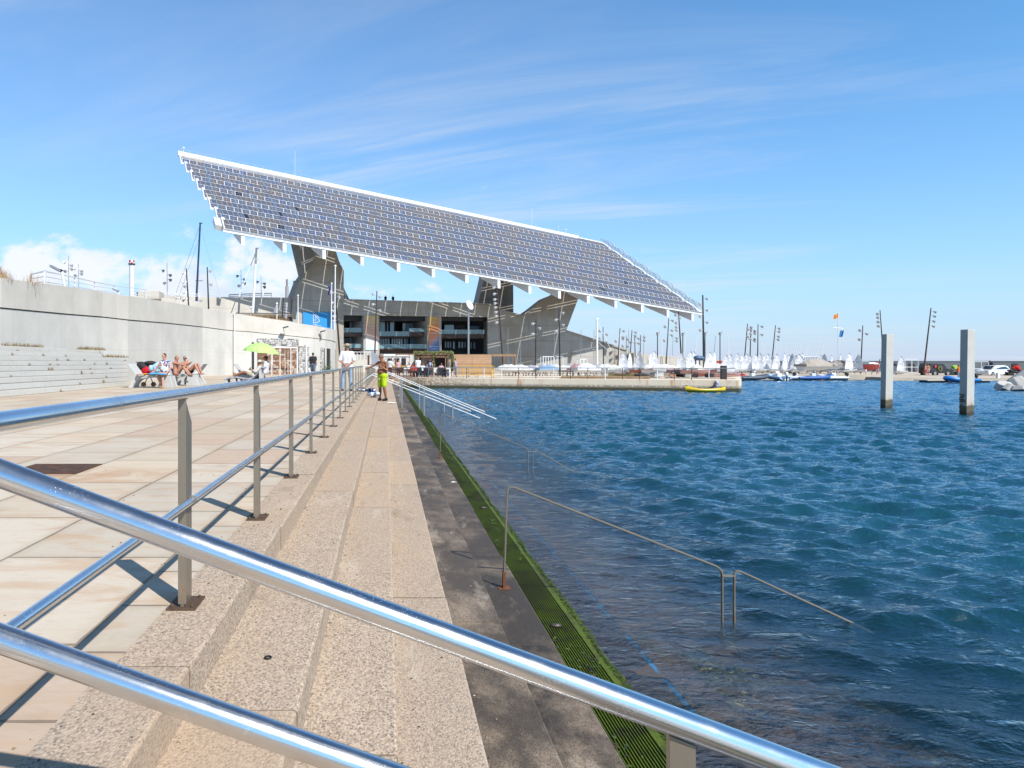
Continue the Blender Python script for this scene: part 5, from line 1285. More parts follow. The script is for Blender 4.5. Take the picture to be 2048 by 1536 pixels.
def capsules(J, inf=0.0, parts=('torso', 'head', 'arms', 'legs'), arm=(0, 2), leg=(0, 2), fat=1.0, hands=True, look=(0, -1, 0), face=True, footdir=None, fem=0):
    """list of tapered limbs; arm/leg (from, to): 0 root, 1 middle joint, 2 end"""
    mm = MB(); V = lambda k: Vector(J[k])
    if 'torso' in parts:
        for s in (-1, 1):
            off = (V('ls')-V('rs')).normalized()*s
            mm.limb(V('pelvis')+off*.075, V('spine')+off*.06, .105*fat+inf, .095*fat+inf)
            mm.limb(V('spine')+off*.06, V('chest')+off*.075, .095*fat+inf, .105+inf)
        mm.limb(V('rs'), V('ls'), .062+inf, .062+inf); mm.limb(V('chest'), (V('ls')+V('rs'))/2, .11+inf, .075+inf)
        if fat > 1.05: mm.ball(V('spine')+(Vector(look)*.05)+Vector((0, 0, -.04)), (.14*fat+inf, .13*fat+inf, .15+inf), 14, 10)
    if 'hips' in parts or 'torso' in parts:
        mm.limb(V('rh'), V('lh'), .105+inf+.01*fem, .105+inf+.01*fem); mm.limb(V('pelvis'), (V('rh')+V('lh'))/2, .12*fat+inf, .11+inf)
    if 'head' in parts:
        h = V('head'); lk = Vector(look).normalized(); up = (h-V('neck')).normalized(); up = (up+Vector((0, 0, 1))).normalized(); sd = lk.cross(up).normalized(); lk = up.cross(sd).normalized()
        mm.limb((V('ls')+V('rs'))/2+Vector((0, 0, .01)), h-up*.06, .062, .055)
        B = Matrix((sd, lk, up)).transposed()
        mm.ball(h+up*.025, (.073, .092, .095), 18, 12, B); mm.ball(h-up*.045+lk*.022, (.054, .062, .068), 14, 10, B)
        if face:
            mm.limb(h+lk*.088+up*.012, h+lk*.106-up*.022, .011, .017, 8); mm.limb(h+lk*.078-up*.062-sd*.018, h+lk*.078-up*.062+sd*.018, .012, .012, 8)
            mm.ball(h+lk*.062-up*.10, (.026, .024, .022), 8, 6, B)
            for s in (-1, 1): mm.ball(h+sd*.075*s-up*.005, (.013, .022, .034), 8, 6, B); mm.limb(h+lk*.078+up*.038+sd*.012*s, h+lk*.068+up*.036+sd*.048*s, .012, .010, 8)
    for s in 'lr':
        if 'arms' in parts:
            pts = [V(s+'s'), V(s+'e'), V(s+'w')]; rr = [.052, .041, .028]
            if arm[0] <= 0: mm.limb(pts[0], lerp(pts[0], pts[1], min(1, arm[1])), rr[0]+inf, rr[0]+(rr[1]-rr[0])*min(1, arm[1])+inf)
            if arm[1] > 1: mm.limb(pts[1], lerp(pts[1], pts[2], arm[1]-1), rr[1]+inf, .030+inf)
            if hands and arm[1] >= 2:
                d = (pts[2]-pts[1]).normalized(); inn = (Vector(J['pelvis'])-pts[2]); inn.z = 0; inn = inn.normalized() if inn.length > .01 else Vector((0, 1, 0))
                sdv = d.cross(inn).normalized()
                pc = pts[2]+d*.055; mm.limb(pts[2], pc, .026, .030); mm.limb(pc-sdv*.022, pc+sdv*.022, .020, .020, 8)
                for k, (o_, L) in enumerate(((-.032, .062), (-.011, .075), (.011, .071), (.032, .056))):
                    a = pc+sdv*o_+d*.02; m_ = a+d*L*.55+inn*.006; e = m_+d*L*.40+inn*.026; mm.limb(a, m_, .0105, .010, 6); mm.limb(m_, e, .010, .009, 6)
                a = pts[2]+d*.02-sdv*.025; mm.limb(a, a+d*.045-sdv*.022+inn*.015, .013, .010, 6)
        if 'legs' in parts:
            pts = [V(s+'h'), V(s+'k'), V(s+'a')]; rr = [.088, .056, .038]
            if leg[0] <= 0: mm.limb(pts[0], lerp(pts[0], pts[1], min(1, leg[1])), rr[0]+inf, rr[0]+(rr[1]-rr[0])*min(1, leg[1])+inf)
            if leg[1] > 1:
                mid = lerp(pts[1], pts[2], min(leg[1]-1, .35)); bk = Vector((0, .018, 0))
                mm.limb(pts[1], mid+bk*.6, rr[1]+inf, .057+inf)
                if leg[1] > 1.35: mm.limb(mid+bk*.6, lerp(pts[1], pts[2], leg[1]-1), .057+inf, rr[2]+inf)
    if 'feet' in parts:
        for s in 'lr':
            a = V(s+'a'); fd = Vector(footdir[s]) if footdir else Vector((.03 if s == 'l' else -.03, -1, 0)); fd = fd.normalized()
            dn = Vector((0, 0, -1)) if abs(fd.z) < .5 else Vector((0, 1, 0))
            mm.limb(a+dn*.035-fd*.03, a+dn*.045+fd*.15, .036+inf, .027+inf, 10); mm.limb(a, a+dn*.035+fd*.03, .038+inf, .036+inf, 10)
    return mm
def remesh(o, vox, sm=3):
    r_ = o.modifiers.new('remesh', 'REMESH'); r_.mode = 'VOXEL'; r_.voxel_size = vox; r_.use_smooth_shade = True
    s = o.modifiers.new('smooth', 'SMOOTH'); s.factor = .5; s.iterations = sm; return o
def person(label, loc, rz, J, skinm, clothes=(), hair=None, H=1.75, vox=.014, group=None, extra=None, fat=1.0, look=(0, -1, 0), face=True, footdir=None, shoes=None, fem=0, hairlen=0, eyes=True):
    JJ = dict(STAND); JJ.update(J); k = H/1.75
    t = thing('person', label, 'person', group, loc=loc, rz=rz); t.scale = (k, k, k)
    b = capsules(JJ, 0, ('torso', 'head', 'arms', 'legs', 'feet'), fat=fat, look=look, face=face, footdir=footdir, fem=fem, hands=vox < .02)
    if fem:
        for s in (-1, 1): b.ball(Vector(JJ['chest'])+Vector(look)*.09+(Vector(JJ['ls'])-Vector(JJ['rs'])).normalized()*.075*s-Vector((0, 0, .02)), (.062, .062, .062), 10, 8)
    remesh(b.build('body', skinm, t), vox)
    for (nm, m_, kw) in clothes:
        c = capsules(JJ, **kw); remesh(c.build(nm, m_, t), vox*1.15, 4)
    h = Vector(JJ['head']); lk = Vector(look).normalized(); up = ((h-Vector(JJ['neck'])).normalized()+Vector((0, 0, 1))).normalized(); sd = lk.cross(up).normalized(); lk = up.cross(sd).normalized(); B = Matrix((sd, lk, up)).transposed()
    if hair is not None:
        hm = MB(); hm.ball(h+up*.042-lk*.016, (.079, .090, .086), 16, 10, B); hm.ball(h-lk*.05-up*.005, (.070, .052, .075), 12, 8, B)
        if hairlen: hm.limb(h-lk*.06, h-lk*.075-up*hairlen, .06, .045)
        remesh(hm.build('hair', hair, t), max(.008, vox*.7), 2)
    if face and eyes and vox < .016:
        for s in (-1, 1): e = MB(); e.ball(h+lk*.080+up*.018+sd*.030*s, (.012, .008, .007), 8, 6, B); e.build('eye', M['black'], t)
    if extra: extra(t, JJ, h, lk, up, sd, B)
    return t
jeans = cloth_m('pale_jeans', (.30, .42, .58)); whitec = cloth_m('white', (.80, .81, .83)); lime = cloth_m('lime', (.50, .70, .02)); blackc = cloth_m('black', (.018, .018, .02)); straw = plain('straw_hat', (.62, .42, .20), .9, 0, .3, 40, bump=.4)
greyhair = plain('grey_hair', (.24, .22, .21), .9, 0, .4, 40, bump=.5); darkhair = plain('dark_hair', (.025, .016, .012), .8, 0, .4, 40, bump=.5); redhair = plain('auburn_hair', (.085, .018, .014), .7, 0, .4, 40, bump=.5); blond = plain('blond_hair', (.42, .26, .10), .8, 0, .4, 40, bump=.5)
navyb = cloth_m('navy_belt', (.03, .03, .05))
# man in white shirt and straw hat, seen from behind, hands clasped at his back
def hat(t, JJ, h, lk, up, sd, B, m=straw, brim=.155, crown=.10, band=True, tilt=0):
    k = MB(); k.lathe([(.085, .0), (brim, -.008), (brim+.002, -.002), (.095, .012), (.088, .03), (.080, crown-.01), (.055, crown+.008), (.001, crown)], h+up*.055, 20, B); o = k.build('hat', m, t, smooth='auto')
    if band: k = MB(); k.lathe([(.0965, .012), (.0915, .034)], h+up*.055, 20, B); k.build('hat_band', navyb, o)
J1 = dict(le=(.27, .07, 1.15), lw=(.055, .20, .985), re=(-.27, .07, 1.15), rw=(-.055, .215, .965), lk=(.15, -.01, .49), la=(.17, .03, .08), rk=(-.13, -.01, .49), ra=(-.15, .03, .08), head=(0, -.03, 1.62))
def ex1(t, *a):
    hat(t, *a)
    k = MB(); k.lathe([(.155, 0), (.157, .035)], (0, .0, 1.0), 20); o = k.build('belt', navyb, t); o.scale = (1.2, .95, 1)
    k = capsules(a[0], .014, ('feet',)); remesh(k.build('shoes', M['brownw'], t), .014, 2)
def ex1b(t, JJ, h, lk, up, sd, B): hat(t, JJ, h, lk, up, sd, B)
p1 = G(695, 781.5, 1.1)
person('man from behind in white shirt, pale jeans and straw hat, hands clasped behind him', (p1.x, 27.4, 1.1), R(176), J1, SKIN['pink'],
       [('shirt', whitec, dict(inf=.028, parts=('torso', 'arms'), arm=(0, .95), fat=1.12)), ('trousers', jeans, dict(inf=.022, parts=('hips', 'legs'), leg=(0, 1.97)))], greyhair, H=1.80, vox=.011, fat=1.1, extra=ex1, shoes=1)
# bare-chested man in lime shorts
J2 = dict(rs=(-.19, -.02, 1.42), re=(-.33, -.17, 1.30), rw=(-.44, -.34, 1.22), ls=(.18, .02, 1.41), le=(.25, .03, 1.12), lw=(.155, -.19, 1.27), head=(-.02, -.05, 1.63), neck=(0, -.01, 1.48), chest=(0, .01, 1.32), pelvis=(0, .02, .94), lk=(.12, -.02, .49), la=(.13, .06, .08), rk=(-.11, -.03, .49), ra=(-.13, -.02, .08))
def ex2(t, JJ, h, lk, up, sd, B):
    k = capsules(JJ, .016, ('feet',)); remesh(k.build('shoes', blackc, t), .014, 2)
    k = MB(); k.ball((-.03, -.145, .80), (.05, .014, .05), 10, 6); k.build('shorts_print', plain('print', (.75, .80, .45), .8), t)
person('bare-chested tanned man in lime green shorts, one hand on the steel rail', (P(765, 0, 26.3).x, 26.3, .785), R(-50), J2, SKIN['tan'],
       [('shorts', lime, dict(inf=.036, parts=('hips', 'legs'), leg=(0, .80), fat=1.08))], greyhair, H=1.74, vox=.0105, fat=1.14, extra=ex2, look=(-.25, -1, -.05))
# seated group
SEAT = .52
def sit(**kw):
    d = dict(pelvis=(0, 0, .60), spine=(0, .03, .78), chest=(0, .05, .97), neck=(0, .04, 1.12), head=(0, .02, 1.26), ls=(.18, .05, 1.05), rs=(-.18, .05, 1.05), le=(.24, .02, .80), lw=(.20, -.18, .66), re=(-.24, .02, .80), rw=(-.20, -.18, .66),
             lh=(.10, -.02, .58), rh=(-.10, -.02, .58), lk=(.13, -.42, .56), rk=(-.13, -.42, .56), la=(.12, -.44, .10), ra=(-.12, -.44, .10)); d.update(kw); return d
suit = plain('swimsuit', (.62, .68, .80), .7, 0, .9, 3.2)
def suit_fn(t, b):
    v = t.coord('Object'); n = t.noise(v, 7, 3, .6, 1.2)
    t.put(b.inputs['Base Color'], t.ramp(n, [(0, (.05, .06, .22)), (.44, (.06, .08, .28)), (.48, (.75, .80, .86)), (.60, (.78, .82, .88)), (.63, (.30, .55, .72))], 'CONSTANT')); b.inputs['Roughness'].default_value = .7
suit = mat('patterned_swimsuit', suit_fn)
GZ = 1.1
def loc_(px, Y): return (P(px, 0, Y).x, Y, GZ)
person('woman with dark red hair in a blue and white swimsuit sitting on the left bench', (P(330, 0, 30.8).x, 30.75, GZ), R(-8),
       sit(rw=(-.50, -.06, .585), re=(-.36, .02, .80), lw=(.24, -.34, .60), le=(.28, -.06, .82), lk=(.10, -.40, .56), la=(.16, -.48, .10), rk=(-.16, -.36, .54), ra=(.02, -.30, .09), head=(-.02, -.01, 1.29)), SKIN['light'],
       [('swimsuit', suit, dict(inf=.012, parts=('torso',), fat=1.16))], redhair, H=1.86, vox=.013, fat=1.18, look=(-.5, -1, -.1), fem=1, group='sunbathers on the benches')
person('blonde woman in a red bikini sitting sideways with knees drawn up on the middle bench', (P(353, 0, 33.6).x, 33.6, GZ), R(78),
       sit(chest=(0, .02, .95), rw=(-.02, -.66, 1.05), re=(-.14, -.40, .95), lw=(.06, -.60, .98), le=(.16, -.34, .90), lk=(.09, -.34, .92), rk=(-.09, -.36, .90), la=(.10, -.60, .56), ra=(-.10, -.62, .56), head=(0, -.02, 1.25)), SKIN['pink'],
       [('bikini_top', cloth_m('red', (.45, .02, .02)), dict(inf=-.012, parts=('torso',)))], blond, H=1.82, vox=.014, look=(0, -1, -.05), fem=1, hairlen=.02, group='sunbathers on the benches')
def shades(t, JJ, h, lk, up, sd, B):
    k = MB(); k.limb(h+lk*.09+up*.02-sd*.045, h+lk*.09+up*.02+sd*.045, .020, .020, 8); k.build('sunglasses', M['black'], t)
person('grey-haired man in black trunks and sunglasses leaning back with knees raised', (P(377, 0, 34.2).x, 34.2, GZ), R(68),
       sit(chest=(0, .20, .93), spine=(0, .10, .76), neck=(0, .22, 1.08), head=(0, .20, 1.23), ls=(.18, .20, 1.02), rs=(-.18, .20, 1.02), re=(-.27, .02, .88), rw=(-.10, .0, 1.08), le=(.26, .36, .80), lw=(.24, .30, .60), lk=(.14, -.42, .98), rk=(-.06, -.40, .96), la=(.14, -.62, .57), ra=(-.08, -.66, .57)), SKIN['pink'],
       [('trunks', blackc, dict(inf=.012, parts=('hips', 'legs'), leg=(0, .28)))], greyhair, H=1.84, vox=.014, look=(-.6, -1, -.2), extra=shades, group='sunbathers on the benches')
cream = cloth_m('cream', (.66, .64, .55)); khaki = cloth_m('khaki', (.45, .40, .30))
def ex6(t, JJ, h, lk, up, sd, B):
    hat(t, JJ, h, lk, up, sd, B, m=cream, brim=.15, crown=.085, band=False)
    k = MB(); k.box((0, -.17, .80), (.20, .03, .15), Matrix.Rotation(R(-40), 3, 'X')); k.build('book', blackc, t)
person('man in a cream sun hat and shirt reading, stretched out on the lounger', (P(507, 0, 34.6).x, 34.6, GZ-.02), R(-84),
       sit(pelvis=(0, 0, .50), lh=(.1, -.02, .49), rh=(-.1, -.02, .49), spine=(0, .15, .62), chest=(0, .28, .78), neck=(0, .33, .93), head=(0, .29, 1.07), ls=(.18, .30, .86), rs=(-.18, .30, .86), le=(.24, .12, .66), lw=(.08, -.10, .74), re=(-.24, .12, .66), rw=(-.08, -.10, .74),
           lk=(.10, -.44, .66), rk=(-.08, -.44, .60), la=(.10, -.92, .48), ra=(-.14, -.88, .47)), SKIN['brown'],
       [('shirt', cream, dict(inf=.03, parts=('torso', 'arms'), arm=(0, 1.5))), ('shorts', khaki, dict(inf=.03, parts=('hips', 'legs'), leg=(0, .5)))], greyhair, H=1.80, vox=.014, look=(0, -1, -.55), footdir=dict(l=(0, -.3, 1), r=(0, -.3, 1)), extra=ex6)
def ex7(t, JJ, h, lk, up, sd, B): k = MB(); k.ball(h+up*.06, (.088, .10, .07), 14, 8, B); k.limb(h+up*.05+lk*.06, h+up*.04+lk*.15, .03, .02, 8); remesh(k.build('cap', plain('dark_cap', (.05, .05, .055), .9), t), .012, 2)
person('person in a dark cap and white top sitting under the green parasol', (P(531, 0, 36.6).x, 36.6, GZ), R(-100), sit(rw=(-.16, -.2, .62)), SKIN['brown'],
       [('top', cloth_m('striped', (.68, .70, .74)), dict(inf=.028, parts=('torso', 'arms'), arm=(0, .9))), ('trousers', blackc, dict(inf=.02, parts=('hips', 'legs'), leg=(0, 1.9)))], darkhair, H=1.82, vox=.016, extra=ex7)
def ex8(t, JJ, h, lk, up, sd, B):
    k = MB(); k.ball((.30, -.08, 1.0), (.12, .10, .30), 12, 8); k.tube([(.15, 0, 1.42), (.30, -.06, 1.2)], .012, 5); k.build('bag', plain('pale_bag', (.55, .66, .66), .8), t)
person('dark-haired man from behind in charcoal t-shirt and blue shorts carrying a pale bag', (P(626, 0, 50).x, 50, GZ), R(170), dict(lk=(.10, -.08, .49), la=(.10, .06, .09), rk=(-.10, .04, .49), ra=(-.10, .16, .10)), SKIN['pink'],
       [('t_shirt', cloth_m('charcoal', (.035, .035, .038)), dict(inf=.028, parts=('torso', 'arms'), arm=(0, .6))), ('shorts', cloth_m('blue_grey', (.13, .16, .24)), dict(inf=.034, parts=('hips', 'legs'), leg=(0, .95)))], darkhair, H=1.80, vox=.02, extra=ex8, eyes=False)
# small figures far away
def far(px, pyfeet, Y, rz, top, bottom, label, J=None, H=1.74, sk='pink', z=None, legl=1.9, arm=.7, group='people around the beach bar', hr=darkhair, vox=.03, hatm=None):
    p = P(px, pyfeet, Y) if z is None else Vector((P(px, 0, Y).x, Y, z))
    return person(label, p, R(rz), J or {}, SKIN[sk], [('top', top, dict(inf=.03, parts=('torso', 'arms'), arm=(0, arm)))]*(1 if top else 0)+[('trousers', bottom, dict(inf=.026, parts=('hips', 'legs'), leg=(0, legl)))], hr, H=H, vox=vox, face=False, group=group, eyes=False)
QZ = .86
blk = cloth_m('darkblue', (.02, .025, .04)); wht = cloth_m('white2', (.75, .76, .78)); red = cloth_m('redc', (.40, .05, .05)); pnk = cloth_m('pinkc', (.60, .38, .40)); lil = cloth_m('lilac', (.40, .42, .58)); dem = cloth_m('denim', (.12, .18, .30))
pr = FA.pt(771, 598, 3.0); far(771, 608, pr.y, 160, blk, blk, 'dark figure at the roof edge, left of the two', sk='brown', group='two people on the roof'); far(786, 608.5, pr.y+1, 200, blk, blk, 'dark figure at the roof edge, right of the two', sk='brown', group='two people on the roof', J=dict(lw=(.3, -.2, 1.0)))
far(780, 0, 67, 150, wht, blk, 'person in white shirt standing at the left end of the beach bar', z=QZ); far(797, 0, 69, 20, pnk, blk, 'person in pink top near the wooden frame of the beach bar', z=QZ, H=1.6)
far(836, 0, 66.5, 10, wht, dem, 'man in white t-shirt standing before the beach bar pavilion', z=QZ, H=1.82); far(860, 0, 68, 190, blk, blk, 'person in dark top standing beside the pavilion window', z=QZ, H=1.8)
far(855, 0, 66, 60, lil, dem, 'person in lilac shirt bending forward near the pavilion', z=QZ, J=dict(spine=(0, -.12, 1.1), chest=(0, -.28, 1.22), neck=(0, -.38, 1.30), head=(0, -.46, 1.38), ls=(.18, -.32, 1.28), rs=(-.18, -.32, 1.28), le=(.22, -.40, 1.0), re=(-.22, -.40, 1.0), lw=(.2, -.5, .8), rw=(-.2, -.5, .8)))
far(911, 0, 70, 80, lil, dem, 'person in pale shirt walking at the end of the timber fence', z=QZ, H=1.75)
for px, tp, lab in ((819, wht, 'seated person in white at the quay railing, left of the pavilion'), (826, red, 'seated person in dark red at the quay railing'), (846, wht, 'seated person in white bent over before the pavilion'), (883, pnk, 'seated person in pink before the pavilion window')):
    far(px, 0, 64.5, 30, tp, blk, lab, z=QZ-.05, J=sit(), H=1.7, sk='brown')
far(1851, 0, 98, 30, None, red, 'bare-chested person in red shorts by the dark jeep, left of two', z=.30, group='two bathers by the jeep', legl=.7, H=1.7); far(1856, 0, 98.5, -30, None, pnk, 'bare-chested person in pink shorts by the dark jeep, right of two', z=.30, group='two bathers by the jeep', legl=.7, H=1.72)
far(1917, 0, 80, 40, cloth_m('orange', (.75, .16, .03)), blk, 'person in orange life vest on the floating jetty, half hidden by the right pillar', z=.28, H=1.65)
far(1755, 0, 98, -40, wht, pnk, 'person in white top standing at the bow of the red boat', z=.60, H=1.65)

# benches, lounger, parasol and beach things
M['bench'] = concrete('bench_concrete', (.52, .52, .51), streak=.12, dark=(.3, .3, .3))
def bench(px, Y, label, flip=False, L=2.0):
    o = P(px, 0, Y).x; t = thing('concrete_bench', label, 'bench', 'cast concrete benches with backrests', loc=(o, Y, GZ)); s = -1 if flip else 1
    def ex(pts, y0, y1, nm):
        m = MB(); q = [(s*x, y0, z) for x, z in pts]; m.prism(q if not flip else q[::-1], (0, y1-y0, 0)); return m.build(nm, M['bench'], t, bevel=.012)
    arc = [(0, 0), (.20, 0), (.24, .14), (.33, .28), (.48, .38), (.75, .43), (L-.55, .46), (L-.50, .54), (.62, .53), (.34, .50), (.16, .30)]
    for y0 in (-.38, .26): ex(arc, y0, y0+.12, 'side_frame')
    ex([(.30, .47), (L-.30, .52), (L-.30, .58), (.30, .53)], -.40, .40, 'seat')
    for y0 in (-.38, .20): ex([(L-.70, 0), (L-.05, 0), (L-.20, .52), (L-.62, .50)], y0, y0+.18, 'leg')
    ex([(.36, .50), (.44, .53), (.06, 1.05), (-.04, 1.03)], -.40, .40, 'backrest')
    return t
bench(262, 31.0, 'left concrete bench with a backrest, seat for the woman in the swimsuit'); bench(334, 34.0, 'middle concrete bench behind the blonde woman', L=1.7); bench(410, 35.6, 'right concrete bench of three, facing left, with the empty back', flip=True, L=1.5)
bench(470, 38.5, 'empty pale bench behind the feet of the reading man', flip=False, L=1.2)
t = thing('lounger', 'curved grey concrete lounger under the reading man', 'lounger', loc=(P(452, 0, 34.6).x, 34.6, GZ)); 
def ribbon(pts, th_, y0, y1, nm, m):
    a = [Vector((x, y0, z)) for x, z in pts]; mm = MB()
    for p, q in zip(pts[:-1], pts[1:]): mm.hexa([(p[0], y0, p[1]-th_), (q[0], y0, q[1]-th_), (q[0], y0, q[1]), (p[0], y0, p[1])], [(p[0], y1, p[1]-th_), (q[0], y1, q[1]-th_), (q[0], y1, q[1]), (p[0], y1, p[1])])
    return mm.build(nm, m, t)
lp = [(0, .30), (.25, .40), (.55, .42), (.95, .36), (1.22, .33), (1.42, .42), (1.62, .66), (1.80, .92), (1.92, .86)]
ribbon(lp, .06, -.35, .35, 'seat', plain('lilac_grey_concrete', (.36, .36, .42), .8, 0, .15, 4))
for x in (.10, .50, .72, 1.30, 1.75):
    mm = MB(); mm.prism([(x-.05, -.32, 0), (x+.06, -.32, 0), (x+.02, -.32, .38 if x < 1.6 else .8), (x-.10, -.32, .36 if x < 1.6 else .75)], (0, .64, 0)); mm.build('leg', M['bench'], t)
# parasol
t = thing('parasol', 'lime green parasol opened above the person in the cap', 'parasol', loc=loc_(518, 36.8)); M['parasol'] = plain('lime_canvas', (.46, .74, .22), .8, 0, .08, 5)
mm = MB(); mm.tube([(0, 0, .1), (.12, 0, 2.0), (.15, 0, 2.14)], .018, 8); mm.build('pole', M['white'], t)
mm = MB(); ax = Matrix.Rotation(R(7), 3, 'Y'); n = 8; tp = Vector((.17, 0, 2.12)); R_ = .95
prof_ = [(0, 0), (.35, -.05), (.68, -.19), (.93, -.40), (1.0, -.52)]
vs = [tp]; 
for (rr, zz) in prof_[1:]:
    for k in range(n*2):
        a = math.pi*k/n; q = .965 if k % 2 else 1.0; zo = 0 if k % 2 == 0 else .025*rr
        vs.append(tp+ax @ Vector((math.cos(a)*rr*R_*q, math.sin(a)*rr*R_*q, zz+zo)))
fs = [(0, 1+k, 1+(k+1) % (2*n)) for k in range(2*n)]+[(1+i*2*n+k, 1+(i+1)*2*n+k, 1+(i+1)*2*n+(k+1) % (2*n), 1+i*2*n+(k+1) % (2*n)) for i in range(3) for k in range(2*n)]
mm.add(vs, fs); mm.build('canopy', M['parasol'], t)
for k in range(n):
    a = 2*math.pi*k/n; mm = MB(); mm.tube([tp+ax @ Vector((math.cos(a)*r_*R_, math.sin(a)*r_*R_, z_-.01)) for r_, z_ in prof_[1:]], .006, 4); mm.build('rib', M['grey_metal'], t)
def lump(name, label, cat, c, size, m, seed, rough=.25, parent=None, group=None):
    r = random.Random(seed); mm = MB()
    for i in range(7): mm.ball(Vector(c)+Vector((r.uniform(-.5, .5)*size[0], r.uniform(-.5, .5)*size[1], r.uniform(-.1, .5)*size[2])), (size[0]*.36, size[1]*.4, size[2]*.42), 10, 8, Matrix.Rotation(r.uniform(0, 3), 3, 'Z'))
    o = mm.build(name, m); remesh(o, .02, 1); return tag(o, label, cat, group)
tb = cloth_m('towel_blue', (.10, .38, .66)); ty = cloth_m('towel_yellow', (.70, .38, .06)); 
yb = 30.8
lump('blue_towel', 'bright blue towel the seated woman rests on', 'towel', (P(321, 0, 30.6).x, 30.55, GZ+.58), (.62, .5, .10), tb, 1); lump('yellow_towel', 'orange yellow towel on the left bench', 'towel', (P(290, 0, 30.6).x, 30.7, GZ+.585), (.42, .4, .06), ty, 2)
t = thing('pushchair', 'black folded pushchair with a red bag behind the left bench', 'pushchair', loc=(P(296, 0, 32.2).x, 32.2, GZ))
mm = MB(); mm.tube([(-.55, 0, 1.12), (-.30, 0, 1.10), (.10, 0, .45), (.25, 0, .12)], .02, 6); mm.tube([(-.2, .1, .12), (.05, .1, .6), (.42, .1, 1.05)], .02, 6); mm.build('frame', M['black'], t)
mm = MB(); mm.ball((-.22, 0, .92), (.32, .22, .20), 12, 8, Matrix.Rotation(R(25), 3, 'Y')); mm.ball((.10, 0, 1.08), (.30, .22, .10), 12, 8); remesh(mm.build('hood', plain('black_canvas', (.02, .02, .022), .8), t), .02, 1)
mm = MB(); mm.ball((-.05, -.08, .70), (.24, .18, .24), 12, 8); mm.ball((-.15, -.08, .88), (.14, .12, .16), 10, 8); remesh(mm.build('bag', cloth_m('red_bag', (.55, .015, .03)), t), .02, 1)
for x in (-.2, .25): mm = MB(); mm.lathe([(.02, -.03), (.11, -.03), (.11, .03), (.02, .03)], (x, 0, .11), 14, Matrix.Rotation(R(90), 3, 'X')); mm.build('wheel', M['black'], t)
lump('pale_bundle', 'pale blue and white clothes bundle hanging behind the seated woman', 'clothes', (P(311, 0, 31.8).x, 31.8, GZ+.82), (.35, .25, .35), cloth_m('pale_bundle', (.45, .66, .80)), 5)
lump('white_bundle', 'white rolled towels between the middle and right benches', 'towel', (P(387, 0, 35).x, 35, GZ+.40), (.5, .3, .30), whitec, 6); lump('small_bag', 'small red and blue bag on the paving under the benches', 'bag', (P(381, 0, 34.2).x, 34.2, GZ+.09), (.36, .25, .14), cloth_m('red_blue', (.35, .05, .10)), 7)
lump('backpack', 'dark backpack on the paving beside the lounger', 'bag', (P(524, 0, 35.4).x, 35.4, GZ+.25), (.4, .3, .45), plain('dark_pack', (.06, .05, .05), .8), 8)
# towel and bag on the step by the man
def patt_fn(t, b):
    n = t.voro(t.coord('Object'), 16, out='Color'); x = t.xyz(n)[0]
    t.put(b.inputs['Base Color'], t.ramp(x, [(0, (.01, .02, .07)), (.35, (.02, .09, .28)), (.6, (.015, .015, .04)), (.78, (.70, .74, .80))], 'CONSTANT')); b.inputs['Roughness'].default_value = .85
pt = mat('blue_patterned_cloth', patt_fn)
a = P(741, 0, 26.6); lump('beach_bag', 'dark blue patterned beach bag on the step beside the man in lime shorts', 'bag', (P(737, 0, 27.2).x, 27.2, .94+.12), (.55, .35, .22), pt, 9)
lump('patterned_towel', 'blue and white patterned towel crumpled in front of the beach bag', 'towel', (P(744, 0, 25.4).x, 25.6, .94+.08), (.34, .3, .16), mat('pale_patterned_cloth', lambda t, b: (t.put(b.inputs['Base Color'], t.ramp(t.xyz(t.voro(t.coord('Object'), 14, out='Color'))[0], [(0, (.7, .74, .8)), (.5, (.05, .20, .45)), (.72, (.75, .76, .8))], 'CONSTANT')))), 10)
# ---------------------------------------------------------------- quay railing, beach bar, boat park
t = thing('quay_railing', 'long rusting tube railing along the edge of the far quay', 'railing', loc=(QL.x, QL.y, .86))
qdir = (QR-QL).normalized(); qoff = Vector((-qdir.y, qdir.x, 0))*.35
o_ = Vector(t.location)
A_ = Vector((-.5, 62.75, .86)); seg = [A_, QL+qoff, QR+qoff-qdir*.2]
for hh, r_, m_ in ((.90, .034, 'grey_metal'), (.45, .018, 'rust_pole'), (.12, .018, 'rust_pole')):
    mm = MB(); mm.tube([p+Vector((0, 0, hh))-o_ for p in seg], r_, 8); mm.build('rail', M[m_], t)
rq = random.Random(6)
for i, px in enumerate([829.6+34.6*k for k in range(19)]):
    # point on the quay line seen at this pixel
    u = (px-CX)/F; a = QL+qoff; k_ = (u*a.y-a.x)/(qdir.x-u*qdir.y); p = a+qdir*k_
    if k_ < -1: continue
    m_ = 'rust_pole' if (i % 3 != 2 and i != 2 and i != 4) else 'white_metal'
    mm = MB(); mm.tube([p-o_, p-o_+Vector((0, 0, .92))], .028 if m_ == 'rust_pole' else .036, 8); mm.build('post', M[m_], t)
for x in (.0, .9, 1.8): mm = MB(); p = A_+(QL+qoff-A_)*(x/3.4+.08); mm.tube([p-o_, p-o_+Vector((0, 0, .92))], .028, 8); mm.build('post', M['rust_pole'], t)
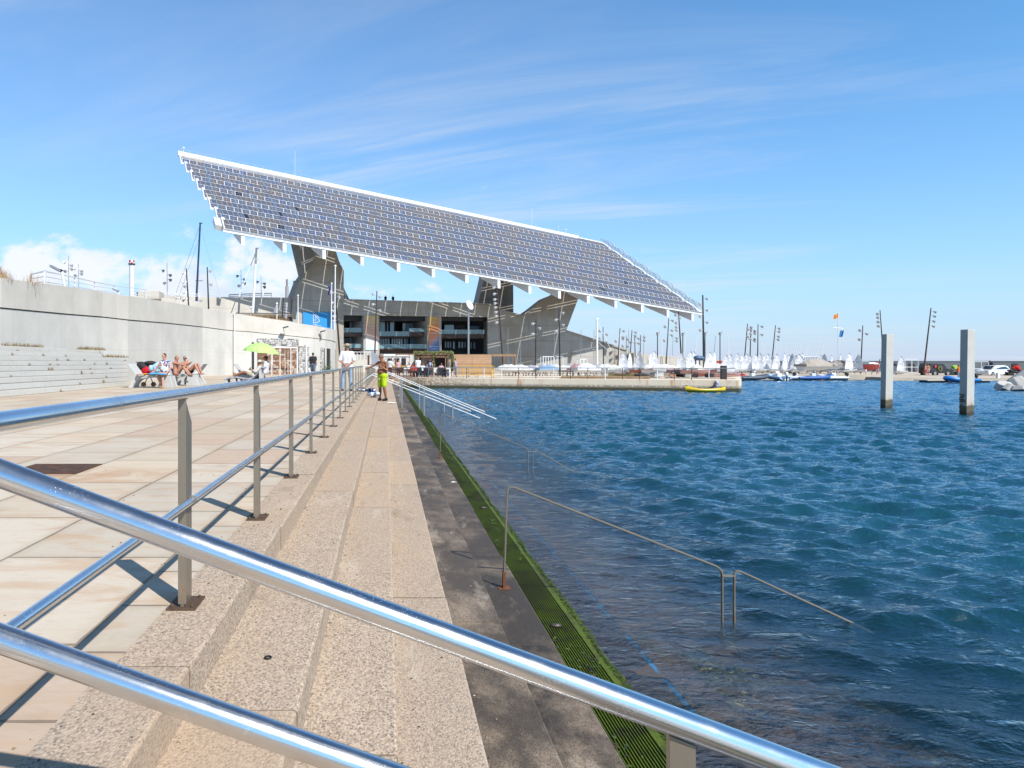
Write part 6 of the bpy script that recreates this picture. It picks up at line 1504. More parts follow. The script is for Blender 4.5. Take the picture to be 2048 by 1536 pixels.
# rusty bar mesh panels at the left of the quay
def mesh_panel(px0, px1, Y, z, h, label, m='rust', n=22, name='mesh_fence', nr=2):
    a = Vector((P(px0, 0, Y).x, Y, z)); b = Vector((P(px1, 0, Y).x, Y, z)); t = thing(name, label, 'fence', loc=a); d = b-a
    mm = MB()
    for i in range(n+1): mm.tube([d*i/n, d*i/n+Vector((0, 0, h))], .012, 4)
    mm.build('bars', M[m], t); mm = MB()
    for j in range(nr): mm.tube([Vector((0, 0, h*j/(nr-1))), d+Vector((0, 0, h*j/(nr-1)))], .022, 5)
    mm.build('rails', M[m], t)
    for q in (Vector((0, 0, 0)), d): mm = MB(); mm.tube([q, q+Vector((0, 0, h+.05))], .03, 6); mm.build('post', M[m], t)
mesh_panel(779, 826, 62.3, .86, .75, 'low rusty bar fence at the landward end of the quay', n=40); mesh_panel(1180, 1260, 66, .86, .55, 'low grey mesh fence behind the middle of the quay railing', 'grey_metal', n=60)
# raised planter strip of dry ground behind the railing
def slab(name, px0, px1, Y0_, Y1_, z0, z1, m, label, cat, kind=None):
    a = [Vector((P(px0, 0, Y0_).x, Y0_, z0)), Vector((P(px1, 0, Y0_-1.5).x, Y0_-1.5, z0)), Vector((P(px1, 0, Y1_).x, Y1_, z0)), Vector((P(px0, 0, Y1_).x, Y1_, z0))]
    mm = MB(); mm.hexa(a, [p+Vector((0, 0, z1-z0)) for p in a]); o = mm.build(name, m); tag(o, label, cat, kind=kind); return o
M['sand'] = plain('dry_earth', (.42, .29, .17), .95, 0, .5, 2, bump=.4)
slab('planter_bank', 1122, 1300, 59.0, 60.4, .86, 1.04, M['sand'], 'low sandy bank behind the middle of the quay railing', 'bank')
# timber pavilion with creeper roof
Q = .86
def at(px, Y, z=Q): return Vector((P(px, 0, Y).x, Y, z))
t = thing('beach_pavilion', 'pale timber beach bar pavilion with creeper-covered roof and dark serving window', 'pavilion', loc=at(830, 71)); o_ = at(830, 71)
def boards_fn(c1, c2, fr, vertical=True):
    def fn(t_, b):
        v = t_.coord('Object'); x, y, z = t_.xyz(v); s = x if vertical else z
        k = t_.math('FLOOR', t_.math('MULTIPLY', s, fr)); f_ = t_.math('FRACT', t_.math('MULTIPLY', s, fr)); A = t_.white(t_.comb(k, 2, 0))
        c = t_.mix(A, c1, c2); c = t_.mix(t_.math('MULTIPLY', t_.math('LESS_THAN', f_, .12), .6), c, (.08, .05, .04))
        n = t_.noise(t_.mapv(v, (1, 1, 6) if not vertical else (6, 6, 1)), 1.5, 4, .6); c = t_.mix(t_.math('MULTIPLY', t_.step(n, .5, .7), .3), c, (.2, .12, .08))
        t_.put(b.inputs['Base Color'], c); b.inputs['Roughness'].default_value = .8
    return fn
M['vboards'] = mat('vertical_boards', boards_fn((.38, .29, .25), (.52, .42, .36), 5)); M['hboards'] = mat('horizontal_boards', boards_fn((.40, .23, .13), (.52, .33, .20), 5.5, False))
def pb(name, px0, px1, z0, z1, y0, y1, m, par=t, org=o_, Y=71):
    a = at(px0, Y+y0)-org; b = at(px1, Y+y0)-org; mm = MB(); mm.hexa([a+Vector((0, 0, z0)), b+Vector((0, 0, z0)), b+Vector((0, 0, z1)), a+Vector((0, 0, z1))], [a+Vector((0, y1-y0, z0)), b+Vector((0, y1-y0, z0)), b+Vector((0, y1-y0, z1)), a+Vector((0, y1-y0, z1))]); return mm.build(name, M[m], par)
pb('back_wall', 842, 896, 0, 2.1, 1.2, 1.35, 'vboards'); pb('serving_window', 865, 890, .95, 1.75, 1.05, 1.19, 'recess'); pb('counter', 862, 893, .82, .92, .8, 1.05, 'wood')
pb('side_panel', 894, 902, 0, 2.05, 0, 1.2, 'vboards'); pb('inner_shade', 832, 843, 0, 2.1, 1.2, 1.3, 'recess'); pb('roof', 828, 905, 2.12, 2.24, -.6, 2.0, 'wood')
for px in (830, 867, 891, 903): pb('post', px-.6, px+.6, 0, 2.12, -.5, -.4, 'wood')
pb('beam', 829, 904, 1.86, 1.94, -.5, -.42, 'wood')
rv = random.Random(8); mm = MB(); lv = [plain('creeper_%d' % i, c, .7, 0, .3, 8) for i, c in enumerate(((.14, .17, .045), (.24, .24, .08), (.09, .11, .035)))]
for i in range(2600):
    px = rv.uniform(827, 907); p = at(px, 71+rv.uniform(-.8, 1.9), Q+2.2)-o_+Vector((0, 0, rv.uniform(-.05, .28)))
    if rv.random() < .25: p = at(rv.choice((831, 867, 903, 906))+rv.gauss(0, 1.2), 70.4, Q+rv.uniform(.5, 2.3))-o_
    s = rv.uniform(.05, .11); u_ = Vector((rv.uniform(-1, 1), rv.uniform(-1, 1), rv.uniform(-1, 1))).normalized()*s; w2 = u_.orthogonal().normalized()*s*.6
    mm.mat(rv.randrange(3)); mm.add([p-u_, p+w2, p+u_, p-w2], [(0, 1, 2, 3)])
mm.build('creeper', lv, t)
mm = MB(); a = at(820, 70.6)-o_; mm.prism([a+Vector((-.2, 0, .6)), a+Vector((1.0, 0, .6)), a+Vector((1.0, 0, 2.0)), a+Vector((.75, 0, 2.0))], (0, .06, 0)); mm.build('awning', plain('dark_blue_awning', (.03, .035, .05), .8), t)
# second open timber frame + white furniture hall behind it
t = thing('timber_pergola', 'open orange-brown timber pergola left of the pavilion', 'pergola', loc=at(792, 70)); o2 = at(792, 70)
for px in (792, 818.5): pb('post', px-.7, px+.7, 0, 2.15, 0, .1, 'wood', t, o2, 70)
pb('beam', 791, 829, 2.08, 2.2, 0, .1, 'wood', t, o2, 70); pb('shelf', 778, 812, .95, 1.03, -.4, 0, 'yellow', t, o2, 70)
M['kiosk'] = mat('white_lattice', lambda t_, b: t_.put(b.inputs['Base Color'], t_.mix(t_.math('GREATER_THAN', t_.voro(t_.coord('Object'), 5), .38), (.16, .15, .16), (.70, .68, .66))))
t = thing('bar_kiosk', 'low white and grey bar kiosk with scalloped edge left of the pavilion', 'kiosk', loc=at(768, 76)); o3 = at(768, 76)
pb('body', 768, 820, 0, 2.0, 0, 2, 'kiosk', t, o3, 76); pb('fascia', 767, 821, 2.0, 2.25, -.1, 2.1, 'white', t, o3, 76); pb('counter', 772, 816, .9, 1.0, -.5, -.01, 'wood', t, o3, 76)
for px in (775, 790, 803): pb('opening', px, px+9, 1.0, 1.8, -.04, -.01, 'recess', t, o3, 76)
# timber fence and long beam
t = thing('timber_fence', 'high fence of horizontal brown boards right of the pavilion', 'fence', loc=at(907, 74)); o4 = at(907, 74)
pb('boards', 907, 944, 0, 2.14, 0, .1, 'hboards', t, o4, 74); pb('boards', 944.4, 983, 0, 2.12, 0, .1, 'hboards', t, o4, 74); pb('coping', 906, 984, 2.14, 2.2, -.02, .16, 'wood', t, o4, 74)
t = thing('timber_canopy', 'long pale timber beam on posts beyond the board fence', 'frame', loc=at(984, 74)); o5 = at(984, 74)
pb('beam', 984, 1032, 1.98, 2.2, 0, .3, 'wood', t, o5, 74)
for px in (1008, 1026, 1031): pb('post', px-.6, px+.6, 0, 1.98, 0, .12, 'wood', t, o5, 74)
# yellow and blue crowd barriers
def barrier(px0, px1, Y, m, label, h=1.05):
    a = at(px0, Y); t = thing('crowd_barrier', label, 'barrier', 'steel crowd barriers on the quay', loc=a); d = at(px1, Y)-a; n = max(4, int(d.length/.16))
    mm = MB(); mm.tube([Vector((0, 0, .1)), Vector((0, 0, h)), d+Vector((0, 0, h)), d+Vector((0, 0, .1))], .032, 6); mm.build('frame', M[m], t)
    mm = MB(); mm.tube([Vector((0, 0, .28)), d+Vector((0, 0, .28))], .02, 5)
    for i in range(1, n): mm.tube([d*i/n+Vector((0, 0, .28)), d*i/n+Vector((0, 0, h))], .013, 4)
    mm.build('bars', M[m], t)
    for q in (Vector((0, 0, 0)), d): mm = MB(); mm.tube([q+Vector((0, -.25, .02)), q+Vector((0, 0, .12)), q+Vector((0, .25, .02))], .022, 5); mm.build('foot', M[m], t)
M['bluep'] = plain('blue_paint', (.06, .30, .60), .5, 0, .2, 4)
for px0, px1, Y, m_, lab in ((913, 937, 66.5, 'bluep', 'blue crowd barrier behind the yellow ones'), (914, 939, 64.6, 'yellow', 'yellow crowd barrier left in the row on the quay'), (927, 956, 63.4, 'yellow', 'yellow crowd barrier second in the row on the quay'), (952, 984, 62.8, 'yellow', 'yellow crowd barrier right in the row on the quay'), (983, 988, 60.6, 'yellow', 'narrow yellow barrier seen nearly end-on at the right of the row')): barrier(px0, px1, Y, m_, lab)
# cafe chairs and tables in front of the pavilion
def chair(px, Y, m, label):
    a = at(px, Y); t = thing('cafe_chair', label, 'chair', 'cafe chairs before the beach bar', loc=a)
    for nm, c, s in (('seat', (0, 0, .45), (.42, .42, .04)), ('backrest', (0, .19, .70), (.42, .04, .42))): mm = MB(); mm.box(c, s); mm.build(nm, M[m], t)
    for x in (-.18, .18):
        for y in (-.18, .18): mm = MB(); mm.box((x, y, .22), (.03, .03, .44)); mm.build('leg', M[m], t)
M['redp'] = plain('red_plastic', (.50, .04, .04), .5); 
k = 0
for px, m_ in ((803, 'dark_pole'), (811, 'white'), (830, 'redp'), (839, 'dark_pole'), (852, 'dark_pole'), (872, 'white'), (880, 'dark_pole'), (888, 'dark_pole'), (897, 'white')):
    chair(px, 63.6+.6*(k % 3), m_, ('white' if m_ == 'white' else 'red' if m_ == 'redp' else 'dark')+' cafe chair on the quay, '+ORD[k]+' from the left'); k += 1
for i, px in enumerate((815, 862, 893)):
    a = at(px, 64.6); t = thing('cafe_table', 'round wooden cafe table on the quay, '+ORD[i]+' from the left', 'table', 'cafe tables before the beach bar', loc=a); mm = MB(); mm.lathe([(.45, .72), (.45, .75)], (0, 0, 0), 16); mm.build('tabletop', M['wood'], t); mm = MB(); mm.tube([(0, 0, 0), (0, 0, .72)], .03, 6); mm.build('leg', M['grey_metal'], t)
# tables, tent frame and stone screens along the retaining wall
def scr_fn(brown):
    def fn(t_, b):
        uv = t_.coord('UV'); x, y, _ = t_.xyz(uv)
        row = t_.math('FLOOR', t_.math('MULTIPLY', y, 5.2)); xx = t_.math('ADD', t_.math('MULTIPLY', x, 1.9), t_.math('MULTIPLY', t_.white(t_.comb(row, 1, 2)), 7)); cell = t_.math('FLOOR', xx)
        A = t_.white(t_.comb(cell, row, 3)); fx = t_.math('FRACT', xx); fy = t_.math('FRACT', t_.math('MULTIPLY', y, 5.2))
        n = t_.noise(t_.comb(t_.math('MULTIPLY', x, 5), t_.math('MULTIPLY', y, 14), 0), 1, 4, .7)
        pal = [(0, (.30, .15, .08)), (.25, (.46, .30, .20)), (.5, (.22, .11, .06)), (.72, (.50, .40, .32)), (1, (.34, .20, .12))] if brown else [(0, (.52, .51, .49)), (.3, (.20, .20, .19)), (.45, (.60, .59, .57)), (.7, (.40, .39, .38)), (1, (.62, .61, .60))]
        c = t_.ramp(A, pal, 'CONSTANT')
        ed = t_.math('MINIMUM', t_.math('MINIMUM', fx, t_.math('SUBTRACT', 1, fx)), t_.math('MINIMUM', fy, t_.math('SUBTRACT', 1, fy)))
        c = t_.mix(t_.math('MULTIPLY', t_.math('GREATER_THAN', n, .56), .65), c, (.035, .032, .03))
        c = t_.mix(t_.math('MULTIPLY', t_.math('LESS_THAN', ed, .07), .7), c, (.06, .05, .045))
        t_.put(b.inputs['Base Color'], c); b.inputs['Roughness'].default_value = .9; t_.put(b.inputs['Normal'], t_.bump(t_.math('ADD', n, ed), .8, .05))
    return fn
M['scr_b'] = mat('brown_stone_screen', scr_fn(True)); M['scr_w'] = mat('pale_stone_screen', scr_fn(False))
def wall_at(px):
    for a, b in zip(W2[1:-1], W2[2:]):
        if a[0] <= px <= b[0]: f = (px-a[0])/(b[0]-a[0]); return a[1]+(b[1]-a[1])*f
    return W2[-1][1]
def screen(px0, px1, z1, m, name, label, cat, off=.12, z0=0, grp=None):
    Ya, Yb = wall_at(px0)-off, wall_at(px1)-off; a = Vector((P(px0, 0, Ya).x, Ya, GZ+z0)); b = Vector((P(px1, 0, Yb).x, Yb, GZ+z0)); h = Vector((0, 0, z1-z0)); n = Vector((0, off*1.4, 0)); L = (b-a).length
    mm = MB(); u = [(0, 0), (L, 0), (L, z1-z0), (0, z1-z0)]; mm.add([a, b, b+h, a+h, a+n, b+n, b+h+n, a+h+n], [(0, 1, 2, 3), (7, 6, 5, 4), (3, 2, 6, 7), (0, 4, 5, 1), (0, 3, 7, 4), (1, 5, 6, 2)], [u]*6)
    return tag(mm.build(name, M[m] if isinstance(m, str) else m), label, cat, grp)
gs = 'stone screens set into the retaining wall'
screen(504.5, 507, 2.95, 'recess', 'wall_slit', 'narrow dark vertical slit at the left end of the stone screens', 'opening')
screen(508.2, 514, 2.95, 'bench', 'door_frame', 'pale vertical frame beside the dark slit in the wall', 'frame', .2)
screen(514, 540, 2.95, 'scr_b', 'stone_screen', 'brown stacked stone screen behind the green parasol', 'screen', .1, grp=gs); screen(540.3, 572, 2.55, 'scr_b', 'stone_screen', 'brown stacked stone screen behind the white tent frame', 'screen', .1, grp=gs)
screen(572.3, 597, 2.72, 'scr_b', 'stone_screen', 'brown stone screen at the right of the white tent frame', 'screen', .1, grp=gs); screen(597.3, 611, 2.62, 'scr_w', 'stone_screen', 'pale grey stone screen left of the white post', 'screen', .1, grp=gs)
screen(614.5, 647, 2.55, 'scr_w', 'stone_screen', 'wide pale grey stone screen behind the man in the charcoal t-shirt', 'screen', .1, grp=gs); screen(661, 671.5, 2.5, 'scr_w', 'stone_screen', 'narrow pale stone screen right of the dark doorway', 'screen', .1, grp=gs)
screen(514, 597, 3.3, 'scr_w', 'screen_band', 'narrow band of pale stones above the brown screens', 'screen', .09, z0=2.60)
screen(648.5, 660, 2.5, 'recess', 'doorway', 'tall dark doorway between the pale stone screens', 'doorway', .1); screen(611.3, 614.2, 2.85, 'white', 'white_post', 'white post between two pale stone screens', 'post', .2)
rv = random.Random(12); mm = MB(); p0 = Vector((P(655, 0, 68.4).x, 68.4, GZ))
for i in range(420):
    p = p0+Vector((rv.gauss(0, .22), rv.gauss(0, .12), abs(rv.gauss(.35, .28)))); s = rv.uniform(.04, .10); u_ = Vector((rv.uniform(-1, 1), rv.uniform(-1, 1), rv.uniform(-.3, 1))).normalized()*s; w2 = u_.orthogonal().normalized()*s*.4
    mm.mat(rv.randrange(3)); mm.add([p-u_, p+w2, p+u_, p-w2], [(0, 1, 2, 3)])
t = thing('potted_shrub', 'small green shrub standing in the dark doorway', 'plant', loc=(0, 0, 0)); mm.build('foliage', [plain('leafg%d' % i, c, .6) for i, c in enumerate(((.06, .11, .03), (.10, .16, .04), (.04, .07, .02)))], t); mm = MB(); mm.lathe([(.14, 0), (.20, .28), (.17, .28)], p0, 12); mm.build('pot', M['brownw'], t)
t = thing('tent_frame', 'white tubular marquee frame before the brown stone screens', 'frame', loc=(P(540, 0, 60.5).x, 60.5, GZ)); o_ = Vector(t.location)
def fr(px, Y, z=0): return Vector((P(px, 0, Y).x, Y, GZ+z))-o_
for px, Y in ((542.5, 60.5), (560, 60.3), (581.5, 61.2), (594, 61.8), (545, 63.3), (595, 64.2)): mm = MB(); mm.tube([fr(px, Y), fr(px, Y, 2.45)], .035, 6); mm.build('pole', M['white_metal'], t)
mm = MB(); mm.tube([fr(514, 60.7, 2.55), fr(542.5, 60.5, 2.5), fr(560, 60.3, 2.45), fr(594, 61.8, 2.42), fr(595, 64.2, 2.42), fr(545, 63.3, 2.45), fr(542.5, 60.5, 2.5)], .035, 6); mm.build('top_frame', M['white_metal'], t)
for px in (560, 570, 576, 584): mm = MB(); mm.tube([fr(px, 62.2), fr(px, 62.2, 2.2)], .016, 5); mm.build('brace', M['white_metal'], t)
# pale plinth and stair-like things between wall end and building; inclined grey sail cloth behind the men
mm = MB(); q = [P(742, 700, 60), P(756.5, 712, 60), P(757, 736, 60), P(744, 738, 60)]; mm.prism(q, (0, .05, 0)); tag(mm.build('windbreak_sheet', plain('grey_sheet', (.34, .38, .44), .5, 0, .2, 1)), 'leaning grey windbreak sheet just left of the bare-chested man', 'windbreak')
mm = MB(); mm.box((P(737, 0, 58).x, 58, GZ+.85), (.16, .16, 1.7)); tag(mm.build('timber_post', M['brownw']), 'short brown timber post between the two men', 'post')
t = thing('terrace_balustrade', 'low pale wall with white railing and planters below the banner pier', 'wall', loc=at(684, 84)); o6 = at(684, 84)
pb('low_wall', 676, 742, .2, 1.7, 0, .4, 'wall_up', t, o6, 84)
for i in range(8): pb('post', 686+i*7, 686.8+i*7, 1.7, 2.6, .1, .2, 'white', t, o6, 84)
pb('rail', 684, 742, 2.55, 2.62, .1, .2, 'white', t, o6, 84)
# ---- dinghies with furled white sails
def sail_fn(t_, b):
    v = t_.coord('Object'); x, y, z = t_.xyz(v)
    sm = t_.math('LESS_THAN', t_.math('FRACT', t_.math('MULTIPLY', t_.math('ADD', z, t_.math('MULTIPLY', x, .25)), 2.3)), .07); n = t_.noise(v, 2.5, 4, .6)
    c = t_.mix(n, (.70, .73, .79), (.90, .91, .93)); c = t_.mix(t_.math('MULTIPLY', sm, .35), c, (.42, .47, .58)); c = t_.mix(t_.math('MULTIPLY', t_.math('LESS_THAN', z, .72), .5), c, (.55, .60, .70))
    t_.put(b.inputs['Base Color'], c); b.inputs['Roughness'].default_value = .8; b.inputs['Alpha'].default_value = .90
M['sail'] = mat('sail_cloth', sail_fn); M['hull'] = plain('white_gelcoat', (.74, .75, .76), .3, 0, .08, 3, coat=.4); M['mark'] = plain('faint_mark', (.34, .37, .46), .8); M['tyre'] = M['black']
def hull_mb(L, W, H, bow=.55, n=8, sheer=.12, pram=.0):
    mm = MB(); ring = []
    for i in range(n+1):
        f = i/n; x = L*(f-.5); w_ = W/2*(1-(f**3)*(1-pram))*(.86+.14*min(1, f*4)); zt = H+sheer*f*f; zb = H*.10+ (H*bow)*f**3
        ring.append([Vector((x, -w_, zt)), Vector((x, -w_*.86, zb+(zt-zb)*.45)), Vector((x, -w_*.45, zb)), Vector((x, 0, zb-.03)), Vector((x, w_*.45, zb)), Vector((x, w_*.86, zb+(zt-zb)*.45)), Vector((x, w_, zt))])
    k = len(ring[0]); vs = [v for r in ring for v in r]
    fs = [(i*k+j, (i+1)*k+j, (i+1)*k+j+1, i*k+j+1) for i in range(n) for j in range(k-1)]
    fs += [tuple(range(k)), tuple(n*k+j for j in range(k))[::-1]]
    mm.add(vs, fs)
    deck = [Vector((r[0].x, r[0].y*.9, r[0].z-.05)) for r in ring]+[Vector((r[-1].x, r[-1].y*.9, r[-1].z-.05)) for r in ring][::-1]
    mm.add(deck, [tuple(range(len(deck)))[::-1]])
    return mm
def opti_proto():
    t = thing('sailing_dinghy', 'x', 'dinghy')
    hull_mb(2.3, 1.1, .38, .3, pram=.55).build('hull', M['hull'], t, smooth='auto')
    n = 8; mm = MB(); vs = []
    for i in range(15):
        u = i/14; z = .52+u*2.45; w_ = 1.40*max(0.0, 1-u**1.75)**.74*(1-.04*u)+.02; xc = .05+.10*u*u
        for j in range(n+1): f = j/n; vs.append(Vector((xc-w_/2+w_*f, .13*math.sin(f*math.pi)*(1-.3*u)+.018*math.sin(i*1.7+j), z)))
    mm.add(vs, [(i*(n+1)+j, i*(n+1)+j+1, (i+1)*(n+1)+j+1, (i+1)*(n+1)+j) for i in range(14) for j in range(n)])
    s = mm.build('sail', M['sail'], t, smooth=True)
    mm = MB()
    for k in range(10): a = 2*math.pi*k/10; mm.box((-.05+.10*math.cos(a), .0, 2.30+.13*math.sin(a)), (.05, .012, .05), Matrix.Rotation(-a, 3, 'Y'))
    for r_ in range(2):
        for k in range(5): mm.box((-.30+.16*k+(r_*.05), -.015, 1.80-r_*.24+.03*math.sin(k)), (.05, .01, .10), Matrix.Rotation(.3, 3, 'Y'))
    mk = mm.build('sail_marks', M['mark'], s)
    mm = MB(); mm.tube([(-.66, 0, .35), (-.66, 0, 1.9)], .02, 6); mm.build('mast', M['grey_metal'], t)
    mm = MB(); mm.tube([(-.62, .0, 1.0), (.12, .03, 2.95)], .012, 5); mm.build('sprit', M['grey_metal'], t)
    mm = MB(); mm.tube([(-.66, 0, .50), (.80, .05, .50)], .018, 6); mm.build('boom', M['grey_metal'], t)
    for x in (-.5,): mm = MB(); mm.lathe([(.02, -.05), (.14, -.05), (.14, .05), (.02, .05)], (x, .35, -.02), 10, Matrix.Rotation(R(90), 3, 'X')); mm.build('trolley_wheel', M['tyre'], t)
    mm = MB(); mm.tube([(-1.3, 0, -.02), (.9, .35, .02)], .02, 5); mm.tube([(-1.3, 0, -.02), (.9, -.35, .02)], .02, 5); mm.build('trolley', M['grey_metal'], t)
    return t
op = opti_proto(); used = False
ops = [(1246, 76, 10), (1259, 90, 62), (1276, 84, -30), (1300, 88, 60), (1307, 80, 8), (1362, 78, -6), (1380, 78, 2), (1386, 88, 12), (1418, 78, 4), (1428, 84, 66), (1451, 96, 12), (1460, 97, -8), (1474, 98, 5), (1483, 104, 40), (1492, 98, -4), (1499, 101, 12), (1510, 98, 14), (1518.5, 97, -6), (1527, 104, 30), (1534, 98, 0), (1543, 104, -28), (1552, 97, 8),
       (1569, 97, 58), (1577.5, 101, 40), (1583, 99, -62), (1590.5, 98, -20), (1597, 97, 10), (1605, 99, 60), (1641, 104, 10), (1647, 101, -50), (1663, 97, 70), (1680.5, 97, 58), (1697.5, 96, 24), (1715, 96, -42), (1801, 104, 6)]
for i, (px, Y, rz) in enumerate(ops):
    o = op if not used else copy_tree(op); used = True
    z = .86 if Y < 91 else .72
    if px > 1790: z = .42
    k = .86 if Y > 90 else .84
    rz = rz*.75-8+((i*37) % 23-11)
    o.location = (P(px, 0, Y).x, Y, z+.14); o.rotation_euler = (0, 0, R(rz)); o.scale = (k*(.88+.05*((i*5) % 6)), k, k*(.93+.03*((i*7) % 5)))
    where = 'behind the quay railing' if px < 1440 else 'in the dense shore row' if px < 1620 else 'by the covered boats' if px < 1690 else 'left of the red boat' if px < 1730 else 'alone between the two pillars'
    o['label'] = 'white dinghy with hoisted sail '+where+((', '+ORD[i]+' from the left') if px < 1730 else '')
    o['group'] = 'small dinghies with hoisted white sails'
# covered boats
def covered(px, Y, L, W, H, m, label, rz=0, z=.86, peak=.5, name='covered_boat'):
    t = thing(name, label, 'boat', 'boats under fitted covers', loc=(P(px, 0, Y).x, Y, z+.35), rz=R(rz)); k = hull_mb(L, W, H*.6, .5); k.build('hull', M['hull'], t, smooth='auto')
    mm = MB(); n = 8; vs = []
    for i in range(n+1):
        f = i/n; x = L*(f-.5)*1.02; w_ = W/2*1.03*(1-f**3*.9); pk = H*.6+peak*math.sin(math.pi*min(1, f*1.15))**.8*(1 if i % 2 == 0 else .86)
        vs += [Vector((x, -w_, H*.42)), Vector((x, -w_*.95, H*.62)), Vector((x, 0, pk+.05)), Vector((x, w_*.95, H*.62)), Vector((x, w_, H*.42))]
    mm.add(vs, [(i*5+j, (i+1)*5+j, (i+1)*5+j+1, i*5+j+1) for i in range(n) for j in range(4)]+[(0, 1, 2, 3, 4), tuple(n*5+j for j in range(5))[::-1]]); mm.build('cover', m, t)
    for x in (-L*.2, L*.15): mm = MB(); mm.tube([(x, -W*.4, -.33), (x, -W*.2, .08), (x, W*.2, .08), (x, W*.4, -.33)], .03, 5); mm.build('trestle', M['rust_pole'], t)
    return t
cvs = [plain('cover_%d' % i, c, .8, 0, .15, 2) for i, c in enumerate(((.66, .67, .69), (.55, .57, .62), (.20, .34, .52), (.70, .70, .68), (.40, .24, .25), (.36, .37, .42)))]
cb = [(1010, 73, 3.6, 0, 'pale'), (1022, 70, 3.2, 3, 'white'), (1036, 75, 3.4, 1, 'grey'), (1043, 70, 3.6, 0, 'pale'), (1062, 72, 3.2, 5, 'dark grey'), (1068, 75, 3.6, 3, 'white'), (1084, 71, 3.0, 0, 'pale'), (1098, 70, 3.8, 2, 'blue'), (1112, 74, 3.4, 0, 'pale'), (1126, 71, 3.2, 3, 'white'), (1136, 75, 4.4, 1, 'long grey'), (1151, 70, 2.6, 4, 'faded red'), (1163, 73, 3.6, 0, 'pale'), (1176, 69, 4.2, 0, 'pale'), (1193, 71, 4.4, 3, 'white'), (1214, 73, 3.6, 0, 'pale'), (1229, 70, 3.2, 3, 'white'), (1288, 74, 3.2, 3, 'white'), (1330, 73, 5.0, 3, 'white'), (1346, 78, 3.4, 0, 'pale'), (1396, 74, 3.6, 3, 'white'), (1437, 80, 3.4, 3, 'white')]
for i, (px, Y, L, ci, nm) in enumerate(cb): covered(px, Y, L*.64, 1.15, .62, cvs[ci], 'small boat under a %s cover behind the quay railing, %s from the left' % (nm, ORD[i]), rz=random.Random(i).choice((-75, -30, 12, 170, 100, 40)), peak=.26+.3*random.Random(i+9).random())
bg_ = plain('beige_cover', (.40, .36, .31), .85, 0, .2, 1.5)
covered(1637, 94, 5.6, 2.2, 1.5, bg_, 'larger boat under a beige tarpaulin on the far shore', rz=12, z=.70, peak=.75); covered(1686, 97, 4.2, 2.0, 1.5, plain('taupe_cover', (.27, .245, .225), .85), 'boat under a taupe tarpaulin behind the dinghies', rz=-8, z=.75, peak=.55)
# colourful kayaks and hulls lying low behind the railing
kc = [('red', (.34, .09, .08)), ('white', (.70, .71, .72)), ('purple', (.13, .07, .22)), ('yellow', (.50, .44, .20)), ('dark', (.05, .05, .06)), ('dusty pink', (.46, .25, .24)), ('orange', (.48, .25, .14))]
KM = {n: plain('kayak_'+n.replace(' ', '_'), c, .4, 0, .15, 3, coat=.3) for n, c in kc}
rk = random.Random(31)
for i in range(26):
    px = 1228+i*9.0+rk.uniform(-2, 2); nm = kc[rk.choice((0, 1, 1, 1, 2, 4, 4, 5, 5, 6, 3))][0]; Y = rk.uniform(60, 66)
    if px > 1462: break
    t = thing('kayak', '%s kayak lying behind the quay railing, %s from the left' % (nm, ORD[i]), 'kayak', 'kayaks and small hulls stored behind the quay railing', loc=(P(px, 0, Y).x, Y, .86+.05+(.32 if i % 3 == 0 else 0)), rz=R(rk.uniform(-80, 80)))
    mm = hull_mb(rk.uniform(1.8, 2.8), .62, .30, .3); mm.build('hull', KM[nm], t, smooth='auto'); mm = MB(); mm.ball((-.1, 0, .30), (.4, .2, .05), 12, 6); mm.build('cockpit', M['black'], t)
    if i % 3 == 0: mm = MB(); mm.box((0, 0, -.17), (.5, .5, .30)); mm.build('stand', M['dark_pole'], t)
# open steel racks standing in the boat park
def rack(px0, px1, Y, z, h, label, m='white_metal', nv=2, nh=2):
    a = Vector((P(px0, 0, Y).x, Y, z)); d = Vector((P(px1, 0, Y).x, Y, z))-a; t = thing('boat_rack', label, 'rack', 'open white boat racks', loc=a)
    for i in range(nv):
        for dy in (0, 1.2): mm = MB(); q = d*i/(nv-1)+Vector((0, dy, 0)); mm.tube([q, q+Vector((0, 0, h))], .035, 5); mm.build('upright', M[m], t)
    for j in range(nh): 
        hh = h*(1-j/nh); mm = MB(); mm.tube([Vector((0, 0, hh)), d+Vector((0, 0, hh)), d+Vector((0, 1.2, hh)), Vector((0, 1.2, hh)), Vector((0, 0, hh))], .035, 5); mm.build('shelf', M[m], t)
rack(1086, 1107, 78, .86, 2.0, 'white rack before the right wing, left of two', nv=5); rack(1114, 1126, 76, .86, 1.95, 'white square rack before the right wing, right of two', nv=2, nh=1)
rack(1809, 1836, 108, .30, 2.4, 'tall white rack between the two pillars', nv=3); rack(1949, 1977, 100, .30, 2.0, 'white rack left of the white car', nv=3); rack(1160, 1174, 79, .86, 1.7, 'low pale rack left of the thick white mast', nv=3, nh=1); rack(1606, 1640, 99, .7, 2.3, 'grey rack behind the boat with the beige tarpaulin', 'grey_metal', 6, 3); rack(1392, 1408, 80, .86, 1.6, 'dark rack carrying an outboard engine cover', 'dark_pole', 3, 2)
mm = MB(); mm.ball((P(1396, 0, 80.5).x, 80.5, 2.72), (.55, .35, .28), 14, 10); mm.ball((P(1403, 0, 80.5).x, 80.5, 2.68), (.38, .3, .26), 12, 8); tag(mm.build('engine_cover', plain('blue_white_cover', (.10, .22, .38), .5, 0, .9, 4), smooth=True), 'blue and white bundle on top of the dark rack', 'bundle')
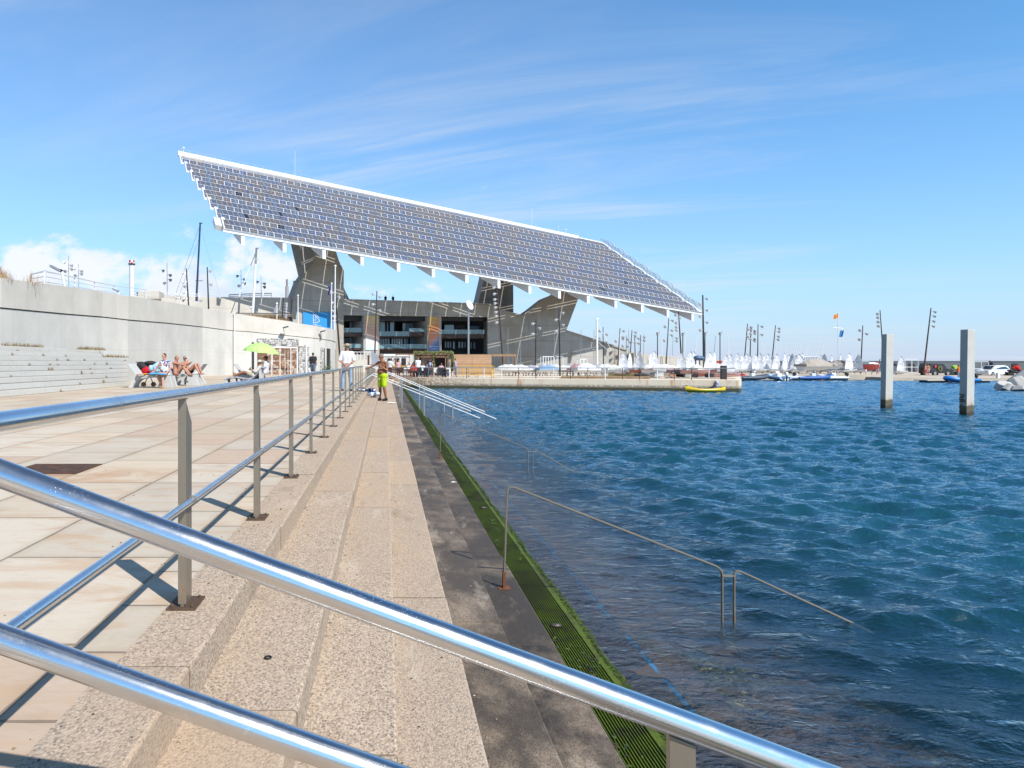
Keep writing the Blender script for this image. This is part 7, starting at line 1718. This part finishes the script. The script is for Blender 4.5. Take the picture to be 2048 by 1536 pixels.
# beige site fence and red container
mm = MB(); 
FS = Plane(1285, 112, 0); t = thing('panel_fence', 'beige panel fence standing behind the dinghies', 'fence', loc=FS.pt(1285, 735)); o7 = Vector(t.location)
for i in range(7):
    mm = MB(); FS.rect(mm, 1285+i*9.2, 712.5-.1*i, 1293.6+i*9.2, 741, 0, .1); mm.v = [tuple(Vector(v)-o7) for v in mm.v]; mm.build('panel', M['bldl'], t)
mm = MB(); FS.rect(mm, 1324, 711.5, 1325.2, 741, -.2, 0); mm.v = [tuple(Vector(v)-o7) for v in mm.v]; mm.build('post', M['wood'], t)
t = thing('red_container', 'red site container with a pale band behind the dinghies', 'container', loc=FS.pt(1437, 740)); o7 = Vector(t.location)
for nm, a, m_ in (('body', (1430, 721.5, 1446, 740, 0, 2.4), plain('red_container', (.38, .055, .04), .6)), ('band', (1430, 727, 1446, 729.6, -.06, 0), M['white'])):
    mm = MB(); FS.rect(mm, *a); mm.v = [tuple(Vector(v)-o7) for v in mm.v]; mm.build(nm, m_, t)
# ---- yellow kayak moored under the quay wall, with a bundle hanging above it
t = thing('yellow_kayak', 'long yellow kayak floating under the far quay wall', 'kayak', loc=(P(1411, 0, 52.0).x, 52.0, .02), rz=R(178))
mm = MB(); n = 14; ring = []
for i in range(n+1):
    f = i/n*2-1; w_ = .40*(1-abs(f)**2.6); zt = .26+.16*f*f+(.12*max(0, f)**4); x = f*1.45; ring += [Vector((x, -w_, zt)), Vector((x, -w_*.9, .10+.1*f*f)), Vector((x, 0, -.08+.16*f**4)), Vector((x, w_*.9, .10+.1*f*f)), Vector((x, w_, zt)), Vector((x, 0, zt-.07))]
mm.add(ring, [(i*6+j, (i+1)*6+j, (i+1)*6+(j+1) % 6, i*6+(j+1) % 6) for i in range(n) for j in range(6)]); mm.build('hull', plain('kayak_yellow', (.72, .50, .015), .35, 0, .15, 3, coat=.3), t, smooth=True)
for x in (-.5, .45): mm = MB(); mm.ball((x, 0, .22), (.32, .22, .05), 12, 6); mm.build('seat_well', plain('ochre', (.45, .28, .02), .5), t)
mm = MB(); mm.box((-1.1, 0, .36), (.12, .03, .06)); mm.build('handle', M['black'], t)
lump('hanging_bundle', 'white and lilac bundle hanging on the quay wall above the kayak', 'bundle', P(1436, 770, 53.2), (.36, .3, .44), cloth_m('lilac_white', (.60, .58, .70), .8, .5), 14)
mm = MB(); mm.limb(P(1430, 777, 53.2), P(1433, 769, 53.4), .14, .22); tag(mm.build('grey_sack', plain('grey_sack', (.17, .16, .16), .9), smooth=True), 'dark grey sack beside the lilac bundle above the kayak, standing in for its shadow', 'sack')  # dark solid modelled in place of the bundle's diagonal shadow
mm = MB(); mm.box(at(1447, 56.5)+Vector((0, 0, .55)), (.42, .3, 1.1)); tag(mm.build('dark_box', M['dark_pole'], bevel=.02), 'dark cabinet at the right end of the quay railing', 'cabinet')
# ---- inflatable boats
def rib(px, Y, rz, L, m, label, seatm='hull', eng='black', z=.02):
    t = thing('inflatable_boat', label, 'boat', 'inflatable boats moored at the far shore', loc=(P(px, 0, Y).x, Y, z), rz=R(rz)); w_ = .62
    path = [(-L/2, -w_, .34), (L*.15, -w_, .36), (L*.36, -w_*.8, .44), (L*.48, -w_*.35, .54), (L*.51, 0, .57), (L*.48, w_*.35, .54), (L*.36, w_*.8, .44), (L*.15, w_, .36), (-L/2, w_, .34)]
    mm = MB(); mm.tube(path, [.14]+[.24]*7+[.14], 12, up=(0, 0, 1)); mm.build('tube', m, t, smooth='auto')
    mm = hull_mb(L*.94, 1.2, .28, .6); mm.build('hull', M['hull'], t, smooth='auto')
    mm = MB(); mm.box((-.1, 0, .62), (.5, .5, .55)); mm.box((.12, 0, .98), (.1, .46, .3), Matrix.Rotation(R(20), 3, 'Y')); mm.build('console', M[seatm], t, bevel=.04)
    e = MB(); e.box((-L/2-.12, 0, .82), (.38, .32, .42)); o = e.build('outboard_engine', M[eng], t, bevel=.1); e = MB(); e.box((-L/2-.16, 0, .30), (.14, .12, .75)); e.build('engine_leg', M['dark_pole'], o)
    return t
dkb = plain('dark_hypalon', (.07, .10, .14), .5, 0, .2, 3); lb = plain('light_blue_hypalon', (.38, .55, .78), .5, 0, .2, 3); whb = plain('white_hypalon', (.62, .68, .76), .5); blb = plain('blue_hypalon', (.03, .12, .38), .5)
rib(1506, 86.0, 8, 3.6, dkb, 'dark grey inflatable boat nearest the quay corner'); rib(1556, 86.0, 90, 3.4, lb, 'pale blue inflatable boat seen from astern', 'hull', 'white'); rib(1588, 86.4, 168, 4.2, whb, 'long whitish inflatable boat between the pale blue and the dark blue ones'); rib(1627, 86.0, 5, 4.6, blb, 'dark blue inflatable boat along the shore wall'); rib(1664, 86.2, 176, 3.2, plain('white_skiff', (.72, .74, .76), .4), 'small low white boat with black engine at the right of the row')
rib(1472, 87.5, 30, 2.6, plain('red_hypalon', (.45, .05, .05), .5), 'red inflatable boat partly hidden behind the quay corner')
# red wooden boat on the shore
t = thing('red_boat', 'red wooden boat with white foredeck propped on the far shore', 'boat', loc=(P(1737, 0, 97).x, 97, .95), rz=R(0)); redh = plain('red_hull', (.26, .025, .022), .4, 0, .15, 2, coat=.2)
hull_mb(3.0, 1.4, .95, .5, sheer=.45).build('hull', redh, t, smooth='auto'); mm = MB(); mm.ball((.35, 0, 1.08), (1.0, .55, .22), 14, 8); mm.build('foredeck', M['white'], t); mm = MB(); mm.box((-.9, 0, 1.2), (1.3, 1.1, .5)); mm.build('cabin', plain('grey_cabin', (.16, .20, .23), .5), t, bevel=.08); mm = MB(); mm.tube([(1.45, 0, 1.2), (1.58, 0, 1.75)], .05, 6); mm.build('stem_post', M['black'], t)
for x in (-.7, .8): mm = MB(); mm.tube([(x, -.6, -.4), (x, -.3, .2)], .04, 5); mm.tube([(x, .6, -.4), (x, .3, .2)], .04, 5); mm.build('prop', M['wood'], t)
# ---- vehicles
def car(px, Y, z, rz, L, W, H, paint, label, name, prof, glassp, hood=.0, wheel=.33):
    t = thing(name, label, 'car', 'vehicles parked on the apron', loc=(P(px, 0, Y).x, Y, z), rz=R(rz))
    def shell(pr, w0, w1, nm, m, zs=1.0, bev=.04):
        mm = MB(); n = len(pr); a = []; zmax = max(p[1] for p in pr)
        for s in (-1, 1):
            for (x, zz) in pr:
                f = max(0, (zz-.75)/(zmax-.75)) if zmax > .8 else 0; a.append(Vector((x, s*(w0+(w1-w0)*f)/2, zz)))
        mm.add(a, [tuple(range(n)), tuple(range(n, 2*n))[::-1]]+[(i, n+i, n+(i+1) % n, (i+1) % n) for i in range(n)]); return mm.build(nm, m, t, bevel=bev)
    shell(prof, W, W*.80, 'body', paint)
    shell(glassp, W+.012, W*.80+.022, 'side_window', M['glass_dark'], bev=0)
    for (x0, z0, x1, z1, nm) in hood: mm = MB(); wd = W*.66; mm.hexa([(x0, -wd/2, z0), (x0, wd/2, z0), (x1, wd/2*.95, z1), (x1, -wd/2*.95, z1)], [(x0+.03, -wd/2, z0+.02), (x0+.03, wd/2, z0+.02), (x1+.03, wd/2*.95, z1+.02), (x1+.03, -wd/2*.95, z1+.02)]); mm.build(nm, M['glass_dark'], t)
    for x in (-L*.30, L*.31):
        for s in (-1, 1):
            ax = Matrix.Rotation(R(90), 3, 'X'); k = MB(); k.lathe([(.10, -.11), (wheel, -.10), (wheel, .10), (.10, .11)], (x, s*(W/2-.09), wheel), 18, ax); w_ = k.build('wheel', M['tyre'], t, smooth='auto')
            k = MB(); k.lathe([(.02, -.125), (wheel*.62, -.12), (wheel*.62, .12), (.02, .125)], (x, s*(W/2-.09), wheel), 14, ax); k.build('rim', M['grey_metal'], w_, smooth='auto')
    for s in (-1, 1): k = MB(); k.box((L/2-.05, s*(W/2-.28), .72), (.12, .34, .14)); k.build('headlight', M['lens'], t, bevel=.02); k = MB(); k.box((-L/2+.04, s*(W/2-.20), .90), (.10, .16, .22)); k.build('tail_light', M['redp'], t)
    return t
pw = plain('white_car_paint', (.78, .79, .80), .25, 0, .03, 1, coat=.8); pb_ = plain('black_car_paint', (.010, .012, .010), .5, 0, .1, 1)
suv = [(-2.2, .28), (2.2, .26), (2.25, .62), (2.12, .82), (1.25, .98), (.55, 1.46), (.2, 1.52), (-1.3, 1.54), (-1.9, 1.42), (-2.22, 1.0), (-2.26, .55)]
car(1985, 100, .27, 198, 4.4, 1.8, 1.54, pw, 'white hatchback parked on the apron right of the right pillar', 'white_car', suv, [(1.05, .98), (.48, 1.40), (-1.25, 1.44), (-1.85, 1.30), (-2.0, 1.02)], ((1.22, 1.0, .60, 1.45, 'windscreen'), (-2.24, 1.02, -1.95, 1.40, 'rear_window')))
jeep = [(-1.9, .40), (1.95, .38), (2.0, .95), (1.1, 1.05), (.72, 1.72), (-1.85, 1.78), (-1.95, .9)]
t = car(1870, 100, .30, 15, 3.9, 1.8, 1.8, pb_, 'black boxy off-road vehicle with a yellow-green wreath on its side', 'black_jeep', jeep, [(.95, 1.08), (.62, 1.62), (-.55, 1.66), (-.62, 1.08)], ((1.08, 1.08, .76, 1.66, 'windscreen'), (-1.99, 1.1, -1.93, 1.66, 'rear_window')), wheel=.38)
mm = MB(); rr = random.Random(2)
for i in range(90): a = rr.uniform(0, 6.3); q = Vector((-.35+.30*math.cos(a)+rr.gauss(0, .04), -.98, 1.05+.30*math.sin(a)+rr.gauss(0, .04))); mm.ball(q, .05, 5, 4)
mm.build('wreath', plain('wreath', (.22, .20, .03), .8), t); mm = MB(); mm.box((-1.1, -.91, 1.35), (.30, .04, .35)); mm.build('red_patch', M['redp'], t)
def quad(px, Y, z, load, label, rz=0, hi=False):
    t = thing('quad_bike', label, 'quad bike', 'quad bikes on the apron', loc=(P(px, 0, Y).x, Y, z), rz=R(rz))
    for x in (-.6, .6):
        for s in (-1, 1): mm = MB(); mm.lathe([(.1, -.12), (.30, -.11), (.30, .11), (.1, .12)], (x, s*.45, .30), 14, Matrix.Rotation(R(90), 3, 'X')); mm.build('wheel', M['tyre'], t)
    mm = MB(); mm.ball((0, 0, .62), (.75, .30, .20), 14, 8); mm.ball((.55, 0, .80), (.35, .38, .16), 12, 8); mm.ball((-.5, 0, .78), (.40, .38, .12), 12, 8); mm.build('body', M['dark_pole'], t, smooth=True)
    mm = MB(); mm.tube([(.25, -.38, 1.12), (.35, 0, 1.02), (.25, .38, 1.12)], .025, 6); mm.tube([(.5, 0, .8), (.33, 0, 1.04)], .03, 6); mm.build('handlebar', M['black'], t)
    lump_ = MB(); r = random.Random(px)
    for i in range(8): lump_.ball((r.uniform(-.4, .3), r.uniform(-.25, .25), r.uniform(1.0, 1.4)), (.24, .2, .17), 10, 8)
    remesh(lump_.build('load', load, t), .04, 1); return t
quad(2030, 98, .28, cloth_m('red_load', (.62, .03, .02)), 'dark quad bike loaded with bright red gear at the far right', 160); quad(1908, 100, .30, plain('hi_vis', (.35, .55, .06), .7), 'dark quad bike loaded with lime green gear beside the right pillar', 175)
# ---- floating jetty, jet boat, bollards, tetrapods
t = thing('floating_jetty', 'low floating jetty with pale deck on dark floats', 'jetty', loc=(P(1915, 0, 78).x, 78, .0)); 
xa, xb = P(1841, 0, 78).x-P(1915, 0, 78).x, P(2000, 0, 76).x-P(1915, 0, 78).x
mm = MB(); mm.box(((xa+xb)/2, 0, .26), (xb-xa, 2.0, .10)); mm.build('deck', M['bldl'], t); mm = MB()
for i in range(7): mm = MB(); x = xa+.9+(xb-xa-1.4)*i/6; mm.box((x, 0, .10), (.9, 1.7, .22)); mm.build('float', M['black'], t, bevel=.05)
rib(1922, 75.2, 188, 3.4, plain('bright_blue_hull', (.03, .22, .62), .4, 0, .1, 2), 'bright blue jet boat moored before the floating jetty, half behind the right pillar', 'hull')
mm = MB(); mm.box((P(1996, 0, 84).x, 84, .45), (.30, .30, 1.1)); tag(mm.build('bollard', M['white'], bevel=.03), 'white bollard left of the concrete blocks', 'bollard', 'white bollards on the slipway'); mm = MB(); mm.box((P(2041, 0, 84).x, 84, .42), (.28, .28, 1.0)); tag(mm.build('bollard', M['white'], bevel=.03), 'white bollard above the concrete blocks, at the picture edge', 'bollard', 'white bollards on the slipway')
M['tetra'] = concrete('tetrapod_concrete', (.50, .49, .46), streak=.3, dark=(.16, .15, .13))
def block(px, py, Y, s, rx, ry, rz, label, sc=(1, 1, 1)):
    mm = MB(); c = P(px, py, Y); Mx = Matrix.Rotation(rz, 3, 'Z') @ Matrix.Rotation(ry, 3, 'Y') @ Matrix.Rotation(rx, 3, 'X')
    q0 = [Mx @ Vector((x*s*sc[0], y*s*sc[1], -s*.55*sc[2])) for x, y in ((-1, -.6), (-.45, -1), (.5, -.95), (1, -.4), (.95, .6), (.3, 1), (-.6, .9), (-1, .3))]; q1 = [Mx @ Vector((x*s*.72*sc[0], y*s*.72*sc[1], s*.62*sc[2])) for x, y in ((-1, -.6), (-.45, -1), (.5, -.95), (1, -.4), (.95, .6), (.3, 1), (-.6, .9), (-1, .3))]
    mm.hexa([p+c for p in q0], [p+c for p in q1]); tag(mm.build('breakwater_block', M['tetra'], bevel=.05), label, 'block', 'concrete breakwater blocks')
block(2008, 772, 56, .62, .3, -.3, .4, 'angular concrete block at the left of the pile, lowest', (1, 1, .7)); block(2032, 768, 57, .75, -.35, .35, 1.2, 'broad concrete block in the middle of the pile'); block(2052, 762, 58, .95, .4, .5, .2, 'tallest concrete block at the right edge of the picture'); block(2040, 778, 54.5, .62, .2, .1, 2.0, 'dark wet concrete block at the water in front of the pile', (1.3, 1, .5)); block(2020, 778, 55, .5, .5, .3, .9, 'small concrete block at the waterline in the pile')
# ---- the two square concrete pillars standing in the water
def pillar_fn(t_, b):
    v = t_.pos(); x, y, z = t_.xyz(v); n = t_.noise(v, 2.2, 6, .65); f = t_.noise(v, 14, 4, .6); st = t_.noise(t_.mapv(v, (3, 3, .25)), 2, 5, .65)
    c = t_.mix(n, (.42, .41, .38), (.58, .57, .53)); c = t_.mix(t_.math('MULTIPLY', t_.step(t_.noise(v, 7, 6, .7), .56, .70), .4), c, (.30, .28, .24)); c = t_.mix(t_.math('MULTIPLY', t_.step(st, .52, .72), .25), c, (.34, .32, .28))
    zz = t_.math('ADD', z, t_.math('ADD', t_.math('MULTIPLY', t_.math('SUBTRACT', f, .5), .22), t_.math('MULTIPLY', t_.math('SUBTRACT', st, .5), .35)))
    c = t_.mix(t_.math('MULTIPLY', t_.step(zz, .75, .40), .55), c, (.42, .34, .24)); c = t_.mix(t_.step(zz, .46, .38), c, (.10, .085, .055)); c = t_.mix(t_.step(zz, .20, .10), c, (.035, .032, .025))
    t_.put(b.inputs['Base Color'], c); b.inputs['Roughness'].default_value = .85; t_.put(b.inputs['Normal'], t_.bump(t_.math('ADD', n, f), .25, .01))
M['pillar'] = mat('pillar_concrete', pillar_fn)
def pillar(px0, pxm, px1, ptop, Y, label, taper):
    s = (px1-px0)/F*Y; th_ = R(28); wl = (pxm-px0)/F*Y; wr = (px1-pxm)/F*Y
    A = Vector((P(pxm, 0, Y).x, Y, 0)); zt = P(0, ptop, Y).z
    Bp = Vector((P(px0, 0, Y+.42).x, Y+.42, 0)); Dp = Vector((P(px1, 0, Y+.20).x, Y+.20, 0)); Cp = Bp+Dp-A
    mm = MB(); sh = Vector((taper, 0, 0)); cen = (Bp+Dp)/2
    q = [Bp, A, Dp, Cp]; mm.hexa([p+Vector((0, 0, -3)) for p in q], [p+sh+Vector((0, 0, zt)) for p in q])
    return tag(mm.build('water_pillar', M['pillar'], bevel=.012), label, 'pillar', 'square concrete pillars standing in the water'), A, Bp, zt
pillar(1758, 1768.5, 1783, 668, 33.6, 'left square concrete pillar rising from the water', .12)
o, A, Bp, zt = pillar(1916, 1931, 1946, 658.5, 29.5, 'right square concrete pillar with a black depth mark', .10)
e1 = (A-Bp).normalized(); nn = Vector((e1.y, -e1.x, 0)); 
if nn.y > 0: nn = -nn
mm = MB()
def mark(u0, u1, z0, z1): a = Bp+e1*u0+nn*.004+Vector((.10*z0/zt, 0, 0)); b = Bp+e1*u1+nn*.004+Vector((.10*z0/zt, 0, 0)); mm.hexa([a+Vector((0, 0, z0)), b+Vector((0, 0, z0)), b+Vector((0, 0, z1)), a+Vector((0, 0, z1))], [p+nn*.006 for p in (a+Vector((0, 0, z0)), b+Vector((0, 0, z0)), b+Vector((0, 0, z1)), a+Vector((0, 0, z1)))])
W_ = (A-Bp).length
def zof(py): return P(0, py, 29.6).z
mark(.02, W_*.80, zof(790.5), zof(788.5)); mark(W_*.2, W_*.7, zof(793.5), zof(792)); mark(W_*.3, W_*.6, zof(796), zof(794.5))
mm.build('depth_mark', M['black'], o)
def text(s, size, loc, rot, m, name, parent=None, ext=.01, label=None, cat=None, xs=1.0):
    cu = bpy.data.curves.new(name, 'FONT'); cu.body = s; cu.size = size; cu.extrude = ext; cu.align_x = 'CENTER'; cu.offset = size*.02
    ob = bpy.data.objects.new(name, cu); C.objects.link(ob); ob.location = loc; ob.rotation_euler = rot; ob.scale = (xs, 1, 1); cu.materials.append(m)
    if parent: ob.parent = parent
    if label: tag(ob, label, cat)
    return ob
pc = Bp+e1*W_*.50+nn*.012; text('5m', .30, (pc.x-.01, pc.y, zof(804.5)), (R(90), 0, math.atan2(e1.y, e1.x)), M['black'], 'depth_mark_text', o, .004, xs=.85)
# ---- breakwater wall with its big letters
BW = Plane(1540, 134, R(-1)); M['bww'] = concrete('breakwater_wall', (.115, .135, .15), joint_u=6, streak=.4, dark=(.06, .07, .08))
t = thing('breakwater_wall', 'long grey breakwater wall on the horizon with big dark letters', 'wall', loc=BW.pt(1540, 750)); o8 = Vector(t.location)
def bw(nm, a, m): mm = MB(); BW.rect(mm, *a); mm.v = [tuple(Vector(v)-o8) for v in mm.v]; mm.build(nm, m, t)
bw('wall', (1470, 723, 1988, 756, 0, .8), M['bww']); bw('wall', (1988.4, 723, 2300, 756, .02, .8), M['bww']); bw('coping', (1470, 721.8, 2300, 723.3, -.08, .9), M['bww'])
bw('return_wall', (1986, 725, 1988, 756, -.5, 0), M['bww'])
M['letter'] = plain('letter_paint', (.012, .016, .03), .8)
for ch, px in (('P', 1753), ('O', 1789), ('R', 1825), ('T', 1866), ('F', 1938), ('Ò', 1981), ('R', 2032)):
    q = BW.pt(px, 747.5, -.08)-o8; text(ch, 2.75, q, (R(90), 0, R(-1)), M['letter'], 'letter', t, .02, xs=1.05)

# surface colours lowered evenly to balance the brighter exposure: one common correction for all non-metal surfaces
for m_ in list(bpy.data.materials):
    if m_.name in ('polished_steel', 'weathered_steel', 'sea_water'): continue
    b = m_.node_tree.nodes.get('Principled BSDF')
    if not b: continue
    t_ = NT(m_.node_tree); inp = b.inputs['Base Color']; k_ = .80
    if inp.links: src = inp.links[0].from_socket; t_.put(inp, t_.mix(1.0, src, (k_, k_, k_), 'MULTIPLY'))
    else: inp.default_value = tuple(c*k_ for c in inp.default_value[:3])+(1,)
